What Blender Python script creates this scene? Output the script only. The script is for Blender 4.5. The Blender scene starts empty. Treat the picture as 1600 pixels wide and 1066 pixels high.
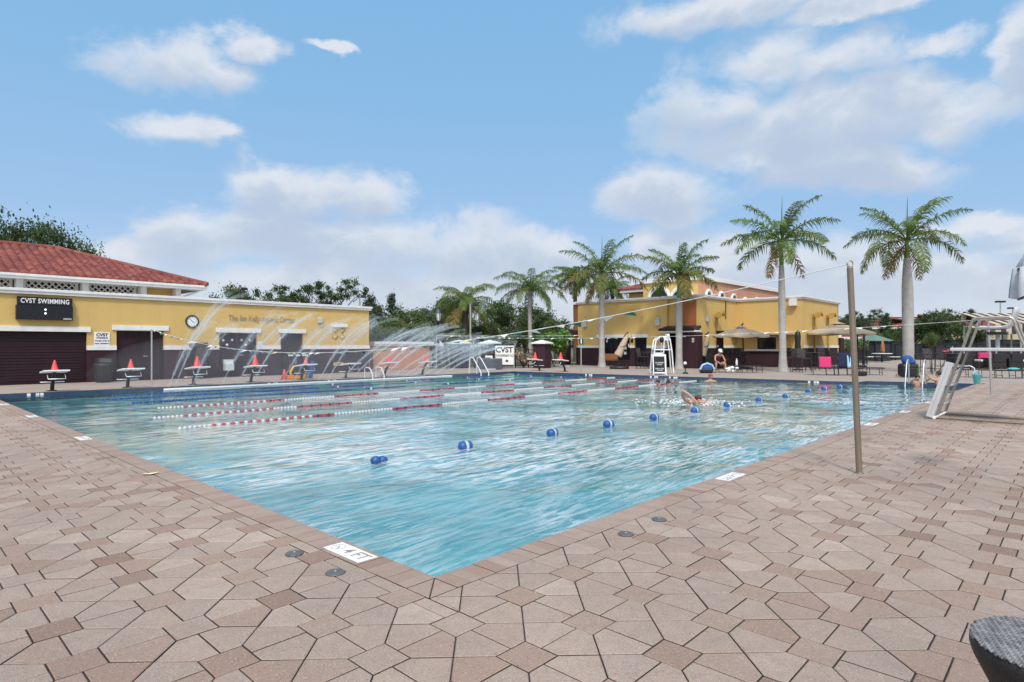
import bpy, bmesh, math, random
import numpy as np
from mathutils import Vector, Matrix, Euler
random.seed(7)
PI = math.pi
SC = bpy.context.scene
COL = SC.collection

# ------------------------------------------------------------------ camera, world, sun, exposure
CAM_H, FPX, VH = 1.42, 949.0, 540.0
cd = bpy.data.cameras.new('camera'); cam = bpy.data.objects.new('camera', cd); COL.objects.link(cam)
cam.location = (0, 0, CAM_H); cam.rotation_euler = (PI/2, 0, 0)
cd.sensor_width = 36.0; cd.lens = FPX/1600*36.0; cd.shift_y = (VH-533.0)/1600.0
cd.clip_start = 0.05; cd.clip_end = 3000
SC.camera = cam
SC.cycles.transparent_max_bounces = 40
SC.view_settings.view_transform = 'Standard'; SC.view_settings.look = 'None'
SC.view_settings.exposure = 0.5; SC.view_settings.gamma = 1.0
SUN_EL, SUN_AZ = math.radians(52), math.radians(182)      # azimuth clockwise from +Y
sd = bpy.data.lights.new('sun', 'SUN'); sun = bpy.data.objects.new('sun', sd); COL.objects.link(sun)
sd.energy = 1.65; sd.angle = math.radians(7); sd.color = (1.0, .95, .87)
sdir = Vector((math.sin(SUN_AZ)*math.cos(SUN_EL), math.cos(SUN_AZ)*math.cos(SUN_EL), math.sin(SUN_EL)))
sun.rotation_euler = sdir.to_track_quat('Z', 'Y').to_euler(); sun.location = (20, -10, 30)

def uv_dir(u, v):
    x, z = (u-800)/FPX, (VH-v)/FPX
    return math.atan(x), math.atan(z/math.sqrt(1+x*x))

class NT:
    """small node-tree writer"""
    def __init__(s, tree): s.t = tree; s.n = tree.nodes; s.l = tree.links
    def node(s, typ, **kw):
        n = s.n.new(typ)
        for k, v in kw.items(): setattr(n, k, v)
        return n
    def put(s, sock, val):
        if val is None: return
        if isinstance(val, bpy.types.NodeSocket): s.l.new(val, sock)
        else: sock.default_value = val
    def math(s, op, a, b=None, c=None, clamp=False):
        n = s.node('ShaderNodeMath', operation=op, use_clamp=clamp)
        s.put(n.inputs[0], a); s.put(n.inputs[1], b); s.put(n.inputs[2], c); return n.outputs[0]
    def vmath(s, op, a, b=None, out=0):
        n = s.node('ShaderNodeVectorMath', operation=op); s.put(n.inputs[0], a); s.put(n.inputs[1], b); return n.outputs[out]
    def mix(s, f, a, b, mode='MIX'):
        n = s.node('ShaderNodeMix', data_type='RGBA', blend_type=mode)
        s.put(n.inputs[0], f); s.put(n.inputs[6], a); s.put(n.inputs[7], b); return n.outputs[2]
    def noise(s, vec, scale, detail=4, rough=.55, dist=0.0, out='Fac'):
        n = s.node('ShaderNodeTexNoise'); s.put(n.inputs['Vector'], vec)
        n.inputs['Scale'].default_value = scale; n.inputs['Detail'].default_value = detail
        n.inputs['Roughness'].default_value = rough; n.inputs['Distortion'].default_value = dist
        return n.outputs[out]
    def ramp(s, f, stops):
        n = s.node('ShaderNodeValToRGB'); s.put(n.inputs[0], f)
        e = n.color_ramp.elements
        while len(e) < len(stops): e.new(.5)
        for el, (p, c) in zip(e, stops):
            el.position = p; el.color = c if len(c) == 4 else (*c, 1)
        return n.outputs[0]
    def step(s, f, a, b):
        n = s.node('ShaderNodeMapRange', interpolation_type='SMOOTHSTEP'); s.put(n.inputs[0], f)
        n.inputs[1].default_value = a; n.inputs[2].default_value = b; return n.outputs[0]

W = bpy.data.worlds.new('World'); SC.world = W; W.use_nodes = True
def build_world():
    t = NT(W.node_tree); t.n.clear()
    out = t.node('ShaderNodeOutputWorld'); bg = t.node('ShaderNodeBackground')
    bg.inputs['Strength'].default_value = 0.1
    t.l.new(bg.outputs[0], out.inputs[0])
    sky = t.node('ShaderNodeTexSky', sky_type='NISHITA', sun_disc=False)
    sky.sun_elevation = SUN_EL; sky.sun_rotation = SUN_AZ
    sky.air_density = 1.0; sky.dust_density = 0.6; sky.ozone_density = 1.5
    D = t.node('ShaderNodeTexCoord').outputs['Generated']
    D = t.vmath('NORMALIZE', D)
    sep = t.node('ShaderNodeSeparateXYZ'); t.l.new(D, sep.inputs[0])
    az = t.math('ARCTAN2', sep.outputs[0], sep.outputs[1]); el = t.math('ARCSINE', sep.outputs[2])
    cb = t.node('ShaderNodeCombineXYZ'); t.put(cb.inputs[0], az); t.put(cb.inputs[1], el)
    P = cb.outputs[0]
    ms = t.vmath('MULTIPLY', P, (1.0, 1.45, 1.0))
    n1 = t.noise(ms, 6.5, 10, .60, .3)
    n0 = t.noise(ms, 3.3, 5, .5, 0.0)
    wv = t.vmath('SUBTRACT', t.noise(ms, 7.0, 6, .6, 0.0, 'Color'), (.5, .5, .5))
    blobs = [(290,98,105,48),(335,110,75,34),(385,62,55,26),(275,205,100,24),(330,212,60,16),(520,75,40,7),
             (420,285,70,36),(500,300,110,46),(580,305,70,34),(290,370,110,48),(440,370,130,60),(600,385,140,60),
             (740,400,120,64),(820,400,70,50),(480,440,220,40),(760,455,200,36),(190,400,80,30),
             (1025,300,95,46),(1050,330,60,24),(1020,385,90,46),
             (1200,95,130,48),(1290,100,120,36),(1130,160,100,52),(1230,190,190,82),(1370,175,160,62),(1480,190,120,56),
             (1290,255,170,44),(1380,265,110,34),(1180,250,80,34),(1470,72,80,22),(1600,85,50,60),(1600,60,40,40),
             (1120,15,190,28),(1330,8,120,18),(1520,350,120,24),(1590,375,110,34),(1350,440,280,56),(1570,440,140,44),
             (1200,420,160,50),(960,470,200,60),(860,395,60,40)]
    def field(shift, amp):
        Q = t.vmath('ADD', t.vmath('ADD', P, shift), t.vmath('MULTIPLY', wv, (.15, .08, 0)))
        cur = None
        for u, v, w, h in blobs:
            a0, e0 = uv_dir(u, v); ra = w/FPX*math.cos(a0)**2*1.05; re = h/FPX*math.cos(a0)*1.05
            d = t.vmath('SUBTRACT', Q, (a0, e0, 0)); d = t.vmath('MULTIPLY', d, (1/ra, 1/re, 0))
            k = t.math('SUBTRACT', 1.0, t.vmath('LENGTH', d, out=1))
            cur = k if cur is None else t.math('MAXIMUM', cur, k)
        cur = t.math('MAXIMUM', cur, -1.2)
        return t.math('ADD', t.math('MULTIPLY', cur, .80), t.math('MULTIPLY', t.math('SUBTRACT', n1, .48), amp))
    raw = field((0, 0, 0), 1.9)
    above = field((-.006, .028, 0), 2.6)
    dens = t.step(raw, -.14, .50)
    # free cloud field for the rest of the sky (outside the photograph's view)
    aa = t.math('ABSOLUTE', az)
    off = t.math('MAXIMUM', t.step(aa, .72, .95), t.step(el, .50, .70))
    free = t.step(t.math('ADD', t.math('MULTIPLY', n0, .6), t.math('MULTIPLY', n1, .5)), .52, .68)
    dens = t.math('MAXIMUM', dens, t.math('MULTIPLY', off, free))
    rel = t.math('SUBTRACT', 1.0, t.step(above, -.15, .85))
    ccol = t.ramp(rel, [(0.0, (3.65, 4.2, 5.25)), (.45, (4.25, 4.75, 5.5)), (1.0, (5.6, 5.8, 6.2))])
    skyc = t.mix(1.0, sky.outputs[0], (1.02, .98, .95, 1), 'MULTIPLY')
    lift = t.ramp(t.math('DIVIDE', el, .62, clamp=True), [(0.0, (3.9, 4.7, 5.8)), (.30, (2.45, 3.95, 6.0)), (.6, (1.9, 3.8, 6.0)), (1.0, (1.68, 3.6, 6.0))])
    skyc = t.mix(.82, skyc, lift)
    col = t.mix(t.math('MULTIPLY', dens, .87), skyc, ccol)
    hz = t.math('SUBTRACT', 1.0, t.step(el, -.02, .17)); hz = t.math('MULTIPLY', hz, .60)
    col = t.mix(hz, col, (5.2, 5.45, 5.8, 1))
    # bright glow added round the hidden sun behind the camera, as soft fill
    sv = t.vmath('DOT_PRODUCT', D, tuple(sdir), out=1)
    gl = t.math('POWER', t.math('MAXIMUM', sv, 0.0), 5.0)
    col = t.mix(1.0, col, t.mix(gl, (0,0,0,1), (15.0, 13.6, 11.8, 1)), 'ADD')
    t.l.new(col, bg.inputs['Color'])
build_world()

# ------------------------------------------------------------------ frames and pixel readings -> points on the ground
TH = math.radians(46.75)                       # the pool's long direction, from +X
DR = Vector((math.cos(TH), math.sin(TH))); DL = Vector((-math.sin(TH), math.cos(TH)))
C0 = Vector((-.473, 3.71))                     # near corner of the pool
def G(u, v, z=0.0):
    Y = FPX*(CAM_H-z)/(v-VH); return Vector(((u-800)/FPX*Y, Y, z))
def PF(a, b, z=0.0):
    p = C0 + DR*a + DL*b; return Vector((p.x, p.y, z))
def toP(p): q = Vector((p[0], p[1])) - C0; return q.dot(DR), q.dot(DL)
def ray_b(u, b):                               # where column u meets the vertical plane b = const: (a, depth)
    d = Vector(((u-800)/FPX, 1)); t = (b + C0.dot(DL))/d.dot(DL); return (d*t - C0).dot(DR), t
def ray_a(u, a):
    d = Vector(((u-800)/FPX, 1)); t = (a + C0.dot(DR))/d.dot(DR); return (d*t - C0).dot(DL), t
def zat(v, Y): return CAM_H - (v-VH)*Y/FPX
# ------------------------------------------------------------------ materials
MATS = {}
def mat(name, col, rough=.6, var=.12, scale=6.0, bump=.0, bscale=60.0, metal=0.0, spec=None, streak=False, alpha=None, emit=None):
    m = bpy.data.materials.new(name); m.use_nodes = True; MATS[name] = m
    t = NT(m.node_tree); b = t.n['Principled BSDF']
    co = t.node('ShaderNodeTexCoord').outputs['Object']
    if var > 0:
        v = co
        if streak: v = t.vmath('MULTIPLY', co, (3.0, 3.0, .35))
        f = t.noise(v, scale, 5, .6); g = t.noise(co, scale*7, 3, .6)
        f = t.math('ADD', t.math('MULTIPLY', f, .7), t.math('MULTIPLY', g, .3))
        lo = tuple(c*(1-var*1.6) for c in col); hi = tuple(min(1, c*(1+var*1.3)) for c in col)
        c = t.ramp(f, [(.32, lo), (.68, hi)])
        t.l.new(c, b.inputs['Base Color'])
        t.l.new(t.math('ADD', rough-.06, t.math('MULTIPLY', g, .12)), b.inputs['Roughness'])
    else:
        b.inputs['Base Color'].default_value = (*col, 1); b.inputs['Roughness'].default_value = rough
    b.inputs['Metallic'].default_value = metal
    if spec is not None: b.inputs['Specular IOR Level'].default_value = spec
    if alpha is not None: b.inputs['Alpha'].default_value = alpha
    if emit: b.inputs['Emission Color'].default_value = (*emit[0], 1); b.inputs['Emission Strength'].default_value = emit[1]
    if bump > 0:
        bn = t.node('ShaderNodeBump'); bn.inputs['Strength'].default_value = bump; bn.inputs['Distance'].default_value = .02
        t.l.new(t.noise(co, bscale, 4, .6), bn.inputs['Height']); t.l.new(bn.outputs[0], b.inputs['Normal'])
    return m

M = {}
M['yellow'] = mat('yellow_stucco', (.62, .415, .145), .85, .035, .7, .35, 90, streak=True)
M['terracotta'] = mat('terracotta_stucco', (.36, .12, .045), .85, .08, .8, .35, 90, streak=True)
M['salmon'] = mat('salmon_stucco', (.55, .27, .17), .85, .08, .8, .35, 90, streak=True)
M['plum'] = mat('plum_stucco', (.046, .020, .027), .8, .14, .9, .3, 90, streak=True, spec=.25)
M['plumdoor'] = mat('plum_door_paint', (.028, .012, .017), .6, .12, 1.5, spec=.25)
M['trim'] = mat('white_trim', (.74, .72, .69), .7, .06, 1.2, .15, 60, streak=True)
M['tan'] = mat('tan_stucco', (.50, .40, .27), .85, .08, .8, .2, 60)
M['white'] = mat('white_paint', (.80, .80, .79), .45, .04, 3)
M['black'] = mat('black_paint', (.012, .012, .015), .45, .2, 4)
M['board'] = mat('scoreboard_black', (.004, .005, .011), .62, .2, 2)
M['dark'] = mat('dark_bronze', (.022, .018, .018), .5, .2, 5)
M['fabric_dark'] = mat('charcoal_sling', (.05, .043, .045), .8, .2, 8, .2, 200)
M['wicker'] = mat('black_wicker', (.016, .013, .013), .55, .25, 30, .5, 160)
M['canvas'] = mat('tan_canvas', (.44, .34, .24), .9, .08, 2, .15, 150)
M['canvas_grey'] = mat('grey_white_canvas', (.50, .50, .53), .9, .08, 2, .15, 150)
M['steel'] = mat('brushed_steel', (.46, .40, .34), .36, .12, 4, metal=.8, streak=True)
M['bronze'] = mat('bronze_pole', (.30, .235, .175), .42, .10, 3, metal=.6, streak=True)
M['greypole'] = mat('grey_galvanised', (.42, .41, .40), .5, .08, 3, metal=.4)
M['glass'] = mat('dark_glass', (.012, .014, .017), .08, 0, 1, spec=.6)
M['red'] = mat('cone_red', (.75, .065, .045), .5, .08, 4)
M['orange'] = mat('orange_plastic', (.80, .22, .03), .5, .08, 4)
M['ropered'] = mat('float_red', (.38, .035, .07), .45, .15, 6)
M['ropemaroon'] = mat('float_maroon', (.10, .012, .035), .45, .15, 6)
M['ropewhite'] = mat('float_white', (.50, .50, .50), .45, .06, 6)
M['ropeblue'] = mat('float_blue', (.012, .085, .29), .4, .1, 6)
M['ropenavy'] = mat('float_navy', (.012, .05, .20), .4, .1, 6)
M['ropegreen'] = mat('float_green', (.02, .20, .13), .45, .1, 6)
M['ropecream'] = mat('float_cream', (.72, .66, .42), .45, .1, 6)
M['cord'] = mat('white_cord', (.70, .70, .68), .8, .05, 4)
M['flaggreen'] = mat('pennant_green', (.02, .16, .09), .7, .1, 5)
M['flagblack'] = mat('pennant_black', (.03, .035, .025), .7, .1, 5)
M['flagwhite'] = mat('pennant_white', (.74, .75, .73), .7, .05, 5)
M['flagyellow'] = mat('pennant_yellow', (.72, .58, .22), .7, .08, 5)
M['trunk'] = mat('royal_palm_trunk', (.40, .375, .355), .85, .14, 2.5, .5, 30)
M['bark'] = mat('bark', (.11, .085, .065), .9, .25, 4, .6, 25)
M['shaft'] = mat('palm_crownshaft', (.13, .24, .05), .5, .12, 3)
M['pink'] = mat('pink_towel', (.58, .035, .15), .9, .1, 6, .3, 150)
M['navy'] = mat('navy_cloth', (.012, .018, .05), .9, .2, 6)
M['bluecloth'] = mat('blue_cloth', (.015, .075, .26), .8, .12, 6)
M['lightblue'] = mat('light_blue_cloth', (.35, .52, .72), .85, .1, 6)
M['teal'] = mat('teal_plastic', (.10, .42, .44), .5, .1, 6)
M['skin'] = mat('skin', (.46, .25, .17), .55, .08, 8)
M['hair'] = mat('dark_hair', (.02, .013, .01), .6, .2, 30)
M['maroon'] = mat('maroon_swimsuit', (.10, .012, .02), .7, .1, 8)
M['wood'] = mat('orange_brown_wood', (.33, .14, .06), .6, .2, 5, streak=True)
M['greenroof'] = mat('green_metal_roof', (.12, .20, .15), .6, .1, 2)
M['bin_green'] = mat('green_bin', (.012, .07, .04), .6, .15, 4)
M['screen'] = mat('dark_fence_screen', (.022, .025, .032), .9, .25, 1.5)
M['lampglass'] = mat('frosted_lamp_glass', (.70, .70, .66), .3, .05, 4)
M['lamp_light'] = mat('light_fixture_grey', (.50, .50, .49), .5, .08, 5)
M['aluminium'] = mat('aluminium', (.62, .62, .63), .35, .06, 4, metal=.7)
M['yellowpipe'] = mat('yellow_pipe', (.42, .25, .05), .6, .1, 4)
M['kick'] = mat('kickboard_yellow', (.75, .42, .06), .6, .1, 4)
M['stripe_dark'] = mat('awning_dark', (.045, .035, .032), .85, .15, 4)
M['stripe_tan'] = mat('awning_tan', (.50, .42, .33), .85, .08, 4)
M['domecap'] = mat('grey_plastic_cap', (.10, .10, .10), .45, .12, 20)
M['ink'] = mat('dark_print', (.025, .028, .03), .6, 0)
M['greyletter'] = mat('grey_metal_letter', (.30, .25, .20), .5, .05, 4)
M['faintletter'] = mat('weathered_letter', (.40, .31, .19), .6, .05, 4)
M['boardgrey'] = mat('weathered_white_board', (.56, .55, .55), .5, .06, 4)
M['yellowsign'] = mat('yellow_sign', (.62, .50, .12), .6, .05, 4)
M['clearplastic'] = mat('milky_plastic', (.58, .60, .62), .4, .05, 4)

def leaf_mat(name, c1, c2, c3, trans=.25):
    m = bpy.data.materials.new(name); m.use_nodes = True
    t = NT(m.node_tree); b = t.n['Principled BSDF']
    at = t.node('ShaderNodeAttribute', attribute_name='tone')
    oi = t.node('ShaderNodeObjectInfo').outputs['Random']
    f = t.math('ADD', at.outputs['Fac'], t.math('MULTIPLY', t.math('SUBTRACT', oi, .5), .22))
    c = t.ramp(f, [(0.0, c1), (.5, c2), (1.0, c3)])
    t.l.new(c, b.inputs['Base Color']); b.inputs['Roughness'].default_value = .55
    b.inputs['Specular IOR Level'].default_value = .3
    tr = t.node('ShaderNodeBsdfTranslucent'); t.l.new(c, tr.inputs[0])
    mx = t.node('ShaderNodeMixShader'); mx.inputs[0].default_value = trans
    t.l.new(b.outputs[0], mx.inputs[1]); t.l.new(tr.outputs[0], mx.inputs[2])
    t.l.new(mx.outputs[0], t.n['Material Output'].inputs[0])
    return m
M['leaf_oak'] = leaf_mat('oak_leaves', (.035, .055, .022), (.075, .115, .042), (.14, .18, .065))
M['leaf_light'] = leaf_mat('light_leaves', (.06, .09, .03), (.11, .16, .05), (.19, .22, .08))
M['leaf_pine'] = leaf_mat('pine_needles', (.03, .055, .03), (.055, .085, .045), (.10, .13, .07), .15)
M['leaf_palm'] = leaf_mat('palm_leaflets', (.36, .22, .08), (.105, .175, .04), (.24, .31, .08), .38)
M['leaf_shrub'] = leaf_mat('shrub_leaves', (.06, .12, .03), (.10, .22, .04), (.22, .34, .08))
M['plume'] = leaf_mat('grass_plumes', (.25, .20, .13), (.38, .30, .2), (.5, .42, .3))

# ------------------------------------------------------------------ mesh builder
class MB:
    def __init__(s): s.v = []; s.f = []; s.m = []; s.sm = []; s.tone = []
    def add(s, verts, faces, mi=0, smooth=False, X=None, tone=.5):
        o = len(s.v)
        if X is not None: verts = [X @ Vector(p) for p in verts]
        s.v += [tuple(p) for p in verts]; s.f += [tuple(i+o for i in f) for f in faces]
        s.m += [mi]*len(faces); s.sm += [smooth]*len(faces); s.tone += [tone]*len(faces)
        return s
    def box(s, x0, x1, y0, y1, z0, z1, mi=0, X=None):
        v = [(x0,y0,z0),(x1,y0,z0),(x1,y1,z0),(x0,y1,z0),(x0,y0,z1),(x1,y0,z1),(x1,y1,z1),(x0,y1,z1)]
        return s.add(v, [(0,3,2,1),(4,5,6,7),(0,1,5,4),(1,2,6,5),(2,3,7,6),(3,0,4,7)], mi, False, X)
    def tube(s, pts, r, n=8, mi=0, cap=True, closed=False, sx=1.0):
        pts = [Vector(p) for p in pts]; N = len(pts)
        R = r if isinstance(r, (list, tuple)) else [r]*N
        V = []; F = []; up = None
        for i, p in enumerate(pts):
            a = pts[(i-1) % N] if (i > 0 or closed) else p; b = pts[(i+1) % N] if (i < N-1 or closed) else p
            t = (b-a).normalized()
            if up is None:
                up = Vector((0,0,1)) if abs(t.z) < .9 else Vector((1,0,0))
            x = t.cross(up).normalized(); up = x.cross(t).normalized()
            for k in range(n):
                w = 2*PI*k/n; V.append(p + (x*math.cos(w)*sx + up*math.sin(w))*R[i])
        M_ = N if closed else N-1
        for i in range(M_):
            j = (i+1) % N
            for k in range(n):
                l = (k+1) % n; F.append((i*n+k, i*n+l, j*n+l, j*n+k))
        s.add(V, F, mi, True)
        if cap and not closed:
            s.add(V[:n], [tuple(range(n))[::-1]], mi); s.add(V[-n:], [tuple(range(n))], mi)
        return s
    def lathe(s, prof, n=16, c=(0,0,0), mi=0, smooth=True, X=None, sy=1.0, cap=True):
        V = []; F = []
        for r, z in prof:
            for k in range(n):
                w = 2*PI*k/n; V.append((c[0]+r*math.cos(w), c[1]+r*math.sin(w)*sy, c[2]+z))
        for i in range(len(prof)-1):
            for k in range(n):
                l = (k+1) % n; F.append((i*n+k, i*n+l, (i+1)*n+l, (i+1)*n+k))
        if cap and prof[0][0] > 1e-6: F.append(tuple(range(n))[::-1])
        if cap and prof[-1][0] > 1e-6: F.append(tuple((len(prof)-1)*n+k for k in range(n)))
        return s.add(V, F, mi, smooth, X)
    def cyl(s, p, q, r, n=10, mi=0): return s.tube([p, q], r, n, mi)
    def prism(s, poly, z0, z1, mi=0, X=None):
        n = len(poly); v = [(x,y,z0) for x,y in poly]+[(x,y,z1) for x,y in poly]
        f = [tuple(range(n))[::-1], tuple(range(n,2*n))]+[(i,(i+1)%n,n+(i+1)%n,n+i) for i in range(n)]
        return s.add(v, f, mi, False, X)
    def ball(s, c, rx, ry=None, rz=None, n=12, mi=0, X=None):
        ry = ry or rx; rz = rz or rx; V = [(c[0],c[1],c[2]-rz)]; F = []; h = n//2
        for i in range(1, h):
            w = -PI/2+PI*i/h
            for k in range(n):
                q = 2*PI*k/n; V.append((c[0]+rx*math.cos(w)*math.cos(q), c[1]+ry*math.cos(w)*math.sin(q), c[2]+rz*math.sin(w)))
        V.append((c[0],c[1],c[2]+rz)); L = len(V)-1
        for k in range(n):
            l = (k+1) % n; F.append((0, 1+l, 1+k)); F.append((L, L-n+k, L-n+l))
            for i in range(h-2): F.append((1+i*n+k, 1+i*n+l, 1+(i+1)*n+l, 1+(i+1)*n+k))
        return s.add(V, F, mi, True, X)
    def build(s, name, mats, parent=None, bevel=0.0, tone=False, loc=None, rotz=None):
        me = bpy.data.meshes.new(name); me.from_pydata(s.v, [], s.f)
        mats = mats if isinstance(mats, (list, tuple)) else [mats]
        for m in mats: me.materials.append(M[m] if isinstance(m, str) else m)
        me.polygons.foreach_set('material_index', s.m); me.polygons.foreach_set('use_smooth', s.sm)
        if tone:
            a = me.attributes.new('tone', 'FLOAT', 'FACE'); a.data.foreach_set('value', s.tone)
        me.update()
        o = bpy.data.objects.new(name, me); COL.objects.link(o)
        if parent is not None: o.parent = parent
        if loc is not None: o.location = loc
        if rotz is not None: o.rotation_euler = (0, 0, rotz)
        if bevel > 0:
            b = o.modifiers.new('bevel', 'BEVEL'); b.width = bevel; b.segments = 2; b.limit_method = 'ANGLE'
        return o

def tag(o, label, cat, group=None, kind=None):
    if label: o['label'] = label
    if cat: o['category'] = cat
    if group: o['group'] = group
    if kind: o['kind'] = kind
    return o
def thing(name, label, cat, loc=(0,0,0), rotz=0.0, group=None, scale=None):
    o = bpy.data.objects.new(name, None); COL.objects.link(o); o.location = loc; o.rotation_euler = (0,0,rotz)
    o.empty_display_size = .2
    if scale: o.scale = (scale,)*3 if not isinstance(scale, tuple) else scale
    return tag(o, label, cat, group)
def structure(o): o['kind'] = 'structure'; return o
def copy_tree(o, parent=None):
    c = o.copy(); COL.objects.link(c)
    if parent is not None: c.parent = parent; c.matrix_parent_inverse = o.matrix_parent_inverse.copy()
    for ch in list(o.children): copy_tree(ch, c)
    return c
def place(proto, used, loc, rotz=0.0, label=None, group=None, scale=None):
    o = proto if not used.get(proto.name) else copy_tree(proto)
    used[proto.name] = True
    o.location = loc; o.rotation_euler = (0,0,rotz)
    if scale: o.scale = (scale,)*3 if not isinstance(scale, tuple) else scale
    if label: o['label'] = label
    if group: o['group'] = group
    return o
USED = {}
def text(name, body, size, m, parent, loc, rot=(PI/2,0,0), bold=.0, ext=.004, sx=1.0, align='CENTER', sp=1.0):
    cu = bpy.data.curves.new(name, 'FONT'); cu.body = body; cu.size = size; cu.align_x = align; cu.align_y = 'CENTER'
    cu.extrude = ext; cu.offset = bold; cu.space_character = sp; cu.resolution_u = 3; cu.materials.append(M[m])
    tmp = bpy.data.objects.new(name, cu); COL.objects.link(tmp)
    me = bpy.data.meshes.new_from_object(tmp.evaluated_get(bpy.context.evaluated_depsgraph_get())); me.name = name
    bpy.data.objects.remove(tmp); bpy.data.curves.remove(cu)
    for v in me.vertices: v.co.x *= sx
    if not me.materials: me.materials.append(M[m])
    o = bpy.data.objects.new(name, me); COL.objects.link(o); o.parent = parent; o.location = loc; o.rotation_euler = rot
    return o
def arc(c, r, a0, a1, n, ax=(1,0,0), ay=(0,0,1)):
    c, ax, ay = Vector(c), Vector(ax), Vector(ay)
    return [c + ax*(r*math.cos(a0+(a1-a0)*i/n)) + ay*(r*math.sin(a0+(a1-a0)*i/n)) for i in range(n+1)]
def lerp(a, b, t): return a+(b-a)*t
# ------------------------------------------------------------------ ground, paved deck, pool
def paver_mat(name, base, attr=True, speck=1.0):
    m = bpy.data.materials.new(name); m.use_nodes = True
    t = NT(m.node_tree); b = t.n['Principled BSDF']
    co = t.node('ShaderNodeTexCoord').outputs['Object']
    big = t.noise(co, .55, 4, .6); mid = t.noise(co, 9, 4, .6)
    c = t.ramp(big, [(.3, tuple(x*.86 for x in base)), (.7, tuple(x*1.10 for x in base))])
    if attr:
        at = t.node('ShaderNodeAttribute', attribute_name='tone').outputs['Fac']
        tint = t.ramp(at, [(0.0, (.70, .57, .52)), (.25, (.95, .83, .77)), (.45, (1.0, .97, .95)), (.7, (1.05, 1.0, .96)), (1.0, (1.20, 1.18, 1.16))])
        c = t.mix(1.0, c, tint, 'MULTIPLY')
    c = t.mix(t.math('MULTIPLY', t.step(mid, .35, .75), .35), c, (base[0]*.72, base[1]*.68, base[2]*.66, 1))
    # exposed aggregate: pale and dark grains
    vo = t.node('ShaderNodeTexVoronoi'); t.put(vo.inputs['Vector'], co); vo.inputs['Scale'].default_value = 140
    gr = t.node('ShaderNodeSeparateColor'); t.l.new(vo.outputs['Color'], gr.inputs[0])
    dist = vo.outputs['Distance']
    pale = t.math('MULTIPLY', t.math('GREATER_THAN', gr.outputs[0], .90), t.math('LESS_THAN', dist, .45))
    dark = t.math('MULTIPLY', t.math('LESS_THAN', gr.outputs[0], .14), t.math('LESS_THAN', dist, .55))
    c = t.mix(t.math('MULTIPLY', pale, .34*speck), c, (.62, .58, .55, 1))
    c = t.mix(t.math('MULTIPLY', dark, .38*speck), c, (.085, .07, .065, 1))
    t.l.new(c, b.inputs['Base Color']); b.inputs['Roughness'].default_value = .86; b.inputs['Specular IOR Level'].default_value = .3
    bn = t.node('ShaderNodeBump'); bn.inputs['Strength'].default_value = .55; bn.inputs['Distance'].default_value = .006
    h = t.math('ADD', t.noise(co, 70, 4, .7), t.math('MULTIPLY', dist, -.4))
    t.l.new(h, bn.inputs['Height']); t.l.new(bn.outputs[0], b.inputs['Normal'])
    return m
PAVE = (.352, .278, .232)
M['paver'] = paver_mat('concrete_pavers', PAVE)
M['coping'] = paver_mat('coping_bricks', (.335, .258, .215), True, .35)
M['farpave'] = paver_mat('paving_beyond', (.36, .295, .25), False, .5)
M['joint'] = mat('joint_sand', (.078, .060, .052), .95, .25, 9)
M['soil'] = mat('dry_ground', (.13, .115, .07), .95, .25, .35, .4, 8)

# pool outline in the pool frame (a along the lanes, b across): reads off the photograph
POOL = [(0, 0), (25.9, 0), (25.0, 3.4), (24.0, 3.5), (22.0, 19.9), (0, 20.2)]
WATER_Z = -.085
def pw(p, z=0): return tuple(PF(p[0], p[1], z))

def inset(poly, d):
    n = len(poly); out = []
    for i in range(n):
        p0, p1, p2 = Vector(poly[i-1]), Vector(poly[i]), Vector(poly[(i+1) % n])
        e1, e2 = (p1-p0), (p2-p1)
        if e1.length < 1e-6 or e2.length < 1e-6: return None
        e1.normalize(); e2.normalize(); n1 = Vector((-e1.y, e1.x)); n2 = Vector((-e2.y, e2.x))
        k = 1+n1.dot(n2)
        if k < .15: return None
        out.append(p1 + (n1+n2)*(d/k))
    return out
def area(poly): return .5*sum(poly[i-1][0]*poly[i][1]-poly[i][0]*poly[i-1][1] for i in range(len(poly)))
def clip(poly, nx, ny, c):                       # keep nx*x + ny*y <= c
    out = []
    for i in range(len(poly)):
        p, q = poly[i-1], poly[i]; dp = nx*p[0]+ny*p[1]-c; dq = nx*q[0]+ny*q[1]-c
        if (dp <= 0) != (dq <= 0):
            t = dp/(dp-dq); out.append((p[0]+(q[0]-p[0])*t, p[1]+(q[1]-p[1])*t))
        if dq <= 0: out.append(tuple(q))
    return out
def stone(mb, poly, tone, rnd, top=0.0, gap=.0037, bev=.0042):
    """one paver: bevelled block, poly in the pool frame, counter-clockwise"""
    if len(poly) < 3 or area(poly) < .0012: return
    lo = inset(poly, gap); hi = inset(poly, gap+bev)
    if not lo or not hi or area(hi) < .0006: return
    n = len(lo); dz = rnd.uniform(-.0016, .0016); tx, ty = rnd.uniform(-.007, .007), rnd.uniform(-.004, .004)
    cx = sum(p[0] for p in hi)/n; cy = sum(p[1] for p in hi)/n
    V = [pw(p, -.02) for p in lo]+[pw(p, top-bev*.7+dz) for p in lo]+[pw(p, top+dz+tx*(p[0]-cx)+ty*(p[1]-cy)) for p in hi]
    F = [tuple(2*n+i for i in range(n))]+[(n+i, n+(i+1)%n, 2*n+(i+1)%n, 2*n+i) for i in range(n)]+[(i, (i+1)%n, n+(i+1)%n, n+i) for i in range(n)]
    k = n+1; mb.add(V, F, 0, False, None, tone); mb.m[-n:] = [1]*n      # sandy lower sides
CW = .212                                        # coping width
def in_view(a, b, m=1.6):
    p = PF(a, b); return p.y > .6 and abs(p.x) < .86*p.y + m
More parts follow.
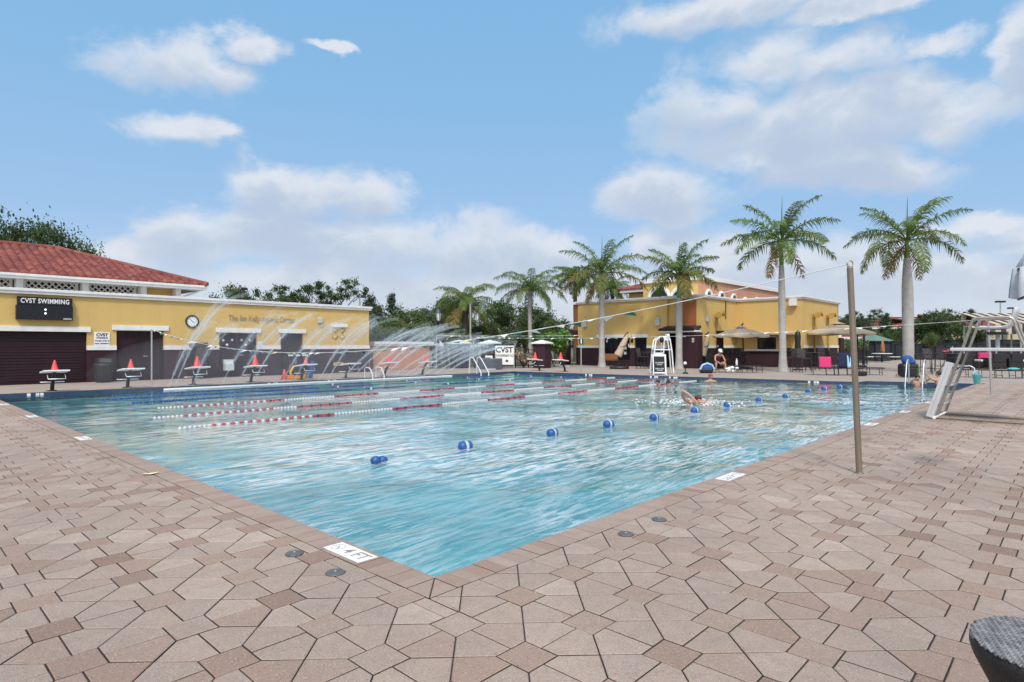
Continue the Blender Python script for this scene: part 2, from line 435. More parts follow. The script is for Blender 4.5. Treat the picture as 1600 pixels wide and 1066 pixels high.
def build_deck():
    rnd = random.Random(3); mb = MB(); p, h = .475, .10
    q = G(919.5, 971); qa, qb = toP(q); oa, ob = qa % p, qb % p
    sq = [(-h,-h),(h,-h),(h,h),(-h,h)]
    piece = [(h,0),(p-h,0),(p-h,h),(p/2,p/2),(h,h)]
    pieces = []
    for k in range(4):
        c, s = [(1,0),(0,1),(-1,0),(0,-1)][k]
        pieces.append([((x-p/2)*c-(y-p/2)*s+p/2, (x-p/2)*s+(y-p/2)*c+p/2) for x, y in piece])
    def tone(kind):
        if kind: return min(1, max(0, rnd.gauss(.24, .13)))
        return min(1, max(0, rnd.gauss(.58, .20)))
    far = POOL
    def put(poly, kind):
        ins = 0
        for x, y in poly:
            if x > -CW and y > -CW: ins += 1
        if ins == 0: stone(mb, poly, tone(kind), rnd); return
        t = tone(kind)
        A = clip(poly, 1, 0, -CW)
        if len(A) > 2: stone(mb, A, t, rnd)
        B = clip(clip(poly, 0, 1, -CW), -1, 0, CW)
        if len(B) > 2: stone(mb, B, t, rnd)
    for i in range(-70, 75):
        for j in range(-70, 60):
            a, b = i*p+oa, j*p+ob
            if a > .3 and b > .3: continue           # inside the pool, or beyond it
            if a < -26 or a > 26.6 or b > 24.8 or b < -24: continue
            if not in_view(a, b): continue
            put([(a+x, b+y) for x, y in sq], True)
            for pc in pieces: put([(a+x, b+y) for x, y in pc], False)
    o = mb.build('pool_deck', ['paver', 'joint'], tone=True); structure(o)
build_deck()

def coping_run(mb, p0, p1, rnd, inward=None, pitch=.108, m0=0, m1=0):
    """bricks laid across the edge p0->p1 (pool on the left), outer edge on the right"""
    p0, p1 = Vector(p0), Vector(p1); e = (p1-p0); L = e.length; e.normalize(); nrm = Vector((e.y, -e.x))
    n = max(1, round(L/pitch)); d = L/n
    for i in range(n):
        a0, a1 = p0+e*d*i, p0+e*d*(i+1)
        o0, o1 = a0+nrm*CW, a1+nrm*CW
        poly = [tuple(o0), tuple(o1), tuple(a1+nrm*-.012), tuple(a0+nrm*-.012)]
        stone(mb, poly, min(1, max(0, rnd.gauss(.50, .16))), rnd, top=.001, gap=.0022, bev=.003)
def build_coping():
    rnd = random.Random(11); mb = MB()
    n = len(POOL)
    for i in range(n):
        coping_run(mb, POOL[i], POOL[(i+1) % n], rnd)
    # outer corner fillers
    e = CW
    for poly in ([(-e,-e),(0,-e*.02-.0),(0,0)], ):
        pass
    stone(mb, [(-e,-e),(0,-e),(0,0)], .62, rnd, .001); stone(mb, [(-e,-e),(0,0),(-e,0)], .5, rnd, .001)
    o = mb.build('pool_coping', ['coping', 'joint'], tone=True); structure(o)
build_coping()

def ring_plane(name, m, z, outer, holes_poly):
    """flat sheet with a hole (pool frame), triangulated by bmesh"""
    bm = bmesh.new()
    def loop(P): 
        vs = [bm.verts.new(pw(q, z)) for q in P]; return [bm.edges.new((vs[i], vs[(i+1) % len(vs)])) for i in range(len(vs))]
    ed = loop(outer)+loop(holes_poly)
    bmesh.ops.triangle_fill(bm, use_beauty=True, edges=ed)
    for f in bm.faces:
        if f.normal.z < 0: f.normal_flip()
    me = bpy.data.meshes.new(name); bm.to_mesh(me); bm.free(); me.materials.append(M[m])
    o = bpy.data.objects.new(name, me); COL.objects.link(o); structure(o); return o
hole = [(-.005,-.005), (25.905,-.005), (25.005,3.405), (24.005,3.505), (22.005,19.905), (-.005,20.205)]
ring_plane('ground', 'soil', -.05, [(-900,-900),(900,-900),(900,900),(-900,900)], hole)
ring_plane('deck_base', 'joint', -.014, [(-30,-30),(27.5,-30),(27.5,26.2),(-30,26.2)], hole)
# paving on the two far sides of the pool, one sheet each
def far_paving(name, poly, z):
    mb = MB(); mb.add([pw(q, z) for q in poly], [tuple(range(len(poly)))]); structure(mb.build(name, 'farpave'))
far_paving('building_apron', [(-12, 20.2+CW), (22.2, 19.9+CW), (24.5, 25.9), (-12, 25.9)], -.004)
far_paving('patio_paving', [(22.0+CW, 20.2), (24.0+CW, 3.5+CW*.9), (25.0+CW, 3.4+CW), (25.9+CW, 0), (26.7, -.2), (26.7, -24), (70, -24), (70, 10.3), (46.5, 10.3), (33.4, 24.6), (24.5, 24.6)], -.008)

# basin
def pool_tile_mat():
    m = bpy.data.materials.new('pool_plaster'); m.use_nodes = True
    t = NT(m.node_tree); b = t.n['Principled BSDF']
    co = t.node('ShaderNodeTexCoord').outputs['Object']
    f = t.noise(co, .35, 4, .55)
    c = t.ramp(f, [(.3, (.14, .49, .54)), (.7, (.28, .62, .66))])
    g = t.noise(co, 2.6, 3, .5, 1.2)
    c = t.mix(t.math('MULTIPLY', t.step(g, .45, .6), .25), c, (.36, .74, .80, 1))
    t.l.new(c, b.inputs['Base Color']); b.inputs['Roughness'].default_value = .8
    return m
M['plaster'] = pool_tile_mat()
M['waterline'] = mat('navy_waterline_tile', (.030, .062, .135), .3, .18, 8)
M['lanemark'] = mat('navy_lane_tile', (.035, .11, .19), .4, .1, 6)
def depth(q): return -1.15-.040*q[1]          # the floor falls gently towards the building side
def build_basin():
    mb = MB(); n = len(POOL)
    mb.add([pw(q, depth(q)) for q in POOL], [tuple(range(n))], 0)
    for i in range(n):
        p, q = POOL[i], POOL[(i+1) % n]
        mb.add([pw(p, -.26), pw(q, -.26), pw(q, -.0215), pw(p, -.0215)], [(0,1,2,3)], 1)
        mb.add([pw(p, depth(p)), pw(q, depth(q)), pw(q, -.26), pw(p, -.26)], [(0,1,2,3)], 0)
    structure(mb.build('pool_basin', ['plaster', 'waterline']))
    mk = MB()
    for k in range(1):
        a = 1.55 + 2.13*k
        mk.add([pw((x, y), depth((x, y))+.010) for x, y in [(a-.13, 7.6), (a+.13, 7.6), (a+.13, 18.6), (a-.13, 18.6)]], [(0,1,2,3)])
        for yy in (18.6,):
            mk.add([pw((x, y), depth((x, y))+.010) for x, y in [(a-.5, yy-.26 if yy < 5 else yy), (a+.5, yy-.26 if yy < 5 else yy), (a+.5, yy if yy < 5 else yy+.26), (a-.5, yy if yy < 5 else yy+.26)]], [(0,1,2,3)])
    structure(mk.build('pool_lane_markings', 'lanemark'))
build_basin()

def water_mat():
    m = bpy.data.materials.new('pool_water'); m.use_nodes = True
    t = NT(m.node_tree); t.n.clear(); out = t.node('ShaderNodeOutputMaterial')
    co = t.node('ShaderNodeTexCoord').outputs['Object']
    rot = t.node('ShaderNodeMapping'); t.put(rot.inputs['Vector'], co); rot.inputs['Rotation'].default_value = (0, 0, -TH)
    rot.inputs['Scale'].default_value = (1, 1, 1)
    P = rot.outputs[0]
    big = t.noise(t.vmath('MULTIPLY', P, (.42, .85, 1)), 1.0, 3, .5, .6)
    mid = t.noise(t.vmath('MULTIPLY', P, (1.3, 3.6, 1)), 1.5, 4, .55, .9)
    fine = t.noise(t.vmath('MULTIPLY', P, (2.6, 8.5, 1)), 2.6, 3, .6, .5)
    calm = t.noise(P, .22, 3, .55)
    h = t.math('ADD', t.math('MULTIPLY', big, .75), t.math('MULTIPLY', mid, .42))
    h = t.math('ADD', h, t.math('MULTIPLY', fine, .20))
    h = t.math('MULTIPLY', h, t.math('ADD', .30, t.math('MULTIPLY', calm, 1.1)))
    bn = t.node('ShaderNodeBump'); bn.inputs['Strength'].default_value = 1.0; bn.inputs['Distance'].default_value = .006
    t.l.new(h, bn.inputs['Height'])
    fr = t.node('ShaderNodeFresnel'); fr.inputs['IOR'].default_value = 1.5; t.l.new(bn.outputs[0], fr.inputs['Normal'])
    rf = t.node('ShaderNodeBsdfRefraction'); rf.inputs['IOR'].default_value = 1.33; rf.inputs['Roughness'].default_value = 0.0
    rf.inputs['Color'].default_value = (.86, .98, 1.0, 1); t.l.new(bn.outputs[0], rf.inputs['Normal'])
    tr = t.node('ShaderNodeBsdfTransparent'); tr.inputs['Color'].default_value = (.86, .98, 1.0, 1)
    thru = t.node('ShaderNodeMixShader'); thru.inputs[0].default_value = .25
    t.l.new(tr.outputs[0], thru.inputs[1]); t.l.new(rf.outputs[0], thru.inputs[2])
    gl = t.node('ShaderNodeBsdfGlossy'); gl.inputs['Roughness'].default_value = .07; t.l.new(bn.outputs[0], gl.inputs['Normal'])
    # sky reflection painted in as pale diffuse streaks, most in the middle of the pool
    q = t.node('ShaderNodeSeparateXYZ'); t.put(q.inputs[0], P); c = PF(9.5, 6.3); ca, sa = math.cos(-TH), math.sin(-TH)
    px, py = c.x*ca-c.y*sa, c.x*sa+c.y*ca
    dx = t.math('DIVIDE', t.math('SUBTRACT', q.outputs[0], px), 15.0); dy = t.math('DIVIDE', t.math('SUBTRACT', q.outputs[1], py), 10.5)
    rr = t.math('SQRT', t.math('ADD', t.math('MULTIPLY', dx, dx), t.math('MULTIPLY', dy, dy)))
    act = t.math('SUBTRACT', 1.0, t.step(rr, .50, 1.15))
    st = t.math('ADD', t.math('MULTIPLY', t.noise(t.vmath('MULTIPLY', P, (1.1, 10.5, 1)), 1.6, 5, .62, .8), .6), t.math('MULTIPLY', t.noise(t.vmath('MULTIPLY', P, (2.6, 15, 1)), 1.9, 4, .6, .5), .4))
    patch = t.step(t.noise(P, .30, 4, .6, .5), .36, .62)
    foam = t.math('MULTIPLY', t.step(st, .445, .56), t.math('ADD', .04, t.math('MULTIPLY', act, t.math('ADD', .20, t.math('MULTIPLY', patch, .80)))))  # strength of the painted reflection streaks
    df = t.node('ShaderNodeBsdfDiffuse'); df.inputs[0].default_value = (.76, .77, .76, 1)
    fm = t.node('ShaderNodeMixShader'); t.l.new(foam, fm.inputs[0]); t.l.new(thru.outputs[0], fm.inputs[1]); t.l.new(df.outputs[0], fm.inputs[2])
    mx = t.node('ShaderNodeMixShader'); t.l.new(fr.outputs[0], mx.inputs[0])
    t.l.new(fm.outputs[0], mx.inputs[1]); t.l.new(gl.outputs[0], mx.inputs[2]); t.l.new(mx.outputs[0], out.inputs[0])
    return m
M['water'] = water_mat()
def build_water():
    # real ripples: a fine height field of many short waves, calmer in patches
    rs = np.random.RandomState(4); st = .036
    a = np.arange(0, 25.95, st); b = np.arange(0, 20.25, st); A, B = np.meshgrid(a, b, indexing='ij')
    Z = np.zeros_like(A); n = 70
    for k in range(n):
        lam = .17*(1.9/.17)**(rs.rand()**1.25); th = rs.normal(PI*.5, .75) + (PI if rs.rand() < .5 else 0)
        kk = 2*PI/lam; amp = .0056*lam**.95/math.sqrt(n)*3.2
        wx = .35*np.sin(A*.31+rs.rand()*7)+.35*np.sin(B*.27+rs.rand()*7)
        Z += amp*np.sin(kk*(A*math.cos(th)+B*math.sin(th))+wx*2.2+rs.rand()*6.28)
    patch = .55+.22*np.sin(A*.42+1.3)*np.sin(B*.5+.4)+.20*np.sin(A*.9-B*.7+2)+.13*np.sin(A*1.7+B*1.3)
    act = np.exp(-((A-14)/10)**2-((B-7)/8)**2)
    Z *= np.clip(patch, .25, 1.2)*(.72+.55*act)
    F0, S1, S2 = np.array([22.0,19.9]), np.array([24.0,3.5]), np.array([25.0,3.4])
    lim = np.where(B > 3.5, S1[0]+(F0[0]-S1[0])*(B-3.5)/(19.9-3.5), S2[0]+(25.9-25.0)*(3.4-B)/3.4)
    limb = 20.2-.3*A/22
    ok = (A <= lim+st) & (B <= limb+st)
    Ac, Bc = np.minimum(A, lim), np.minimum(B, limb)
    X = C0.x+DR.x*Ac+DL.x*Bc; Y = C0.y+DR.y*Ac+DL.y*Bc
    V = np.stack([X, Y, WATER_Z+Z], -1).reshape(-1, 3).astype(np.float32)
    ni, nj = A.shape; I = np.arange(ni*nj).reshape(ni, nj)
    q = ok[:-1,:-1] & ok[1:,:-1] & ok[1:,1:] & ok[:-1,1:]
    Q = np.stack([I[:-1,:-1], I[1:,:-1], I[1:,1:], I[:-1,1:]], -1)[q].astype(np.int32)
    me = bpy.data.meshes.new('pool_water'); me.vertices.add(len(V)); me.vertices.foreach_set('co', V.ravel())
    me.loops.add(Q.size); me.loops.foreach_set('vertex_index', Q.ravel()); me.polygons.add(len(Q))
    me.polygons.foreach_set('loop_start', np.arange(0, Q.size, 4, dtype=np.int32)); me.polygons.foreach_set('use_smooth', np.ones(len(Q), dtype=bool))
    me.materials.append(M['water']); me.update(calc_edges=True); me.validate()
    o = bpy.data.objects.new('pool_water', me); COL.objects.link(o); structure(o)
build_water()
M['grass'] = mat('lawn_grass', (.16, .24, .035), .9, .25, 1.2, .6, 40)
# ------------------------------------------------------------------ the aquatic building on the left (wall plane b = WB)
WB = 25.2
def wb(u): return ray_b(u, WB)[0]
def wz(u, v): return zat(v, ray_b(u, WB)[1])

def pierced(mb, x0, x1, z0, z1, y0, y1, holes, mi=0):
    """wall slab with rectangular holes (xa, xb, za, zb), made of butted blocks"""
    xs = sorted({x0, x1, *[h[0] for h in holes], *[h[1] for h in holes]})
    xs = [x for x in xs if x0 <= x <= x1]
    for xa, xb in zip(xs, xs[1:]):
        if xb-xa < 1e-5: continue
        mid = (xa+xb)/2; cuts = sorted([(max(z0, h[2]), min(z1, h[3])) for h in holes if h[0] < mid < h[1]])
        z = z0
        for za, zb in cuts:
            if zb <= za: continue
            if za-z > 1e-4: mb.box(xa, xb, y0, y1, z, za, mi)
            z = max(z, zb)
        if z1-z > 1e-4: mb.box(xa, xb, y0, y1, z, z1, mi)

def belt_run(x0, x1, z0, z1, y0, y1, holes, root, m='trim', name='belt_course'):
    x = x0
    for h in sorted(h for h in holes if h[2] < z1 and h[3] > z0)+[(x1, x1, 0, 0)]:
        if h[0]-x > .02: b = MB(); b.box(x, h[0], y0, y1, z0, z1); b.build(name, m, root)
        x = max(x, h[1])

def tile_roof(name, eave, inner, z0, z1, parent, pitch=.30, row=.38, m='rooftile'):
    """barrel-tile hip roof over the rectangle eave=(x0,x1,y0,y1); hips run at 45 degrees up to the ridge"""
    x0, x1, y0, y1 = eave; d = inner; rise = z1-z0
    mb = MB(); n = max(1, int(round(d*math.hypot(1, rise/d)/row)))
    def side(L, P):                                   # P(s, t): s along the eave, t up the slope 0..1
        st = pitch/8; ns = int(L/st)
        prof = [.085*pitch/.30*abs(math.sin(PI*k/8))**.8 for k in range(9)]
        for r in range(n):
            t0, t1 = r/n, (r+1)/n
            V = []; F = []; cols = []
            for k in range(ns+1):
                s = k*st; hgt = prof[k % 8]
                lim0 = t0*d; lim1 = t1*d
                if s < lim1-.04 or s > L-lim1+.04:
                    if s < lim0-.3 or s > L-lim0+.3: cols.append(None); continue
                s0 = min(max(s, lim0), L-lim0); s1 = min(max(s, lim1), L-lim1)
                cols.append(len(V)); V += [P(s0, t0, hgt+.065), P(s0, t0, hgt*.1), P(s1, t1, hgt+.012)]
            for c0, c1 in zip(cols, cols[1:]):
                if c0 is None or c1 is None: continue
                F += [(c0+1, c1+1, c1, c0), (c0, c1, c1+2, c0+2)]
            mb.add(V, F, 0, True, None, .5)
    nz = Vector((0, -rise/d, 1)).normalized()
    side(x1-x0, lambda s, t, h: (x0+s, y0+t*d, z0+t*rise+h))
    side(x1-x0, lambda s, t, h: (x1-s, y1-t*d, z0+t*rise+h))
    side(y1-y0, lambda s, t, h: (x1-t*d, y0+s, z0+t*rise+h))
    side(y1-y0, lambda s, t, h: (x0+t*d, y1-s, z0+t*rise+h))
    # hip and ridge caps: rows of overlapping half tubes
    def caps(p, q):
        p, q = Vector(p), Vector(q); L = (q-p).length; k = int(L/.4)
        for i in range(k):
            a, b = p.lerp(q, i/k), p.lerp(q, (i+1.12)/k if i < k-1 else 1.0)
            mb.tube([a+Vector((0,0,.02)), b+Vector((0,0,.05))], [.135, .105], 8, 0, True)
    r0, r1 = (x0+d, y0+d, z1+.03), (x1-d, y0+d, z1+.03)
    for c, r in (((x0,y0,z0+.03), r0), ((x1,y0,z0+.03), r1)): caps(c, r)
    if abs((y1-y0)-2*d) < .05:
        caps((x0,y1,z0+.03), r0); caps((x1,y1,z0+.03), r1); caps(r0, r1)
    else:
        s0, s1 = (x0+d, y1-d, z1+.03), (x1-d, y1-d, z1+.03)
        caps((x0,y1,z0+.03), s0); caps((x1,y1,z0+.03), s1); caps(r0, r1); caps(r0, s0); caps(r1, s1); caps(s0, s1)
        mb.add([(x0+d,y0+d,z1),(x1-d,y0+d,z1),(x1-d,y1-d,z1),(x0+d,y1-d,z1)], [(0,1,2,3)])
    return mb.build(name, m, parent)

def tile_mat():
    m = bpy.data.materials.new('clay_tiles'); m.use_nodes = True
    t = NT(m.node_tree); b = t.n['Principled BSDF']; co = t.node('ShaderNodeTexCoord').outputs['Object']
    vo = t.node('ShaderNodeTexVoronoi'); vo.inputs['Scale'].default_value = 2.9; t.put(vo.inputs['Vector'], co)
    s = t.node('ShaderNodeSeparateColor'); t.l.new(vo.outputs['Color'], s.inputs[0])
    c = t.ramp(s.outputs[0], [(0, (.13, .030, .026)), (.35, (.19, .043, .034)), (.7, (.22, .052, .040)), (1, (.28, .085, .065))])
    g = t.noise(co, .9, 5, .6); c = t.mix(t.math('MULTIPLY', t.step(g, .45, .75), .25), c, (.13, .06, .045, 1))
    t.l.new(c, b.inputs['Base Color']); b.inputs['Roughness'].default_value = .75
    return m
M['rooftile'] = tile_mat()

def build_aquatic():
    root = thing('aquatic_building', 'long yellow and plum pool building with red tiled hip roof and white lintels', 'building', PF(0, WB), TH)
    XR = wb(576.5); XL = -11.0
    H = 3.30; BZ0, BZ1 = 1.24, 1.42
    zt = lambda v, u: wz(u, v)
    doors = {'roll': (XL+.4, wb(136), 0, wz(120, 519)), 'double': (wb(182), wb(256.5), 0, wz(220, 516.5)),
             'poster': (wb(342.5), wb(402), 0, wz(372, 520)), 'single': (wb(438.5), wb(474), 0, wz(456, 521))}
    vent = (wb(519), wb(541), wz(530, 533), wz(530, 511.5))
    D = list(doors.values())
    up = MB(); pierced(up, XL, XR, BZ1, H, 0, .25, D+[vent])
    up.box(XR-.25, XR, .25, 14, BZ1, H); up.build('upper_wall', 'yellow', root)
    lo = MB(); pierced(lo, XL, XR, -.02, BZ0, .004, .25, D); lo.box(XR-.25, XR-.004, .25, 14, -.02, BZ0); lo.build('wainscot', 'plum', root)
    belt_run(XL, XR+.03, BZ0, BZ1, -.035, .25, D, root)
    be = MB(); be.box(XR-.25, XR+.03, .25, 14, BZ0, BZ1); be.build('belt_course', 'trim', root)
    ca = MB(); ca.box(XL, XR+.10, -.10, .35, H, H+.10); ca.box(XL, XR+.14, -.14, .35, H+.10, H+.205)
    ca.box(XR-.25, XR+.10, .35, 14, H, H+.10); ca.box(XR-.25, XR+.14, .35, 14, H+.10, H+.205)
    ca.build('parapet_cap', 'trim', root, .008)
    rd = MB(); rd.box(XL, XR-.25, .3, 14, H-.35, H-.2); rd.build('flat_roof', 'trim', root)
    for k, u in enumerate((137.5, 249)):                  # control joints in the stucco
        j = MB(); j.box(wb(u)-.008, wb(u)+.008, -.004, .002, BZ1+.01 if k == 0 else doors['double'][3]+.2, H-.005); j.build('stucco_joint', 'yellow', root)
    li = {'roll': (XL, wb(141.5), 0), 'double': (wb(175), wb(263), 0), 'poster': (wb(337), wb(407), 0), 'single': (wb(435), wb(477.5), 0)}
    for k, (xa, xb, _) in li.items():
        z = doors[k][3]; m = MB(); m.box(xa, xb, -.07, .0, z+.004, z+.20); m.build('lintel', 'trim', root, .006)
    # roll-up door with horizontal slats
    xa, xb, _, z = doors['roll']; m = MB(); k = 0
    while k*.105 < z: m.box(xa, xb, .12+.012*(k % 2 == 0), .2, k*.105+.006, min(z, k*.105+.099)); k += 1
    m.box(xa, xb, .16, .22, 0, z); m.build('roller_door', 'plumdoor', root, .004)
    def leaf(xa, xb, z, name='door', panels=2, handle=None):
        m = MB(); m.box(xa+.012, xb-.012, .13, .19, .01, z-.012)
        w = xb-xa
        for (za, zb) in (((.22, z*.48), (z*.54, z-.22)) if panels == 2 else ((.22, z-.2),)):
            for x0_, x1_, zz0, zz1 in ((xa+.14, xb-.14, za, za+.03), (xa+.14, xb-.14, zb-.03, zb), (xa+.14, xa+.17, za+.03, zb-.03), (xb-.17, xb-.14, za+.03, zb-.03)):
                m.box(x0_, x1_, .118, .13, zz0, zz1)
        d = m.build(name, 'plumdoor', root, .004)
        if handle:
            hmb = MB(); hmb.cyl((handle, .128, .98), (handle, .07, .98), .022, 8); hmb.tube([(handle, .07, .98), (handle-.12*(1 if handle > (xa+xb)/2 else -1), .065, .98)], .014, 8)
            hmb.build('handle', 'aluminium', d)
        return d
    xa, xb, _, z = doors['double']; mid = wb(221)
    leaf(xa, mid, z); leaf(mid, xb, z, handle=mid+.12)
    f = MB(); f.box(mid-.02, mid+.02, .10, .13, .0, z-.01); f.build('astragal', 'plumdoor', root)
    xa, xb, _, z = doors['poster']; mid = (xa+xb)/2
    leaf(xa, mid, z, panels=1); leaf(mid, xb, z, panels=1, handle=mid+.13)
    for u, v in ((350.5, 532), (364.5, 531.5), (379, 531.5), (392, 532), (356.5, 539), (386, 539)):
        mg = MB(); mg.lathe([(.06, 0), (.06, .012)], 10, (0,0,0), X=Matrix.Translation((wb(u), .13, wz(u, v))) @ Matrix.Rotation(PI/2, 4, 'X'))
        mg.build('round_sticker', 'white', root)
    xa, xb, _, z = doors['single']; leaf(xa, xb, z, panels=1, handle=xb-.14)
    # breeze-block vent: frame, lintel, four quatrefoil blocks
    xa, xb, za, zb = vent; m = MB(); m.box(xa-.06, xb+.06, -.05, 0, zb+.003, zb+.17); m.build('vent_lintel', 'trim', root, .005)
    bk = MB(); bk.box(xa, xb, .16, .2, za, zb); bk.build('vent_backing', 'dark', root)
    m = MB(); w = (xb-xa)/2; h = (zb-za)/2
    for i in range(2):
        for j in range(2):
            cx, cz = xa+w*(i+.5), za+h*(j+.5)
            for s in (-1, 1):
                X = Matrix.Translation((cx, .08, cz)) @ Matrix.Rotation(s*PI/4, 4, 'Y')
                m.box(-.32*w-.2*h, .32*w+.2*h, -.05, .05, -.045, .045, 0, X)
            m.lathe([(.12, -.05), (.12, .05)], 12, X=Matrix.Translation((cx, .075, cz)) @ Matrix.Rotation(PI/2, 4, 'X'))
            for (x0_, x1_, z0_, z1_) in ((cx-w/2, cx+w/2, cz-h/2, cz-h/2+.035), (cx-w/2, cx+w/2, cz+h/2-.035, cz+h/2), (cx-w/2, cx-w/2+.035, cz-h/2+.035, cz+h/2-.035), (cx+w/2-.035, cx+w/2, cz-h/2+.035, cz+h/2-.035)):
                m.box(x0_, x1_, .02, .13, z0_, z1_)
    m.build('vent_block', 'yellow', root)
    text('lettering', 'The Jim Kelly Aquatic Center', .40, 'faintletter', root, ((wb(350)+wb(466))/2, -.02, wz(408, 498.5)), sx=(wb(466)-wb(350))/5.35, ext=.012)
    m = MB(); m.box(wb(499)-.1, wb(499)+.1, -.16, 0, wz(499, 505), wz(499, 496)); m.build('wall_light', 'lamp_light', root, .02)
    # clerestory with lattice, brackets, gutter, tiled hip roof
    yC = 1.2; ZE = zat(449, ray_b(323, WB+.45)[1])
    ex1 = ray_b(323.5, WB+.45)[0]; ex0 = XL-10.0
    cl = MB(); xl1 = ray_b(214, WB+yC)[0]; xw1 = ray_b(277, WB+yC)[0]
    cl.box(xl1, xw1, yC, yC+.2, H-.2, ZE-.12); cl.box(XL-8, xl1, yC+.6, yC+.8, H-.2, ZE-.12); cl.box(xw1-.2, xw1, yC+.2, yC+8, H-.2, ZE-.12)
    cl.build('clerestory_wall', 'yellow', root)
    bk = MB(); bk.box(XL-8, xl1, yC+.3, yC+.34, H, ZE-.1); bk.build('lattice_backing', 'dark', root)
    la = MB(); z0, z1 = H+.22, ZE-.14; hh = z1-z0; x = xl1-.02
    def frame(x0_, x1_):
        la.box(x0_, x1_, yC-.02, yC+.05, z0-.08, z0); la.box(x0_, x1_, yC-.02, yC+.05, z1, z1+.06)
        la.box(x0_, x0_+.10, yC-.02, yC+.05, z0, z1); la.box(x1_-.10, x1_, yC-.02, yC+.05, z0, z1)
        st = .21; n_ = int((x1_-x0_)/st)+3
        for i in range(-2, n_):
            for s in (-1, 1):
                a = Vector((x0_+i*st, 0, z0)); b = Vector((x0_+i*st+s*hh, 0, z1))
                if s < 0: a.x += hh; b.x += hh
                lo_, hi_ = x0_+.1, x1_-.1
                # clip to the frame
                def cl_(p, q):
                    if p.x > q.x: p, q = q, p
                    if q.x <= lo_ or p.x >= hi_: return None
                    if p.x < lo_: p = p.lerp(q, (lo_-p.x)/(q.x-p.x))
                    if q.x > hi_: q = p.lerp(q, (hi_-p.x)/(q.x-p.x))
                    return p, q
                pq = cl_(a, b)
                if pq is None: continue
                p, q = pq; L = (q-p).length
                if L < .02: continue
                ang = math.atan2(q.z-p.z, q.x-p.x)
                X = Matrix.Translation((p.x, yC+.005+.012*s, p.z)) @ Matrix.Rotation(-ang, 4, 'Y')
                la.box(0, L, -.01, .01, -.022, .022, 0, X)
    while x > XL-2:
        frame(x-1.75, x); x -= 2.05
    la.build('lattice', 'trim', root)
    x = xl1+.13; xs = [xw1-.11]
    while x > XL-1: xs.append(x); x -= 2.05
    for x in xs:
        br = MB(); br.box(x-.11, x+.11, .72, yC-.03, H+.22, ZE-.10); br.build('bracket', 'trim', root, .01)
    gu = MB(); gu.box(ex0, ex1, .45, .60, ZE-.13, ZE+.03); gu.box(ex0, ex1-.04, .60, yC+.1, ZE-.12, ZE-.06); gu.box(ex1-.15, ex1-.002, .60, 9.6, ZE-.13, ZE+.03)
    gu.box(ex0, ex1+.05, .40, .46, ZE-.03, ZE+.06); gu.build('gutter', 'trim', root, .006)
    d = 4.7; tile_roof('tiled_roof', (ex0, ex1, .42, .42+2*d), d, ZE+.05, ZE+.05+1.60, root)
    rt = MB(); a0 = ray_b(283, WB+.6)[0]
    rt.tube([(xw1-.1, .9, ZE-.55), (ex1-.25, .75, ZE-.18)], .04, 8); rt.build('downspout', 'trim', root)
    return root
build_aquatic()

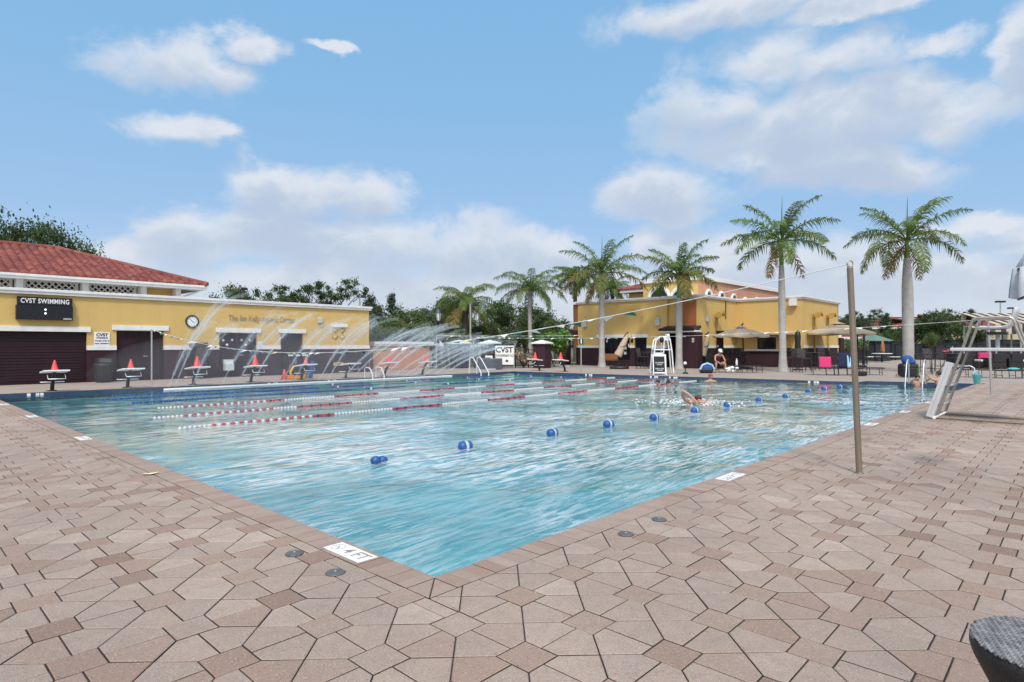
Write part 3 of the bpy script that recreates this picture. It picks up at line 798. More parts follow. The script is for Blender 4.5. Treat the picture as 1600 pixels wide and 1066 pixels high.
def build_wall_items():
    # scoreboard
    u0, u1 = wb(24), wb(112); y0 = -.22
    t = thing('scoreboard', 'black electronic swimming scoreboard with white lettering above the roller door', 'scoreboard', PF((u0+u1)/2, WB, wz(68, 500)), TH)
    w = (u1-u0)/2; h = wz(68, 465)-wz(68, 500); hp = h*.36
    m = MB(); m.box(-w, w, y0, 0, 0, h-hp-.01); m.build('display_panel', 'board', t, .008)
    m = MB(); m.box(-w*.955, w*.985, y0+.05, -.002, h-hp, h); m.build('name_board', 'board', t, .006)
    text('lettering', 'CVST SWIMMING', hp*.80, 'white', t, (.01, y0+.044, h-hp*.52), bold=.005, sx=1.78*w/(hp*.80*8.55), sp=1.10)
    m = MB()
    for zz in (.30, .66): m.lathe([(.036, 0), (.036, .01)], 10, X=Matrix.Translation((.0, y0-.001, (h-hp)*(.22+zz*.72))) @ Matrix.Rotation(PI/2, 4, 'X'))
    m.build('colon_light', mat('lit_colon', (.9,.9,.9), .5, 0, emit=((1,1,1), .8)), t)
    m = MB(); m.box(w-.30, w-.05, y0-.006, y0-.001, .025, .07); m.build('maker_plate', 'lamp_light', t)
    # club sign between the doors
    xa, xb = wb(147), wb(171.5); za, zb = wz(159, 540.5), wz(159, 519.5)
    t = thing('wall_sign', 'small white club sign reading CVST between roller door and double door', 'sign', PF((xa+xb)/2, WB, za), TH)
    m = MB(); m.box(-(xb-xa)/2, (xb-xa)/2, -.03, -.006, 0, zb-za); m.build('panel', 'white', t, .004)
    hh = zb-za; ww = (xb-xa)
    text('lettering', 'CVST', hh*.30, 'ink', t, (0, -.033, hh*.80), bold=.008, ext=.001, sx=1.05)
    text('lettering', 'SWIMMING', hh*.13, 'ink', t, (0, -.033, hh*.58), bold=.004, ext=.001, sx=1.1)
    text('lettering', 'THE BEST SWIM OF', hh*.12, 'ink', t, (0, -.033, hh*.36), bold=.003, ext=.001, sx=.9)
    text('lettering', 'MANY YESTERDAYS', hh*.12, 'ink', t, (0, -.033, hh*.16), bold=.003, ext=.001, sx=.85)
    # clock
    t = thing('wall_clock', 'round black rimmed white clock on the yellow wall', 'clock', PF(wb(300), WB, wz(300, 502.5)), TH)
    r = 9.0*ray_b(300, WB)[1]/FPX*1.12; X = Matrix.Rotation(PI/2, 4, 'X')
    m = MB(); m.lathe([(r*.80, 0), (r*.98, .0), (r, .05), (r*.93, .07), (r*.80, .055)], 28, X=X, cap=False); m.build('rim', 'black', t)
    m = MB(); m.lathe([(r*.80, 0.004), (r*.80, .03), (0, .031)], 28, X=X, smooth=False); m.build('face', 'white', t)
    m = MB()
    for k in range(12):
        Y_ = Matrix.Rotation(k*PI/6, 4, 'Y'); m.box(-.008, .008, -.036, -.033, r*.62, r*.74, 0, Y_)
    m.build('hour_mark', 'ink', t)
    m = MB(); m.box(-.009, .009, -.041, -.037, -.03, r*.42, 0, Matrix.Rotation(2.0, 4, 'Y')); m.build('hour_hand', 'bluecloth', t)
    m = MB(); m.box(-.006, .006, -.045, -.042, -.03, r*.62, 0, Matrix.Rotation(-.7, 4, 'Y')); m.build('minute_hand', 'bluecloth', t)
    # notice beside the poster door, yellow notice low on the wainscot
    t = thing('notice_sign', 'pale paper notice fixed beside the third door', 'sign', PF(wb(405.5), WB, wz(405, 545)), TH)
    hh = wz(405, 534)-wz(405, 545)
    m = MB(); m.box(-.11, .11, -.05, -.04, 0, hh); m.build('panel', 'white', t); m = MB()
    for k in range(4): m.box(-.075, .075, -.053, -.051, hh*(.2+.18*k), hh*(.2+.18*k)+.022)
    m.build('text_lines', 'lightblue', t)
    t = thing('caution_sign', 'small yellow notice low on the plum wainscot under the vent', 'sign', PF(wb(528.5), WB, wz(528, 571.5)), TH)
    hh = wz(528, 566.5)-wz(528, 571.5); w = (wb(536)-wb(521))/2
    m = MB(); m.box(-w, w, -.02, 0, 0, hh); m.build('panel', 'yellowsign', t); m = MB()
    m.box(-w*.7, w*.7, -.023, -.021, hh*.3, hh*.65); m.build('text_lines', 'ink', t)
    # portable board / cabinet standing before the poster door
    p = G(357, 590); t = thing('document_box', 'milky plastic box of papers hanging on the third door', 'box', PF(wb(357), WB, wz(357, 579)), TH)
    hh = wz(357, 562)-wz(357, 579)
    m = MB(); m.box(-.19, .19, -.16, .12, 0, hh*.62); m.build('box', 'clearplastic', t, .01)
    m = MB(); m.box(-.21, .21, -.05, .12, hh*.62, hh); m.build('back_plate', 'clearplastic', t, .01)
    m = MB(); m.box(-.15, .15, -.13, -.06, hh*.62, hh*.8); m.build('papers', 'white', t)
build_wall_items()
# ------------------------------------------------------------------ clubhouse across the pool: local x = -b, y = a - A0
A0 = 33.6
R90 = TH-PI/2
def cx(u, a): return -ray_a(u, a)[0]
def cz(u, v, a): return zat(v, ray_a(u, a)[1])
def build_clubhouse():
    root = thing('clubhouse', 'large yellow clubhouse with terracotta corner, plum base and flat white parapets behind the palms', 'building', PF(A0, 0), R90)
    AB = 39.1; dB = AB-A0
    xa0 = cx(903, A0); xa1 = cx(1042, A0); xm = cx(1067, A0); xa2 = cx(1094, A0); xb0 = xa2; xb1 = cx(1254, AB)
    H = 4.45; BZ0, BZ1 = 1.25, 1.42; yEnd = 47.0-A0
    # front openings
    w1 = (cx(944, A0), cx(984, A0), cz(964, 563, A0), cz(964, 527.5, A0)); d1 = (cx(991.5, A0), cx(1010.5, A0), 0, cz(1000, 527.5, A0))
    up = MB(); pierced(up, xa0, xa1, BZ1, H, 0, .25, [w1, d1]); up.box(xa1, xm, .25, .45, 2.2, H)
    up.box(xm, xa2-.25, .20, .45, BZ1, H, 1)
    up.box(xa2-.25, xa2, .0, dB, BZ1, H); up.box(xm, xa2-.25, 0, .2, BZ1, H, 1)
    up.box(xa0, xa0+.25, .25, 9, BZ1, H, 1)
    up.build('upper_wall', ['yellow', 'terracotta'], root)
    lo = MB(); pierced(lo, xa0, xa1, -.02, BZ0, .004, .25, [w1, d1]); lo.box(xa2-.25, xa2-.004, .45, dB, -.02, BZ0); lo.box(xa0+.004, xa0+.25, .25, 9, -.02, BZ0)
    lo.box(xm+.1, xa2-.004, .0, .45, -.02, BZ0)
    lo.build('wainscot', 'plum', root)
    belt_run(xa0, xa1, BZ0, BZ1, -.035, .25, [w1, d1], root)
    be = MB(); be.box(xa2-.25, xa2+.035, .45, dB, BZ0, BZ1); be.build('belt_course', 'trim', root)
    be = MB(); be.box(xa0-.035, xa0+.25, .25, 9, BZ0, BZ1); be.build('belt_course', 'trim', root)
    be = MB(); be.box(xm+.1, xa2+.03, -.03, .45, BZ0, BZ1); be.build('belt_course', 'trim', root)
    pl_ = MB(); x_ = cx(896, A0); pl_.box(x_, xa0-.004, .12, .5, 1.42, H); pl_.build('corner_pilaster', 'terracotta', root)
    pl_ = MB(); pl_.box(x_-.08, xa0-.11, .02, .6, H, H+.19); pl_.build('pilaster_cap', 'trim', root)
    # recessed entrance between xa1 and xa2: dark opening, plum pier, small tiled canopy
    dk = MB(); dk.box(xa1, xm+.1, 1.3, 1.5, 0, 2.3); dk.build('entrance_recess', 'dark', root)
    sd_ = MB(); sd_.box(xa1-.25, xa1, .25, 1.5, -.02, H); sd_.build('recess_side', 'plum', root)
    pr = MB(); pr.box(cx(1068, A0-.5), cx(1092.5, A0-.5), -.75, -.02, 0, cz(1080, 519.5, A0-.75)); pr.build('entrance_pier', 'plum', root, .01)
    cw0, cw1 = cx(1042, A0)-.05, cx(1093, A0)+.12; zc = cz(1065, 519.5, A0-.6)
    cp = MB(); cp.box(cw0, cw1, -.95, -.0, zc+.005, zc+.13); cp.build('canopy_band', 'trim', root, .01)
    ct = MB(); n = 16
    for k in range(n):
        x = lerp(cw0, cw1, (k+.5)/n); ct.tube([(x, -1.0, zc+.17), (x, .0, zc+.36)], [.10, .09], 8, 0)
    ct.build('canopy_tiles', 'dark', root)
    # window, doors, lintels
    x0, x1, z0, z1 = w1
    g = MB(); g.box(x0, x1, .14, .17, z0, z1); g.build('window_glass', 'glass', root)
    f = MB(); n = 4
    for k in range(n+1): xx = lerp(x0+.03, x1-.03, k/n); f.box(xx-.03, xx+.03, .09, .14, z0, z1)
    f.box(x0, x1, .08, .09, z1-.06, z1); f.box(x0, x1, .08, .09, z0, z0+.06); f.build('window_frame', 'black', root)
    for u, v, w, h in ((947.5, 533, 3, 4), (976, 544, 4, 4), (976, 552, 4, 4), (981.5, 540, 2, 5)):
        x = cx(u, A0); z = cz(u, v, A0); s = 44/FPX; pp = MB(); pp.box(x-w*s/2, x+w*s/2, .07, .079, z-h*s/2, z+h*s/2); pp.build('posted_notice', 'clearplastic', root)
    x0, x1, z0, z1 = d1
    d = MB(); d.box(x0, x1, .13, .18, .0, z1); dd = d.build('glass_door', 'glass', root)
    f = MB(); f.box(x0, x0+.09, .08, .13, 0, z1); f.box(x1-.09, x1, .08, .13, 0, z1); f.box(x0+.09, x1-.09, .08, .13, z1-.12, z1); f.box(x0+.09, x1-.09, .08, .13, 0, .28); f.box(x0+.09, x1-.09, .09, .13, 1.0, 1.08)
    f.build('door_frame', 'black', dd)
    li = MB(); z = w1[3]
    li.box(cx(932, A0), cx(985.5, A0), -.08, 0, z+.004, z+.2); li.box(cx(988, A0), cx(1012.5, A0), -.08, 0, z+.004, z+.2); li.build('lintel', 'trim', root, .006)
    s = MB(); s.box(cx(985.5, A0), cx(989.5, A0), -.03, -.0, cz(987, 535.5, A0), cz(987, 530, A0)); s.build('door_number_plate', 'black', root)
    # box B: bar front with serving hatch
    hx = (cx(1183, AB), cx(1212.5, AB), cz(1200, 550.5, AB), cz(1200, 526, AB))
    up = MB(); pierced(up, xb0, xb1, BZ1-.25, H, dB, dB+.25, [hx]); up.build('bar_wall', 'yellow', root)
    up = MB(); up.box(xb1-.25, xb1, dB+.25, yEnd, BZ1, H); up.build('side_wall', 'yellow', root)
    be = MB(); be.box(xb1-.25, xb1+.035, dB+.25, yEnd, BZ0, BZ1); be.box(xb0, xb1+.03, dB-.03, dB+.25, BZ0-.25, BZ1-.25); be.build('side_belt_course', 'trim', root)
    lo = MB(); lo.box(xb1-.25, xb1-.004, dB+.25, yEnd, -.02, BZ0); lo.box(xb0, xb1, dB-.0, dB+.25, -.02, BZ0-.25); lo.build('side_wainscot', 'plum', root)
    ctp = MB(); ctp.box(cx(1165, AB-.6), xb1+.1, dB-.62, dB-.035, .0, .98); ctp.build('bar_counter', 'plum', root)
    ctp = MB(); ctp.box(cx(1164, AB-.6), xb1+.15, dB-.72, dB-.03, .985, 1.05); ctp.build('counter_top', 'dark', root, .008)
    x0, x1, z0, z1 = hx
    g = MB(); g.box(x0, x1, dB+.12, dB+.15, z0, z1); g.build('hatch_glass', 'glass', root)
    f = MB()
    for xx in (x0+.04, (x0+x1)/2, x1-.04): f.box(xx-.035, xx+.035, dB+.06, dB+.12, z0+.06, z1-.06)
    f.box(x0, x1, dB+.06, dB+.12, z1-.06, z1); f.box(x0, x1, dB+.06, dB+.12, z0, z0+.06); f.build('hatch_frame', 'black', root)
    aw = MB(); za = cz(1200, 523.5, AB-.5); aw.box(cx(1137, AB)+.1, cx(1243, AB-.5), dB-1.0, dB-.003, za, za+.10); aw.build('hatch_canopy', 'canvas', root, .01)
    aw = MB(); aw.box(cx(1178, AB), cx(1216, AB), dB-.45, dB-.003, za-.16, za-.02); aw.build('hatch_shutter_box', 'canvas', root, .01)
    # parapet caps
    ca = MB()
    def cap(x0, x1, y0, y1, hh=H): ca.box(x0-.10, x1+.10, y0-.10, y1+.10, hh, hh+.09); ca.box(x0-.15, x1+.15, y0-.15, y1+.15, hh+.09, hh+.2)
    cap(xa0, xm, 0, .25); cap(xm+.21, xa2, 0, dB-.2); cap(xa0, xa0+.2, .46, 9); cap(xa2+.26, xb1, dB, dB+.25); cap(xb1-.25, xb1, dB+.51, yEnd)
    ca.build('parapet_cap', 'trim', root, .01)
    fl = MB(); fl.box(xa0+.25, xa2-.26, .46, dB, H-.4, H-.3); fl.box(xa0+.25, xb1-.25, dB+.25, yEnd, H-.4, H-.3); fl.build('flat_roof', 'trim', root)
    bw = MB(); bw.box(xa0, xb1, yEnd-.2, yEnd, 0, H); bw.build('rear_wall', 'yellow', root)
    # wall lights
    for u, v, a, on in ((915, 506, A0, 'f'), (1029, 503, A0, 'f')):
        m = MB(); x = cx(u, A0); z = cz(u, v, A0); m.box(x-.15, x+.15, -.18, 0, z-.25, z+.18); m.lathe([(.15, 0), (.09, .10), (.0, .12)], 10, (x, -.09, z+.18))
        m.cyl((x, -.05, z+.33), (x, -.05, z+.62), .02, 6); m.build('wall_light', 'lamp_light', root, .02)
    yy = ray_b(1104, -xa2)[0]-A0; m = MB(); z = 3.15; m.box(xa2, xa2+.18, yy-.15, yy+.15, z-.2, z+.2); m.build('wall_light', 'lamp_light', root, .02)
    m = MB(); m.box(xb1-.75, xb1-.3, dB-.35, dB-.005, H-.45, H-.02); m.build('junction_box', 'trim', root, .01)
    # yellow conduits with horn loudspeakers
    def horn(x, y, z, dx, dy):
        m = MB(); m.cyl((x, y, .98), (x, y, z), .055, 8); m.build('conduit', 'yellowpipe', root)
        q = MB()
        for s in (-1, 1):
            a = Vector((x, y, z+.05)); b = a+Vector((dx*.42-s*dy*.28, dy*.42+s*dx*.28, .10 if s > 0 else -.02))
            q.tube([a, a.lerp(b, .5), b], [.07, .10, .21], 10)
        q.box(x-.12, x+.12, y-.12, y+.12, z-.12, z+.12); q.build('horn_loudspeaker', 'yellowpipe', root)
    for u, plane, zz in ((1118, -xa2, 3.35), (1270, -xb1, 3.4), (1291.5, -xb1, 3.45)):
        a_, _ = ray_b(u, plane); x = -plane+.12
        horn(x, a_-A0, zz, .9, -.3)
    yy = ray_b(1133, -xa2)[0]-A0; m = MB(); m.cyl((xa2+.05, yy, 3.2), (xa2+.05, yy, H-.02), .03, 6); m.build('drain_pipe', 'dark', root)
    # upper storey behind: yellow gable with arched windows, salmon wing with a row of small arches, tiled hip roof
    U0 = 44.5; x0 = cx(1005, U0); x1 = cx(1096, U0); ZT = cz(1050, 440.5, U0); yU = U0-A0
    U1 = 62.0
    up = MB(); up.box(x0, x1-.3, yU, yU+.3, H-.5, ZT); up.build('upper_storey_wall', 'yellow', root)
    up = MB(); up.box(x1-.3, x1, yU, U1-A0, H-.5, ZT); up.build('upper_wing_wall', 'salmon', root)
    ca = MB(); ca.box(x0-.15, x1+.18, yU-.18, yU+.4, ZT, ZT+.35); ca.box(x1-.4, x1+.18, yU+.41, U1-A0, ZT, ZT+.35); ca.build('upper_parapet', 'trim', root, .02)
    def arch(name_m, c, r, ax, n, thick, proud):
        """half-round window: dark pane and white surround; ax = wall tangent, n = outward normal"""
        c, ax, n = Vector(c), Vector(ax), Vector(n); g = MB()
        pts = [c+n*.02+ax*(r*math.cos(PI*k/14))+Vector((0,0,r*math.sin(PI*k/14))) for k in range(15)]
        pts = [c+n*.02+ax*r-Vector((0,0,r*.9))]+pts+[c+n*.02-ax*r-Vector((0,0,r*.9))]
        g.add(pts, [tuple(range(len(pts)))]); w = g.build('arched_window', 'glass', root)
        s = MB(); s.tube([c+n*.03+ax*((r+thick*.5)*math.cos(PI*k/14))+Vector((0,0,(r+thick*.5)*math.sin(PI*k/14))) for k in range(15)], thick*.55, 8); s.build('window_surround', 'trim', w)
    zz = cz(1035, 466, U0)
    for u in (1030, 1065): arch('', (cx(u, U0), yU, cz(u, 468, U0)), .85, (1,0,0), (0,-1,0), .30, .1)
    for u in (1107, 1127, 1146, 1164, 1182):
        a_, dep = ray_b(u, -x1); arch('', (x1, a_-A0, zat(463.5 if u < 1120 else 466.5 if u < 1140 else 470 if u < 1160 else 475, dep)), .42, (0,1,0), (1,0,0), .22, .1)
    T = MB(); tx0, tx1 = cx(974, 46.5), x1-.5; T.box(tx0+.6, x0-.16, 46.5-A0, 52-A0, H, ZT-.55); T.build('tower_wall', 'yellow', root)
    g2 = MB(); g2.box(tx0, tx1, 45.9-A0, 45.9-A0+11, ZT-.5, ZT-.25); g2.build('eave_band', 'trim', root)
    tile_roof('tiled_roof', (tx0-.1, tx1+.1, 45.8-A0, 45.8-A0+11.2), 5.6, ZT-.24, ZT+1.45, root, row=.5)
    # porch on the left: plum posts, dark beam roof
    po = MB(); x = cx(866, A0); zb = cz(880, 523, A0)
    po.box(x, xa0-.01, -.2, 3.6, zb, zb+.30); po.build('porch_roof', 'dark', root)
    for u in (880,):
        m = MB(); xx = cx(u, A0); m.box(xx-.35, xx+.35, -.1, .5, 0, zb-.005); m.build('porch_post', 'plum', root)
    m = MB(); m.box(cx(889, A0), xa0-.06, .9, 1.1, 0, 1.25); m.box(cx(889, A0), xa0-.06, .95, 1.1, 1.42, zb-.01, 1); m.box(cx(889, A0), xa0-.06, .88, 1.12, 1.25, 1.42, 2)
    m.build('porch_wall', ['plum', 'terracotta', 'trim'], root)
    # restroom sign
    p = PF(A0-.76, -cx(1083, A0-.75)); t = thing('restroom_sign', 'small pale restroom sign on the plum entrance pier', 'sign', (p.x, p.y, cz(1083, 535, A0-.75)), R90)
    m = MB(); m.box(-.07, .07, -.012, -.001, 0, .26); m.build('panel', 'ropecream', t)
    m = MB(); m.ball((0, -.014, .20), .03, .005, .03, 8); m.box(-.03, .03, -.018, -.013, .04, .16); m.build('figure', 'ink', t)
    return root
build_clubhouse()

def build_far_side():
    # salmon garden wall next to the aquatic building
    b = 26.0; x0 = ray_b(577, b)[0]+.25; x1 = ray_b(671, b)[0]; zt = zat(540.5, ray_b(620, b)[1])
    t = thing('garden_wall', 'low salmon wall with white cap beside the yellow building', 'wall', PF(x0, b), TH)
    m = MB(); m.box(0, x1-x0, 0, .3, -.02, zt); m.build('wall_body', 'salmon', t)
    m = MB(); m.box(-.0, x1-x0+.18, -.12, .42, zt, zt+.10); m.box(-.0, x1-x0+.24, -.17, .47, zt+.10, zt+.24); m.build('cap', 'trim', t, .01)
    # plum piers with pyramid caps, dark fence between them
    Y = 38.5
    for k, (u, w, lab) in enumerate(((718, 25, 'leftmost plum pier with white pyramid cap behind the spray'), (765.5, 24, 'plum pier with white pyramid cap left of the white club sign'), (847, 24, 'plum pier with white pyramid cap right of the white club sign'))):
        p = Vector(((u-800)/FPX*Y, Y, 0)); s = w*Y/FPX/2*.85
        t = thing('gate_pier', lab, 'pier', p, R90+.2, 'plum piers with white caps')
        m = MB(); m.box(-s, s, -s, s, -.05, zat(537.5, Y)); m.build('shaft', 'plum', t, .01)
        z = zat(537.5, Y); c = MB(); c.box(-s-.12, s+.12, -s-.12, s+.12, z, z+.08); q = s+.1
        c.add([(-q,-q,z+.08),(q,-q,z+.08),(q,q,z+.08),(-q,q,z+.08),(0,0,z+.26)], [(0,1,4),(1,2,4),(2,3,4),(3,0,4)]); c.build('cap', 'trim', t)
    def fence(name, lab, p, q, h, n, screen=True, post=.04, tall=None, mesh_m='screen'):
        p, q = Vector(p), Vector(q); d = q-p; L = d.length; t = thing(name, lab, 'fence', (p.x, p.y, 0), math.atan2(d.y, d.x))
        if screen:
            m = MB(); m.box(0, L, -.012, .012, .05, h); m.build('screen_panel', mesh_m, t)
        for k in range(n+1):
            m = MB(); hh = (tall if tall else h+.08); m.cyl((L*k/n, -.05, -.05), (L*k/n, -.05, hh), post, 8); m.build('post', 'black', t)
        r = MB()
        for zz in ([h] if screen else [h, h*.5, .15]): r.cyl((0, -.04, zz), (L, -.04, zz), .025, 6)
        if not screen:
            for k in range(int(L/.13)): r.cyl((k*.13+.05, -.04, .1), (k*.13+.05, -.04, h), .009, 4)
        r.build('rail', 'black', t); return t
    fence('iron_fence', 'dark picket fence between the plum piers behind the spray', G(676, 576), ((846-800)/FPX*39.2, 39.2, 0), 1.15, 8, False)
    # equipment cabinet (blue grey) and white club sign
    Y = 37.5; p = Vector(((806-800)/FPX*Y-.6, Y, 0))
    t = thing('equipment_bin', 'grey blue slatted equipment bin left in front of the white club sign', 'bin', (Vector(((766-800)/FPX*36.6, 36.6, 0))), 0)
    m = MB(); m.box(-.75, .72, -.3, .3, 0, zat(560, 36.6)); m.build('body', mat('bin_grey', (.13,.14,.17), .7, .1, 4), t, .02)
    m = MB()
    for k in range(9): m.box(-.75, .72, -.312, -.301, .06+k*.062, .075+k*.062)
    m.build('slat', 'screen', t)
    t = thing('club_sign', 'tall white freestanding club sign reading CVST on the far deck', 'sign', (Vector(((788.5-800)/FPX*Y, Y, 0))), .02)
    w = 28.5*Y/FPX/2; z0, z1 = zat(570, Y), zat(540.3, Y)
    m = MB(); m.box(-w, w, -.03, .03, z0, z1); m.build('panel', 'white', t, .004)
    m = MB(); m.box(-w-.03, -w, -.05, .05, 0, z1); m.box(w, w+.03, -.05, .05, 0, z1); m.build('frame', 'aluminium', t)
    h = z1-z0; text('lettering', 'CVST', h*.40, 'ink', t, (-.02, -.033, z0+h*.77), bold=.018, ext=.001, sx=.95)
    text('lettering', 'SWIMMING', h*.20, 'greyletter', t, (-.02, -.033, z0+h*.47), bold=.008, ext=.001, sx=.98)
    m = MB(); m.ball((.14, -.034, z0+h*.2), .09, .004, .08, 12); m.build('emblem', 'ink', t)
    # dark coloured low wall behind
    return fence
fence = build_far_side()
# ------------------------------------------------------------------ lawn, trees, palms, shrubs
def build_lawn():
    mb = MB(); z = .002
    pts = [G(1290, 552.2), G(1600, 552.2), G(1750, 551), G(1750, 559), G(1600, 560.5), G(1480, 561.5), G(1400, 561.5), G(1345, 559.5)]
    P = [(p.x, p.y) for p in pts]
    mb.add([(x, y, z) for x, y in P], [tuple(range(len(P)))[::-1]])
    o = mb.build('lawn', 'grass'); structure(o)
    rnd = random.Random(5); g = MB()
    def inside(x, y):
        c = False
        for i in range(len(P)):
            (x1, y1), (x2, y2) = P[i-1], P[i]
            if (y1 > y) != (y2 > y) and x < (x2-x1)*(y-y1)/(y2-y1)+x1: c = not c
        return c
    xs = [p[0] for p in P]; ys = [p[1] for p in P]; n = 0
    while n < 9000:
        x, y = rnd.uniform(min(xs), max(xs)), rnd.uniform(min(ys), max(ys))
        if not inside(x, y): continue
        n += 1; h = rnd.uniform(.06, .14); a = rnd.uniform(0, PI); w = .05
        g.add([(x-w*math.cos(a), y-w*math.sin(a), z), (x+w*math.cos(a), y+w*math.sin(a), z), (x+rnd.uniform(-.05,.05), y+rnd.uniform(-.05,.05), h)], [(0,1,2)], tone=rnd.uniform(.4,1))
    o = g.build('grass_blades', 'leaf_shrub', tone=True); tag(o, 'strip of bright green lawn beyond the patio', 'grass', kind='stuff')
build_lawn()

def leaf_cloud(mb, clumps, n, size, rnd, airy=False):
    """n leaf cards spread through the clumps; each clump (centre, radii, tone)"""
    wsum = [c[1][0]*c[1][1]+c[1][0]*c[1][2] for c in clumps]; tot = sum(wsum)
    for (c, r, tn), w in zip(clumps, wsum):
        for _ in range(int(n*w/tot)):
            d = Vector((rnd.gauss(0,1), rnd.gauss(0,1), rnd.gauss(0,1)))
            if d.length < 1e-3: continue
            d.normalize(); k = rnd.random()**.38 if not airy else abs(rnd.gauss(.55, .42))
            p = Vector((c[0]+d.x*r[0]*k, c[1]+d.y*r[1]*k, c[2]+d.z*r[2]*k))
            s = size*rnd.uniform(.6, 1.35)
            E = Euler((rnd.gauss(0, .7)*1.2, rnd.gauss(0, .7)*1.2, rnd.uniform(0, 2*PI))).to_matrix()
            V = [p+E @ Vector((-s*.5, 0, 0)), p+E @ Vector((0, -s*.30, s*.06)), p+E @ Vector((s*.55, 0, 0)), p+E @ Vector((0, s*.30, s*.06))]
            mb.add(V, [(0,1,2,3)], 0, False, None, min(1, max(0, tn+rnd.gauss(0, .16))))

def make_tree(name, label, m, kind, rnd, n=4200, size=.30, group=None, airy=False):
    """unit tree about 6 m tall; trunk with limbs, crown of leaf cards"""
    t = thing(name, label, 'tree', (0,0,0), 0, group)
    tr = MB(); clumps = []
    if kind == 'broad':
        tr.tube([(0,0,-.2),(.05,.02,.9),(.0,.08,1.9),(.1,0,3.0)], [.24,.19,.15,.09], 9)
        for k in range(9):
            a = k*2*PI/9+rnd.uniform(-.3,.3); h = rnd.uniform(1.3, 2.7); R = rnd.uniform(1.3, 2.5); z = rnd.uniform(2.7, 4.9)
            e = Vector((R*math.cos(a), R*math.sin(a), z)); tr.tube([(.03,.03,h), Vector((0,0,h)).lerp(e,.5)+Vector((0,0,.35)), e], [.09,.06,.025], 6)
            clumps.append((e, (rnd.uniform(.75,1.15), rnd.uniform(.75,1.15), rnd.uniform(.5,.8)), rnd.uniform(.3,.6)))
        for k in range(13):
            a = rnd.uniform(0, 2*PI); R = rnd.uniform(0, 1.9); z = rnd.uniform(3.4, 5.5)-R*.35
            clumps.append(((R*math.cos(a), R*math.sin(a), z), (rnd.uniform(.45,.95),)*2+(rnd.uniform(.35,.65),), rnd.uniform(.3,.75)))
    elif kind == 'upright':
        tr.tube([(0,0,-.2),(.04,0,2),(0,.05,4.6)], [.17,.12,.04], 8)
        for k in range(20):
            z = 1.2+4.6*k/20; R = (1.35*(1-(k/20)**1.6)+.25)*rnd.uniform(.4,1); a = k*2.4
            e = (R*math.cos(a), R*math.sin(a), z); tr.tube([(0,0,z-.4), e], [.04,.015], 5)
            clumps.append((e, (rnd.uniform(.4,.75),)*2+(rnd.uniform(.4,.7),), rnd.uniform(.3,.7)))
    elif kind == 'pine':
        tr.tube([(0,0,-.2),(.06,0,3),(0,.04,6.2)], [.15,.10,.03], 8)
        for k in range(30):
            z = 1.6+4.5*k/30; R = (1.55*(1-(k/30))+.2)*rnd.uniform(.5,1.1); a = k*2.4+rnd.uniform(-.4,.4)
            e = (R*math.cos(a), R*math.sin(a), z+.25); tr.tube([(0,0,z-.1), e], [.035,.012], 5)
            clumps.append((e, (rnd.uniform(.25,.5),)*2+(rnd.uniform(.16,.32),), rnd.uniform(.3,.7)))
            clumps.append(((e[0]*.5, e[1]*.5, z+.1), (.3,.3,.16), rnd.uniform(.3,.6)))
    elif kind == 'open':                              # thin crown with sky showing through
        tr.tube([(0,0,-.2),(.05,.02,1.2),(.12,.08,2.6),(.05,0,3.6)], [.2,.15,.11,.06], 8)
        for k in range(14):
            a = k*2.4; R = rnd.uniform(.8, 2.6); z = rnd.uniform(2.6, 5.6)-R*.2; e = Vector((R*math.cos(a), R*math.sin(a), z))
            tr.tube([(.06,.03,rnd.uniform(1.4,3)), e*.55+Vector((0,0,1.2)), e], [.06,.04,.012], 5)
            for j in range(3):
                q = e+Vector((rnd.uniform(-.6,.6), rnd.uniform(-.6,.6), rnd.uniform(-.3,.4)))
                tr.tube([e*.75+Vector((0,0,.5)), q], [.02,.006], 4)
                clumps.append((q, (rnd.uniform(.25,.5),)*2+(rnd.uniform(.18,.36),), rnd.uniform(.3,.7)))
    tr.build('trunk', 'bark', t)
    cr = MB(); leaf_cloud(cr, clumps, n, size, rnd, airy); cr.build('crown', m, t, tone=True)
    return t
rt = random.Random(21)
def grow(): pass
BELT = 'trees of the green belt behind the pool'
P_oak = make_tree('oak_tree', 'green bushy tree standing in the belt beyond the pool', 'leaf_oak', 'broad', rt, 8500, .20, BELT, True)
P_light = make_tree('oak_tree', 'pale green loose tree standing in the belt beyond the pool', 'leaf_light', 'broad', rt, 8000, .20, BELT, True)
P_up = make_tree('slender_tree', 'upright slender green tree standing in the belt beyond the pool', 'leaf_pine', 'upright', rt, 6500, .18, BELT, True)
P_pine = make_tree('pine_tree', 'pointed dark pine rising above the belt of trees', 'leaf_pine', 'pine', rt, 6500, .17, BELT, True)
P_open = make_tree('open_tree', 'thin crowned dark tree with sky between its branches above the building', 'leaf_oak', 'open', rt, 6500, .15, BELT, True)
HEIGHT = {P_oak.name: 5.25, P_light.name: 5.25, P_up.name: 5.95, P_pine.name: 6.25, P_open.name: 5.25}
def tree_at(proto, u, vtop, Y, wide=1.0, label=None, group=BELT, seed=0):
    h = zat(vtop, Y); s = h/HEIGHT[proto.name]
    o = place(proto, USED, ((u-800)/FPX*Y, Y, 0), seed*1.7+u*.37, label, group, (s*wide, s*wide, s))
    return o
P_big = make_tree('oak_tree', 'wide feathery oak rising behind the tiled roof at the left edge', 'leaf_oak', 'broad', rt, 15000, .125, BELT, True); HEIGHT[P_big.name] = 5.5
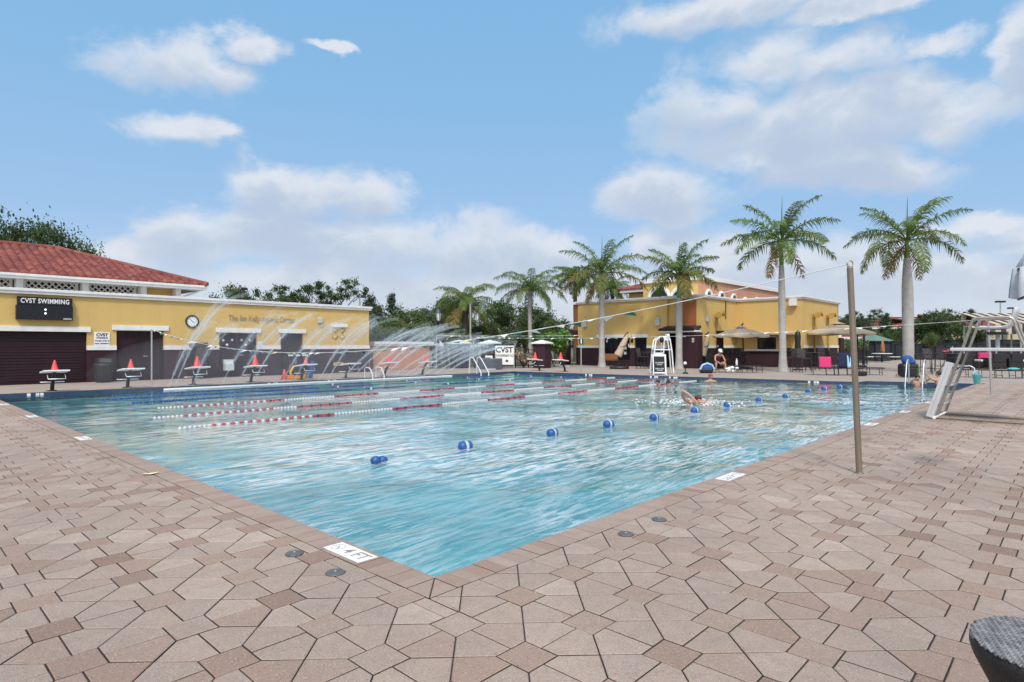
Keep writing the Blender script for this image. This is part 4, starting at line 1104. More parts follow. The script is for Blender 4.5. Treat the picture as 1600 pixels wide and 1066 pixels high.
for a in [(P_big, 5, 322, 43, .72, 'wide feathery oak rising behind the tiled roof at the left edge'),
          (P_big, 72, 358, 47, .60, 'lower feathery tree showing above the tiled roof right of the wide oak'),
          (P_oak, 361, 451, 70, .62, 'small rounded dark tree above the yellow parapet beside a black pole lamp'),
          (P_open, 462, 452, 62, .95, 'thin crowned dark tree above the yellow parapet left of the taller one'),
          (P_open, 522, 443, 64, .85, 'tallest thin crowned tree with bare twigs above the yellow parapet'),
          (P_oak, 440, 466, 66, .8, 'low dark tree peeping over the yellow parapet'),
          (P_up, 578, 462, 66, .8, None), (P_pine, 612, 461, 62, .78, None), (P_light, 560, 488, 60, .9, None), (P_up, 590, 478, 56, .9, None),
          (P_light, 640, 485, 58, .9, None), (P_up, 662, 483, 60, 1.0, None), (P_light, 618, 498, 50, 1.0, None), (P_oak, 695, 492, 62, 1.1, None),
          (P_light, 668, 505, 47, 1.0, None), (P_light, 735, 498, 55, 1.0, None), (P_oak, 705, 470, 66, .8, None), (P_oak, 790, 474, 64, .95, 'round dark tree between the two feather palms'), (P_light, 770, 505, 50, 1.0, None),
          (P_oak, 842, 484, 60, .85, 'round dark tree right of the far feather palm trunk'), (P_light, 868, 500, 56, .8, None), (P_up, 822, 497, 70, 1.1, None), (P_light, 590, 512, 46, 1.0, None),
          (P_light, 820, 512, 48, .9, None), (P_oak, 745, 512, 49, .8, None), (P_up, 640, 510, 45, .9, None), (P_light, 715, 520, 44, .8, None), (P_light, 850, 524, 47, .7, None), (P_oak, 880, 505, 62, .9, None),
          (P_up, 905, 505, 75, 1, None), (P_oak, 790, 522, 46, .7, None), (P_light, 760, 528, 45, .6, None)]:
    tree_at(*a[:5], label=a[5])
RB = 'trees among the houses on the right'
for a in [(P_open, 1352, 488, 85, .9, 'thin crowned tree behind the big tan umbrella'), (P_oak, 1325, 497, 95, 1.2, 'low dark tree beside the clubhouse corner behind the umbrella'),
          (P_up, 1383, 492, 88, .95, 'pointed green tree rising before the red roof left of the right royal palm'), (P_oak, 1398, 515, 80, .8, 'bushy green tree over the green roofed gazebo'),
          (P_oak, 1468, 489, 66, .95, 'large dark oak behind the fence right of the right royal palm'), (P_open, 1497, 487, 70, .75, 'thin topped tree behind the tall fence near the lifeguard chair'),
          (P_oak, 1428, 505, 68, .9, 'dark tree half hidden behind the right royal palm trunk'), (P_up, 1418, 497, 90, .8, 'pointed tree between the red roofs'),
          (P_oak, 1525, 512, 64, .9, 'dark tree behind the striped awning'), (P_light, 1318, 530, 55, .7, 'pale bushy tree beside the clubhouse corner'), (P_oak, 1700, 480, 75, 1.2, 'dark tree outside the right edge'),
          (P_light, 1455, 521, 60, .5, 'small pale flowering tree in front of the dark oak')]:
    tree_at(*a[:5], label=a[5], group=RB)

# ------------------------------------------------------------------ palms
def frond(mb, base, az, el, L, bend, rnd, tone, lw=.040, ll=.55, n=46, plumose=.5, hang=.35):
    pts = [Vector(base)]; dirs = []; k = 16; e = el
    for i in range(k):
        s = i/k; e = el-bend*(s**1.25); d = Vector((math.cos(az)*math.cos(e), math.sin(az)*math.cos(e), math.sin(e)))
        dirs.append(d); pts.append(pts[-1]+d*(L/k))
    dirs.append(dirs[-1])
    rad = [.035*(1-.85*i/k) for i in range(k+1)]
    o = len(mb.f); mb.tube(pts, rad, 5, 0, False); mb.tone[o:] = [tone]*(len(mb.f)-o)
    for i in range(n):
        s = .12+.88*i/(n-1); f = s*k; j = min(k-1, int(f)); p = pts[j].lerp(pts[j+1], f-j); d = dirs[j]
        side = d.cross(Vector((0,0,1)))
        side = side.normalized() if side.length > .05 else Vector((math.sin(az), -math.cos(az), 0))
        upv = side.cross(d).normalized()
        l = ll*(math.sin(PI*min(1, .18+s*.80))**.6)*rnd.uniform(.8,1.1)
        for sg in (-1, 1):
            v = rnd.gauss(.12, plumose)
            dd = (side*sg*math.cos(v)+upv*math.sin(v)+d*rnd.uniform(.45,.75)).normalized()
            m1 = p+dd*l*.5-Vector((0,0,hang*.12*l)); m2 = p+dd*l*.92-Vector((0,0,hang*l))
            wv = d.cross(dd); wv = d if wv.length < .1 else (d-dd*d.dot(dd)).normalized()
            w = lw*rnd.uniform(.8,1.2); tn = min(1, max(0, tone+rnd.gauss(0,.08)))
            mb.add([p-wv*w*.35, p+wv*w*.35, m1+wv*w*.5, m1-wv*w*.5, m2], [(0,1,2,3),(3,2,4)], 0, False, None, tn)
def royal_palm(label, u, vbase, vtrunk, vcrown, Y, wpx, seed, halfw, up, dead=2, Ltune=1.0):
    rnd = random.Random(seed); base = Vector(((u[0]-800)/FPX*Y, Y, 0))
    t = thing('royal_palm', label, 'palm tree', base, 0, 'royal palms along the far deck')
    s = Y/FPX; zt = zat(vtrunk, Y); zc = zat(vcrown, Y); dx = (u[1]-u[0])*s; rb = wpx[0]*s/2; rm = wpx[1]*s/2; rtp = wpx[2]*s/2
    prof = [(0,1.0),(.02,.92),(.06,.80),(.14,.70)]
    R = [(0.0, rb*1.05),(.03, rb*.94),(.08, lerp(rb,rm,.6)),(.18, lerp(rb,rm,.92)),(.35, rm),(.55, rm*1.05),(.75, rm*1.0),(.9, lerp(rm,rtp,.5)),(1.0, rtp)]
    tr = MB(); pts = []; rr = []
    N = 60
    for i in range(N+1):
        f = i/N
        for (a, ra), (b, rb_) in zip(R, R[1:]):
            if a <= f <= b: r = lerp(ra, rb_, (f-a)/(b-a)); break
        ring = 1+.018*(1 if i % 2 else -1)
        pts.append((dx*f, 0, lerp(-.1, zt, f))); rr.append(r*ring)
    tr.tube(pts, rr, 14); tr.build('trunk', 'trunk', t)
    sh = MB(); sh.tube([(dx, 0, zt-.05), (dx, 0, lerp(zt, zc, .25)), (dx, 0, lerp(zt,zc,.7)), (dx, 0, zc+.1)], [rtp*.86, rtp*.92, rtp*.62, rtp*.42], 10); sh.build('crownshaft', 'shaft', t)
    top = Vector((dx, 0, zc)); nf = 16
    for k in range(nf):
        az = k*2.399+rnd.uniform(-.2,.2); q = (k+.5)/nf
        el = lerp(1.35, -.05, q**.9)+rnd.uniform(-.08,.08); bend = lerp(1.0, 1.5, q)*rnd.uniform(.85,1.15)
        L = lerp(up*1.05, halfw*1.22, min(1, q*1.6))*rnd.uniform(.92,1.06)*Ltune
        m = MB(); frond(m, top+Vector((.06*math.cos(az), .06*math.sin(az), .08*(1-q))), az, el, L, bend, rnd, rnd.uniform(.45,.72) if q < .75 else rnd.uniform(.34,.55), .052, .66, 58, .34, .55)
        m.build('frond', 'leaf_palm', t, tone=True)
    for k in range(dead):
        az = rnd.uniform(0, 2*PI); m = MB(); frond(m, top-Vector((0,0,.15)), az, -.75, halfw*.8, .75, rnd, rnd.uniform(.05,.22), .05, .5, 40, .9, .7)
        m.build('dry_frond', 'leaf_palm', t, tone=True)
    sp = MB(); sp.tube([top, top+Vector((.02,0,up*.55)), top+Vector((.05,.02,up*.82))], [.04,.025,.006], 6); sp.tone = [.8]*len(sp.f); sp.build('spear_leaf', 'leaf_palm', t, tone=True)
    return t
royal_palm('royal palm in front of the wide clubhouse window, leftmost of the four', (940.5, 940), 573, 456, 428, 40.2, (14, 8.8, 6.5), 5, 2.6, 3.1, 3)
royal_palm('royal palm beside the white lifeguard tower, its crown before the arched windows', (1061, 1061), 576, 466, 430, 37.5, (15, 10, 7.5), 9, 2.15, 2.6, 1)
royal_palm('royal palm between the two open tan umbrellas, with full rounded crown', (1223.5, 1221), 581, 415, 378, 32.9, (17, 10.5, 7.5), 13, 2.7, 3.0, 2)
royal_palm('tallest thick royal palm at the right with a backpack against its trunk', (1420, 1417), 581, 404, 376, 33.4, (19, 15.5, 9), 19, 2.85, 2.95, 3)
def queen_palm(label, u, vbase, vtop, Y, seed, halfw, wpx, tone=.5, skirt=0, group='feather palms beyond the pool'):
    rnd = random.Random(seed); t = thing('queen_palm', label, 'palm tree', ((u-800)/FPX*Y, Y, 0), 0, group)
    zc = zat(vtop, Y); s = Y/FPX; r = wpx*s/2; m = MB()
    m.tube([(0,0,-.1),(.03,0,zc*.3),(-.02,.02,zc*.7),(0,0,zc-.7),(0,0,zc-.3),(0,0,zc)], [r*1.25, r, r*.95, r*.95, r*1.4, r*.9], 10); m.build('trunk', 'bark' if tone < .45 else 'trunk', t)
    nf = 20
    for k in range(nf):
        az = k*2.399+rnd.uniform(-.2,.2); q = (k+.5)/nf; el = lerp(1.3, .05, q)+rnd.uniform(-.1,.1)
        m = MB(); frond(m, (.05*math.cos(az), .05*math.sin(az), zc), az, el, halfw*1.3*rnd.uniform(.85,1.05), rnd.uniform(1.5,1.9), rnd, rnd.uniform(.42,.62), .045, .58, 50, .3, .85); m.build('frond', 'leaf_palm', t, tone=True)
    for k in range(skirt):
        az = rnd.uniform(0, 2*PI); m = MB(); frond(m, (0,0,zc-.2), az, -.25, halfw*1.05, 1.2, rnd, rnd.uniform(.08,.32), .045, .5, 36, .6, .8); m.build('dry_frond', 'leaf_palm', t, tone=True)
    return t
queen_palm('feather palm with brown drooping skirt beside the black lamp post', 727, 575, 474, 48, 3, 2.5, 10, .4, 12)
queen_palm('slender feather palm with arching crown left of the clubhouse', 828, 572, 455, 47, 8, 2.6, 6.5, .5, 0)
queen_palm('far palm trunk rising behind the leftmost royal palm', 899, 570, 436, 55, 15, 2.2, 6.5, .4, 4)
queen_palm('small far palm peeping over the parapet beside the tower roof', 957, 560, 452, 70, 17, 2.0, 6, .4, 3)

# shrubs near the gate
def shrub(label, u, v, Y, r, h, m, seed, n=700, size=.2):
    rnd = random.Random(seed); t = thing('shrub', label, 'shrub', ((u-800)/FPX*Y, Y, 0), 0); c = MB(); st = MB(); cl = []
    for k in range(8):
        a = k*.8; e = Vector((r*.6*math.cos(a), r*.6*math.sin(a), h*rnd.uniform(.5,.85))); st.tube([(0,0,-.02), e], [.03,.012], 5)
        cl.append((e, (r*.5, r*.5, h*.25), rnd.uniform(.3,.8)))
    st.build('stem', 'bark', t); leaf_cloud(c, cl, n, size, rnd); c.build('foliage', m, t, tone=True); return t
shrub('bright green palm-like shrub by the dark porch left of the clubhouse', 866, 545, 40.0, 1.0, 2.35, 'leaf_shrub', 2, 900, .28)
shrub('brown feathery grass clump right of the club sign', 818, 560, 39, .75, 1.1, 'plume', 4, 700, .2)
shrub('leafy green bush in front of the tan house by the clubhouse corner', 1325, 545, 52, 1.6, 2.0, 'leaf_light', 6, 900, .25)
# ------------------------------------------------------------------ ropes, floats, starting blocks, poles, flags, lifeguard chairs
WZ = WATER_Z
def at_water(u, v): return G(u, v, WZ)
def build_ropes():
    # three red and white ropes, three blue and green ones: all run along the lanes
    bs = []
    spec = [((269, 668), 'red', 'red and white lane rope nearest the camera'), ((238, 654), 'red', 'middle one of the three red and white lane ropes'),
            ((250, 640), 'red', 'farthest of the three red and white lane ropes'), ((215, 632), 'blue', 'blue and green lane rope next to the red and white ropes'),
            ((150, 624), 'blue', 'middle one of the three blue and green lane ropes'), ((170, 618), 'blue', 'blue and green lane rope next to the white spray pipe')]
    targets = [9.0, 11.05, 13.1, 15.2, 16.8, 18.2]
    for (px, kind, lab), tb in zip(spec, targets):
        a, b = toP(at_water(*px)); a0 = max(.6, a); L = 21.6-a0
        b = tb
        t = thing('lane_rope', lab, 'lane rope', PF(a0, b, WZ), TH, 'lane ropes across the pool')
        c = MB(); c.cyl((-a0+.02, 0, -.03), (L, 0, -.01), .006, 5); c.build('cable', 'cord', t)
        m = MB(); x = 0; i = 0; r = .036 if kind == 'red' else .030
        while x < L:
            q = i
            if kind == 'red':
                seg = int(x/1.55); o = (1 if tb < 10 else 0 if tb < 12 else 1)
                mi = 0 if x < .55 else (1 if (seg+o) % 2 == 0 and i % 3 != 2 else 2 if (seg+o) % 2 == 0 else 0)
                if x > .5 and x < 2.6: mi = 1 if i % 2 else 0
            else:
                if x < 4.0: mi = 3 if i % 2 else 4
                elif x < 6.5: mi = 4
                else: mi = 6 if i % 44 == 3 else 5 if (i//22) % 2 else 4
            m.lathe([(.02, 0), (r*.8, .006), (r, .022), (r, .040), (r*.8, .056), (.02, .062)], 10, X=Matrix.Translation((x, 0, .004)) @ Matrix.Rotation(PI/2, 4, 'Y'), mi=mi)
            x += .085 if kind == 'red' else .08; i += 1
        m.build('float_discs', ['ropewhite', 'ropered', 'ropemaroon', 'ropeblue', 'ropenavy', 'ropegreen', 'ropecream'], t)
    # rope of blue and white buoys
    uv = [(592,724),(727,701),(863,680),(951,666),(1022,655),(1086,644),(1137,635),(1186,627),(1228,621),(1263,613),(1288,609),(1312,606)]
    ps = [toP(at_water(*p)) for p in uv]; bm_ = sum(p[1] for p in ps)/len(ps)
    t = thing('buoy_rope', 'thin rope carrying blue and white buoys across the near half of the pool', 'rope', PF(0, 3.55, WZ), TH)
    m = MB(); m.tube([(ps[0][0]-.2, 0, -.03)]+[(lerp(ps[0][0]-.1, 23.5, k/40), .02*math.sin(k*1.3), -.022+.014*math.sin(k*.9)) for k in range(41)], .006, 5); m.build('cable', 'ropenavy', t)
    for k, (u, v) in enumerate(uv):
        p = at_water(u, v); ang = TH+random.uniform(-.25,.25)
        lab = ('small tilted blue and white buoy nearest the camera' if k == 0 else 'largest looking blue buoy with white band near the pool middle' if k == 1 else 'third blue buoy from the camera on the buoy rope' if k == 2 else 'fourth blue buoy from the camera on the buoy rope' if k == 3 else
               'fifth blue buoy, where the palm reflection starts' if k == 4 else 'blue buoy just in front of the swimmer with raised arm' if k == 5 else 'first blue buoy right of the swimmer with raised arm' if k == 6 else
               ['second blue buoy right of the swimmer with raised arm','third blue buoy right of the swimmer with raised arm','third last blue buoy toward the far wall','second last blue buoy toward the far wall','last blue buoy, closest to the far wall'][k-7])
        b = thing('buoy', lab, 'buoy', (p.x, p.y, WZ), ang, 'blue and white buoys on the rope')
        if k == 0: b.rotation_euler = (0, .15, ang+.4)
        R = .060 if k == 0 else .078
        m = MB(); L = .19 if k == 0 else .18; X = Matrix.Translation((0,0,.035)) @ Matrix.Rotation(PI/2, 4, 'Y')
        if k == 0:
            m.lathe([(.0, -.13), (.05, -.115), (R, -.07), (.055, -.025), (.02, -.015)], 14, X=X); m.lathe([(.02, .02), (.055, .03), (R, .07), (.05, .115), (0, .13)], 14, X=X)
        else:
            m.lathe([(.0, -L*.62), (R*.55, -L*.58), (R*.9, -L*.42), (R, -L*.2), (R, -L*.12)], 18, X=X); m.lathe([(R, L*.14), (R, L*.25), (R*.9, L*.45), (R*.5, L*.6), (0, L*.63)], 18, X=X)
        m.build('float', 'ropeblue', b)
        m = MB(); m.lathe([(R*(.5 if k == 0 else 1.0), -L*.12), (R*(.5 if k == 0 else 1.01), L*.14)], 18, X=X); m.build('band', 'ropewhite', b)
build_ropes()

def build_blocks():
    def make():
        t = thing('starting_block', 'starting block', 'starting block'); t['group'] = 'starting blocks with cones'
        # local: +y away from the pool, the platform hangs over the edge (y < 0)
        m = MB(); X = Matrix.Translation((0, -.30, .62)) @ Matrix.Rotation(math.radians(-6), 4, 'X'); m.box(-.33, .33, -.33, .33, -.022, .022, 0, X); m.build('platform', 'white', t, .01)
        m = MB(); m.tube([(0, .12, 0), (0, .04, .25), (0, -.12, .45), (0, -.25, .6)], [.055,.055,.05,.05], 8); m.box(-.12, .12, .02, .26, 0, .02); m.build('pedestal', 'dark', t)
        m = MB(); m.box(-.30, .30, -.02, .16, .27, .295); m.build('step', 'white', t, .006)
        m = MB(); m.tube([(-.22, -.5, .52), (-.22, -.62, .40), (.22, -.62, .40), (.22, -.5, .52)], .016, 6); m.build('grab_bar', 'aluminium', t)
        return t
    def make_cone():
        c = thing('traffic_cone', 'cone', 'traffic cone'); c['group'] = 'red cones on the starting blocks'
        m = MB(); m.lathe([(.15, .028), (.135, .05), (.035, .44), (.028, .455), (0, .458)], 16); m.build('body', 'red', c)
        m = MB(); m.box(-.17, .17, -.17, .17, 0, .028); m.build('base', 'red', c, .008); return c
    pb, pc = make(), make_cone()
    feet = [(82,606.5,1,'leftmost starting block, before the plum roller door'),(200,602,1,'starting block before the double door, left of the thin pole'),(303,598.5,1,'starting block under the dark hanging bundle'),
            (393,595.5,1,'starting block right of the poster door in the spray'),(472,592.5,1,'starting block with short cone before the single door'),(541,590,0,'only starting block without a cone, under the breeze block vent'),
            (602,588,1,'starting block before the left part of the salmon wall'),(661,586,1,'starting block before the right end of the salmon wall')]
    for k, (u, v, cone, lab) in enumerate(feet):
        a = ray_b(u, 20.2+CW+.15)[0]
        o = place(pb, USED, PF(a, 20.2+CW+.10), TH, lab)
        if cone:
            s = 1.0 if k in (2, 3) else .80
            cl = 'red cone on the '+lab.replace('starting block', 'block').replace(', before', ' before').replace(', left', ' left').replace('with short cone ', '')
            place(pc, USED, PF(a, 20.2+CW+.10-.27, .645), TH+.1*k, cl, scale=s*.88)
    for u, v, lab, cl in ((841, 579, 'starting block leaning from the far wall, right of the club sign', 'red cone on the far wall block nearest the club sign'), (881, 580.5, 'starting block leaning from the far wall, nearest the clubhouse', 'red cone on the far wall block nearest the clubhouse')):
        p = PF(0,0); e = (Vector((24.0,3.5))-Vector((22.0,19.9))).normalized(); nrm = Vector((-e.y, e.x)) if (-e.y) > 0 else Vector((e.y, -e.x))
        q = G(u, v); rz = R90-math.atan2(nrm.y, nrm.x)*0+math.radians(7)*0
        o = place(pb, USED, q, TH-PI/2, lab); c = place(pc, USED, Vector((q.x, q.y, .645))+Vector((-DR.x, -DR.y, 0))*.27, .3, cl, scale=.88)
build_blocks()

def build_poles():
    def pole(name, lab, base, top, r, m, ring=True):
        t = thing(name, lab, 'pole', base); d = Vector(top)-Vector(base)
        p = MB(); p.tube([(0,0,-.05), d*.5, d], r, 14); p.build('shaft', m, t)
        f = MB(); f.lathe([(r*1.25, 0), (r*1.25, .012), (r*1.0, .014)], 14); f.build('socket_collar', m, t)
        if ring:
            q = MB(); q.cyl(d, d+Vector((0,0,.02)), r*.9, 12); q.tube(arc(d+Vector((0,0,.05)), .032, 0, 2*PI, 16), .007, 6); q.build('eye_bolt', 'steel', t)
        return t
    b1 = G(1343, 740); z1 = zat(419, b1.y); t1 = Vector(((1328-800)/FPX*b1.y, b1.y, z1))
    pole('flag_pole', 'brown steel flag pole leaning left on the near right deck', b1, t1, .033, 'bronze')
    b2 = G(237, 600.5); t2 = Vector((b2.x, b2.y, zat(514.5, b2.y))); pole('flag_pole', 'thin pale flag pole before the plum double door', b2, t2, .028, 'greypole', False)
    b3 = G(1549.6, 617); t3 = Vector(((1544-800)/FPX*b3.y, b3.y, zat(499, b3.y))); pole('flag_pole', 'thin grey flag pole seen behind the lifeguard chair frame', b3, t3, .03, 'greypole')
    b4 = G(682, 577.5); t4 = Vector((b4.x, b4.y, zat(524, b4.y))); pole('flag_pole', 'thin pale flag pole in the spray before the black lamp post', b4, t4, .03, 'greypole', False)
    b5 = G(908, 582.5); t5 = Vector((b5.x, b5.y, zat(524, b5.y))); p5 = pole('flag_pole', 'thin flag pole with small black sign left of the palm', b5, t5, .03, 'greypole', False)
    s = MB(); z = zat(536, b5.y); w = 4.6*b5.y/FPX/2
    s.box(-w*1.3, w*1.3, -.05, -.035, zat(538, b5.y), zat(529, b5.y)); q = s.build('sign_plate', 'black', p5); s = MB(); s.box(-w*.35, w*.35, -.056, -.051, zat(537, b5.y), zat(530, b5.y)); s.build('symbol', 'white', q)
    # pennant strings
    def string(lab, p, q, sag, spans, kinds, zshape=None):
        p, q = Vector(p), Vector(q); t = thing('pennant_string', lab, 'pennant string', p, 0, 'pennant strings over the pool'); d = q-p; N = 80
        P = lambda f: d*f-Vector((0,0,sag*4*f*(1-f)))
        c = MB(); c.tube([P(i/N) for i in range(N+1)], .006, 5); c.build('cord', 'cord', t)
        f0, f1, step = spans; L = d.length; n = min(90, int((f1-f0)*L/step)); rnd = random.Random(int(L*100))
        hv = Vector((d.x, d.y, 0)).normalized(); nv = Vector((-hv.y, hv.x, 0)); names = ['flagwhite', 'flaggreen', 'flagblack', 'flagyellow']
        for i in range(n):
            f = f0+(f1-f0)*i/n; a = P(f); b = P(f+.20/L); k = kinds[i % len(kinds)]
            if k < 0: continue
            m = MB(); h = rnd.uniform(.02, .07)
            tip = (a+b)*.5-Vector((0,0,h))+nv*rnd.uniform(-.18,.18)+hv*rnd.uniform(-.14,.14); mid = (a+b+tip)/3+nv*.012
            m.add([a, b, tip, mid], [(0,1,3),(1,2,3),(2,0,3)]); m.add([p-nv*.006 for p in (b, a, tip)], [(0,1,2)])
            m.build('pennant', names[k], t)
    string('long pennant string from the near leaning pole across to the plum double door', t1+Vector((0,0,.05)), t2, .93, (.12, .995, .30), [1,0,0,1,0,0,0,1,0,3,2,3])
    string('pennant string from the pole behind the lifeguard chair to the pole in the spray', t3, t4, .34, (.10, .99, .33), [0,-1,0,3,0,-1,2])
    string('short white pennant string from the small signed pole toward the spray', t5, t4, .04, (.02, .98, .5), [0,-1,0])
build_poles()

def tile_items():
    # depth markers in the coping
    def marker(lab, a, b, rz, num=True, L=.44, Wd=.15, n=0):
        t = thing('depth_marker', lab, 'depth marker', PF(a, b, .0025), rz, 'white depth tiles in the coping')
        m = MB(); m.box(-L/2, L/2, -Wd/2, Wd/2, -.008, .003); m.build('tile', 'white', t)
        if num:
            text('lettering', '4 FT', .135, 'greyletter', t, (.075, -.0, .0035), rot=(0,0,0), bold=.002, ext=.0004, sx=1.0)
            m = MB(); m.tube(arc((-.145, 0, .0035), .05, 0, 2*PI, 18, ay=(0,1,0)), .0022, 4, closed=False); m.tube([(-.18,.035,.0035), (-.11,-.035,.0035)], .0022, 4); m.tube([(-.185,.0,.0037), (-.145,.006,.0037), (-.115,-.018,.0037)], .002, 4); m.build('no_diving_symbol', 'greyletter', t)
    p, q = toP(G(545, 864)); marker('white depth tile reading 4 FT nearest the pool corner', -CW/2, q, TH-PI/2)
    for u, v, lab in ((130, 685, 'white coping tile on the left edge, second nearest'), (53, 650.5, 'white coping tile on the left edge in its middle'), (8, 632, 'white coping tile on the left edge, farthest')):
        q = toP(G(u, v))[1]; marker(lab, -CW/2, q, TH-PI/2, True)
    for u, v, lab in ((1142, 745, 'white coping tile on the right edge nearest the leaning pole'), (1360, 663, 'white coping tile on the right edge right of the leaning pole'), (1413, 643.5, 'white coping tile on the right edge before the lifeguard chair'), (1452, 629, 'white coping tile on the right edge behind the lifeguard chair ladder')):
        a = toP(G(u, v))[0]; marker(lab, a, -CW/2, TH+PI, True)
    # depth letters on the waterline tiles of the two far sides
    def wl(lab, pos, rz, body):
        t = thing('waterline_marker', lab, 'depth marker', pos, rz, 'white depth letters on the waterline tiles')
        m = MB(); k = len(body)
        for i, ch in enumerate(body):
            x = (i-(k-1)/2)*.105
            if ch != ' ': m.box(x-.042, x+.042, -.010, -.004, -.066, .003)
        m.build('tile', 'white', t); text('lettering', body.replace('', ' ').strip(), .07, 'ink', t, (0, -.0115, -.034), ext=.0005, sx=.78)
    for u, lab in ((57, 'white depth letters under the leftmost starting block'), (428, 'white depth letters on the far left waterline in the spray'), (520, 'white depth letters before the breeze block vent')):
        wl(lab, PF(ray_b(u, 20.0)[0], lerp(20.2, 19.9, ray_b(u, 20.0)[0]/22), -.022), TH, '5 FT')
    F, S = Vector((22.0, 19.9)), Vector((24.0, 3.5)); e = (S-F).normalized(); ang = math.atan2(e.y, e.x)+TH
    for u, lab in ((920, 'white depth letters on the far wall left of the palm'), (1022, 'white depth letters below the sandwich board'), (1052, 'white depth letters right of the sandwich board'), (1271, 'white depth letters below the pink towel')):
        d = Vector(((u-800)/FPX, 1)); f0 = PF(*F); s0 = PF(*S); n = Vector((-(s0-f0).y, (s0-f0).x)); tt = Vector((f0.x, f0.y)).dot(n)/d.dot(n); p = d*tt
        wl(lab, Vector((p.x, p.y, -.022)), ang, '4 FT')
    # flush plastic caps in the paving, a dead leaf
    for u, v, lab in ((460, 866, 'grey domed cap left of the 4 FT tile, farther one'), (524, 896, 'grey domed cap below the 4 FT tile, nearest the camera'), (978, 835.5, 'grey domed cap on the right deck, nearer one'), (1030, 812.5, 'grey domed cap on the right deck, farther one')):
        t = thing('round_lid', lab, 'lid', G(u, v), 0, 'grey caps in the paving')
        m = MB(); m.lathe([(.060, 0), (.0605, .006), (.054, .011), (.03, .015), (0, .0165)], 22); m.build('dome', 'domecap', t)
        m = MB(); m.lathe([(.0085, .0152), (.007, .0178), (0, .018)], 10); m.build('screw', 'aluminium', t)
    p = G(235, 742); t = thing('fallen_leaf', 'curled pale leaf lying on the left deck near the coping', 'leaf', p, .5)
    m = MB(); V = []; n = 8
    for i in range(n+1):
        s = i/n; w = .035*math.sin(PI*s)**.7; V += [((s-.5)*.16, -w, .012+.02*abs(s-.5)), ((s-.5)*.16, 0, .004+.02*abs(s-.5)), ((s-.5)*.16, w, .014+.02*abs(s-.5))]
    for i in range(n): m.add(V[3*i:3*i+6], [(0,1,4,3),(1,2,5,4)], 0, True)
    m.tube([(.08,0,.014),(.12,.02,.008)], .002, 4); m.build('blade', 'ropecream', t)
tile_items()

def lifeguard_near():
    t = thing('lifeguard_chair', 'tall steel tube lifeguard chair with white boards and seat at the right pool edge', 'lifeguard chair', G(1463, 655), R90)
    Wd = .92
    for y, in ((0,), (Wd,)):
        m = MB(); pts = [(0,y,.02)]+[(.10,y,.34),(.30,y,1.0),(.50,y,1.66)]
        pts += [(.53+.10*(1-math.cos(a)), y, 1.76+.17*math.sin(a)) for a in [i*PI/2/6 for i in range(7)]]
        pts += [(.85,y,1.935),(1.02,y,1.93)]+[(1.08+.10*math.sin(a), y, 1.76+.17*math.cos(a)) for a in [i*PI/2/6 for i in range(7)]]
        pts += [(1.26,y,1.52),(1.45,y,1.0),(1.82,y,.02)]
        m.tube(pts, .0245, 12); m.build('side_frame', 'steel', t)
    m = MB()
    m.cyl((.02,.0,.03), (1.82,.0,.03), .02, 8); m.cyl((.02,Wd,.03), (1.82,Wd,.03), .02, 8); m.build('base_rail', 'bronze', t)
    m = MB(); m.cyl((.10,0,.33), (.10,Wd,.33), .02, 8); m.cyl((1.62,0,.55), (1.62,Wd,.55), .02, 8); m.cyl((.86,0,1.935), (.86,Wd,1.935), .016, 8); m.build('cross_bar', 'steel', t)
    m = MB(); m.box(.22, 1.60, -.06, Wd+.06, 1.315, 1.375); m.build('platform', 'boardgrey', t, .012)
    for k in range(3):
        z = .30+.36*k; x = z*.305; m = MB(); m.box(x-.16, x+.03, .03, Wd-.03, z-.018, z+.018); m.build('step', 'boardgrey', t, .008)
    for y in (-.075, .075):                              # folded white ladder boards on the near leg
        m = MB(); X = Matrix.Translation((-.06, y, .03)) @ Matrix.Rotation(.295, 4, 'Y'); m.box(-.10, .02, -.022, .022, 0, 1.10, 0, X); m.box(-.05, -.045, -.026, .026, .05, 1.05, 1, X); m.build('ladder_board', ['boardgrey', 'greypole'], t, .01)
    m = MB(); m.cyl((-.02,-.10,.035), (-.02,.42,.035), .03, 10); m.cyl((.02,-.04,.06), (.08,.5,.10), .018, 8); m.build('skid_foot', 'white', t)
    # moulded seat on a post
    m = MB(); V = []; n = 14; prof = [(.62, 1.705), (.66, 1.725), (.80, 1.715), (.95, 1.715), (1.06, 1.735), (1.13, 1.80), (1.17, 1.90), (1.205, 2.02), (1.23, 2.12)]
    for j, (x, z) in enumerate(prof):
        for i in range(n+1):
            y = Wd/2+(i/n-.5)*.46; e = abs(i/n-.5)*2; V.append((x-(.05*e**2 if j > 4 else 0), y, z+.035*e**3*(1 if j < 5 else .2)))
    m.add(V, [(j*(n+1)+i, j*(n+1)+i+1, (j+1)*(n+1)+i+1, (j+1)*(n+1)+i) for j in range(len(prof)-1) for i in range(n)], 0, True)
    o = m.build('seat', 'boardgrey', t); so = o.modifiers.new('thick', 'SOLIDIFY'); so.thickness = .035
    m = MB(); m.box(.74, 1.04, Wd/2-.16, Wd/2+.16, 1.62, 1.675); m.build('seat_bracket', 'dark', t)
    m = MB(); m.cyl((.89, Wd/2, 1.375), (.89, Wd/2, 1.66), .035, 10); m.build('seat_post', 'greypole', t)
lifeguard_near()

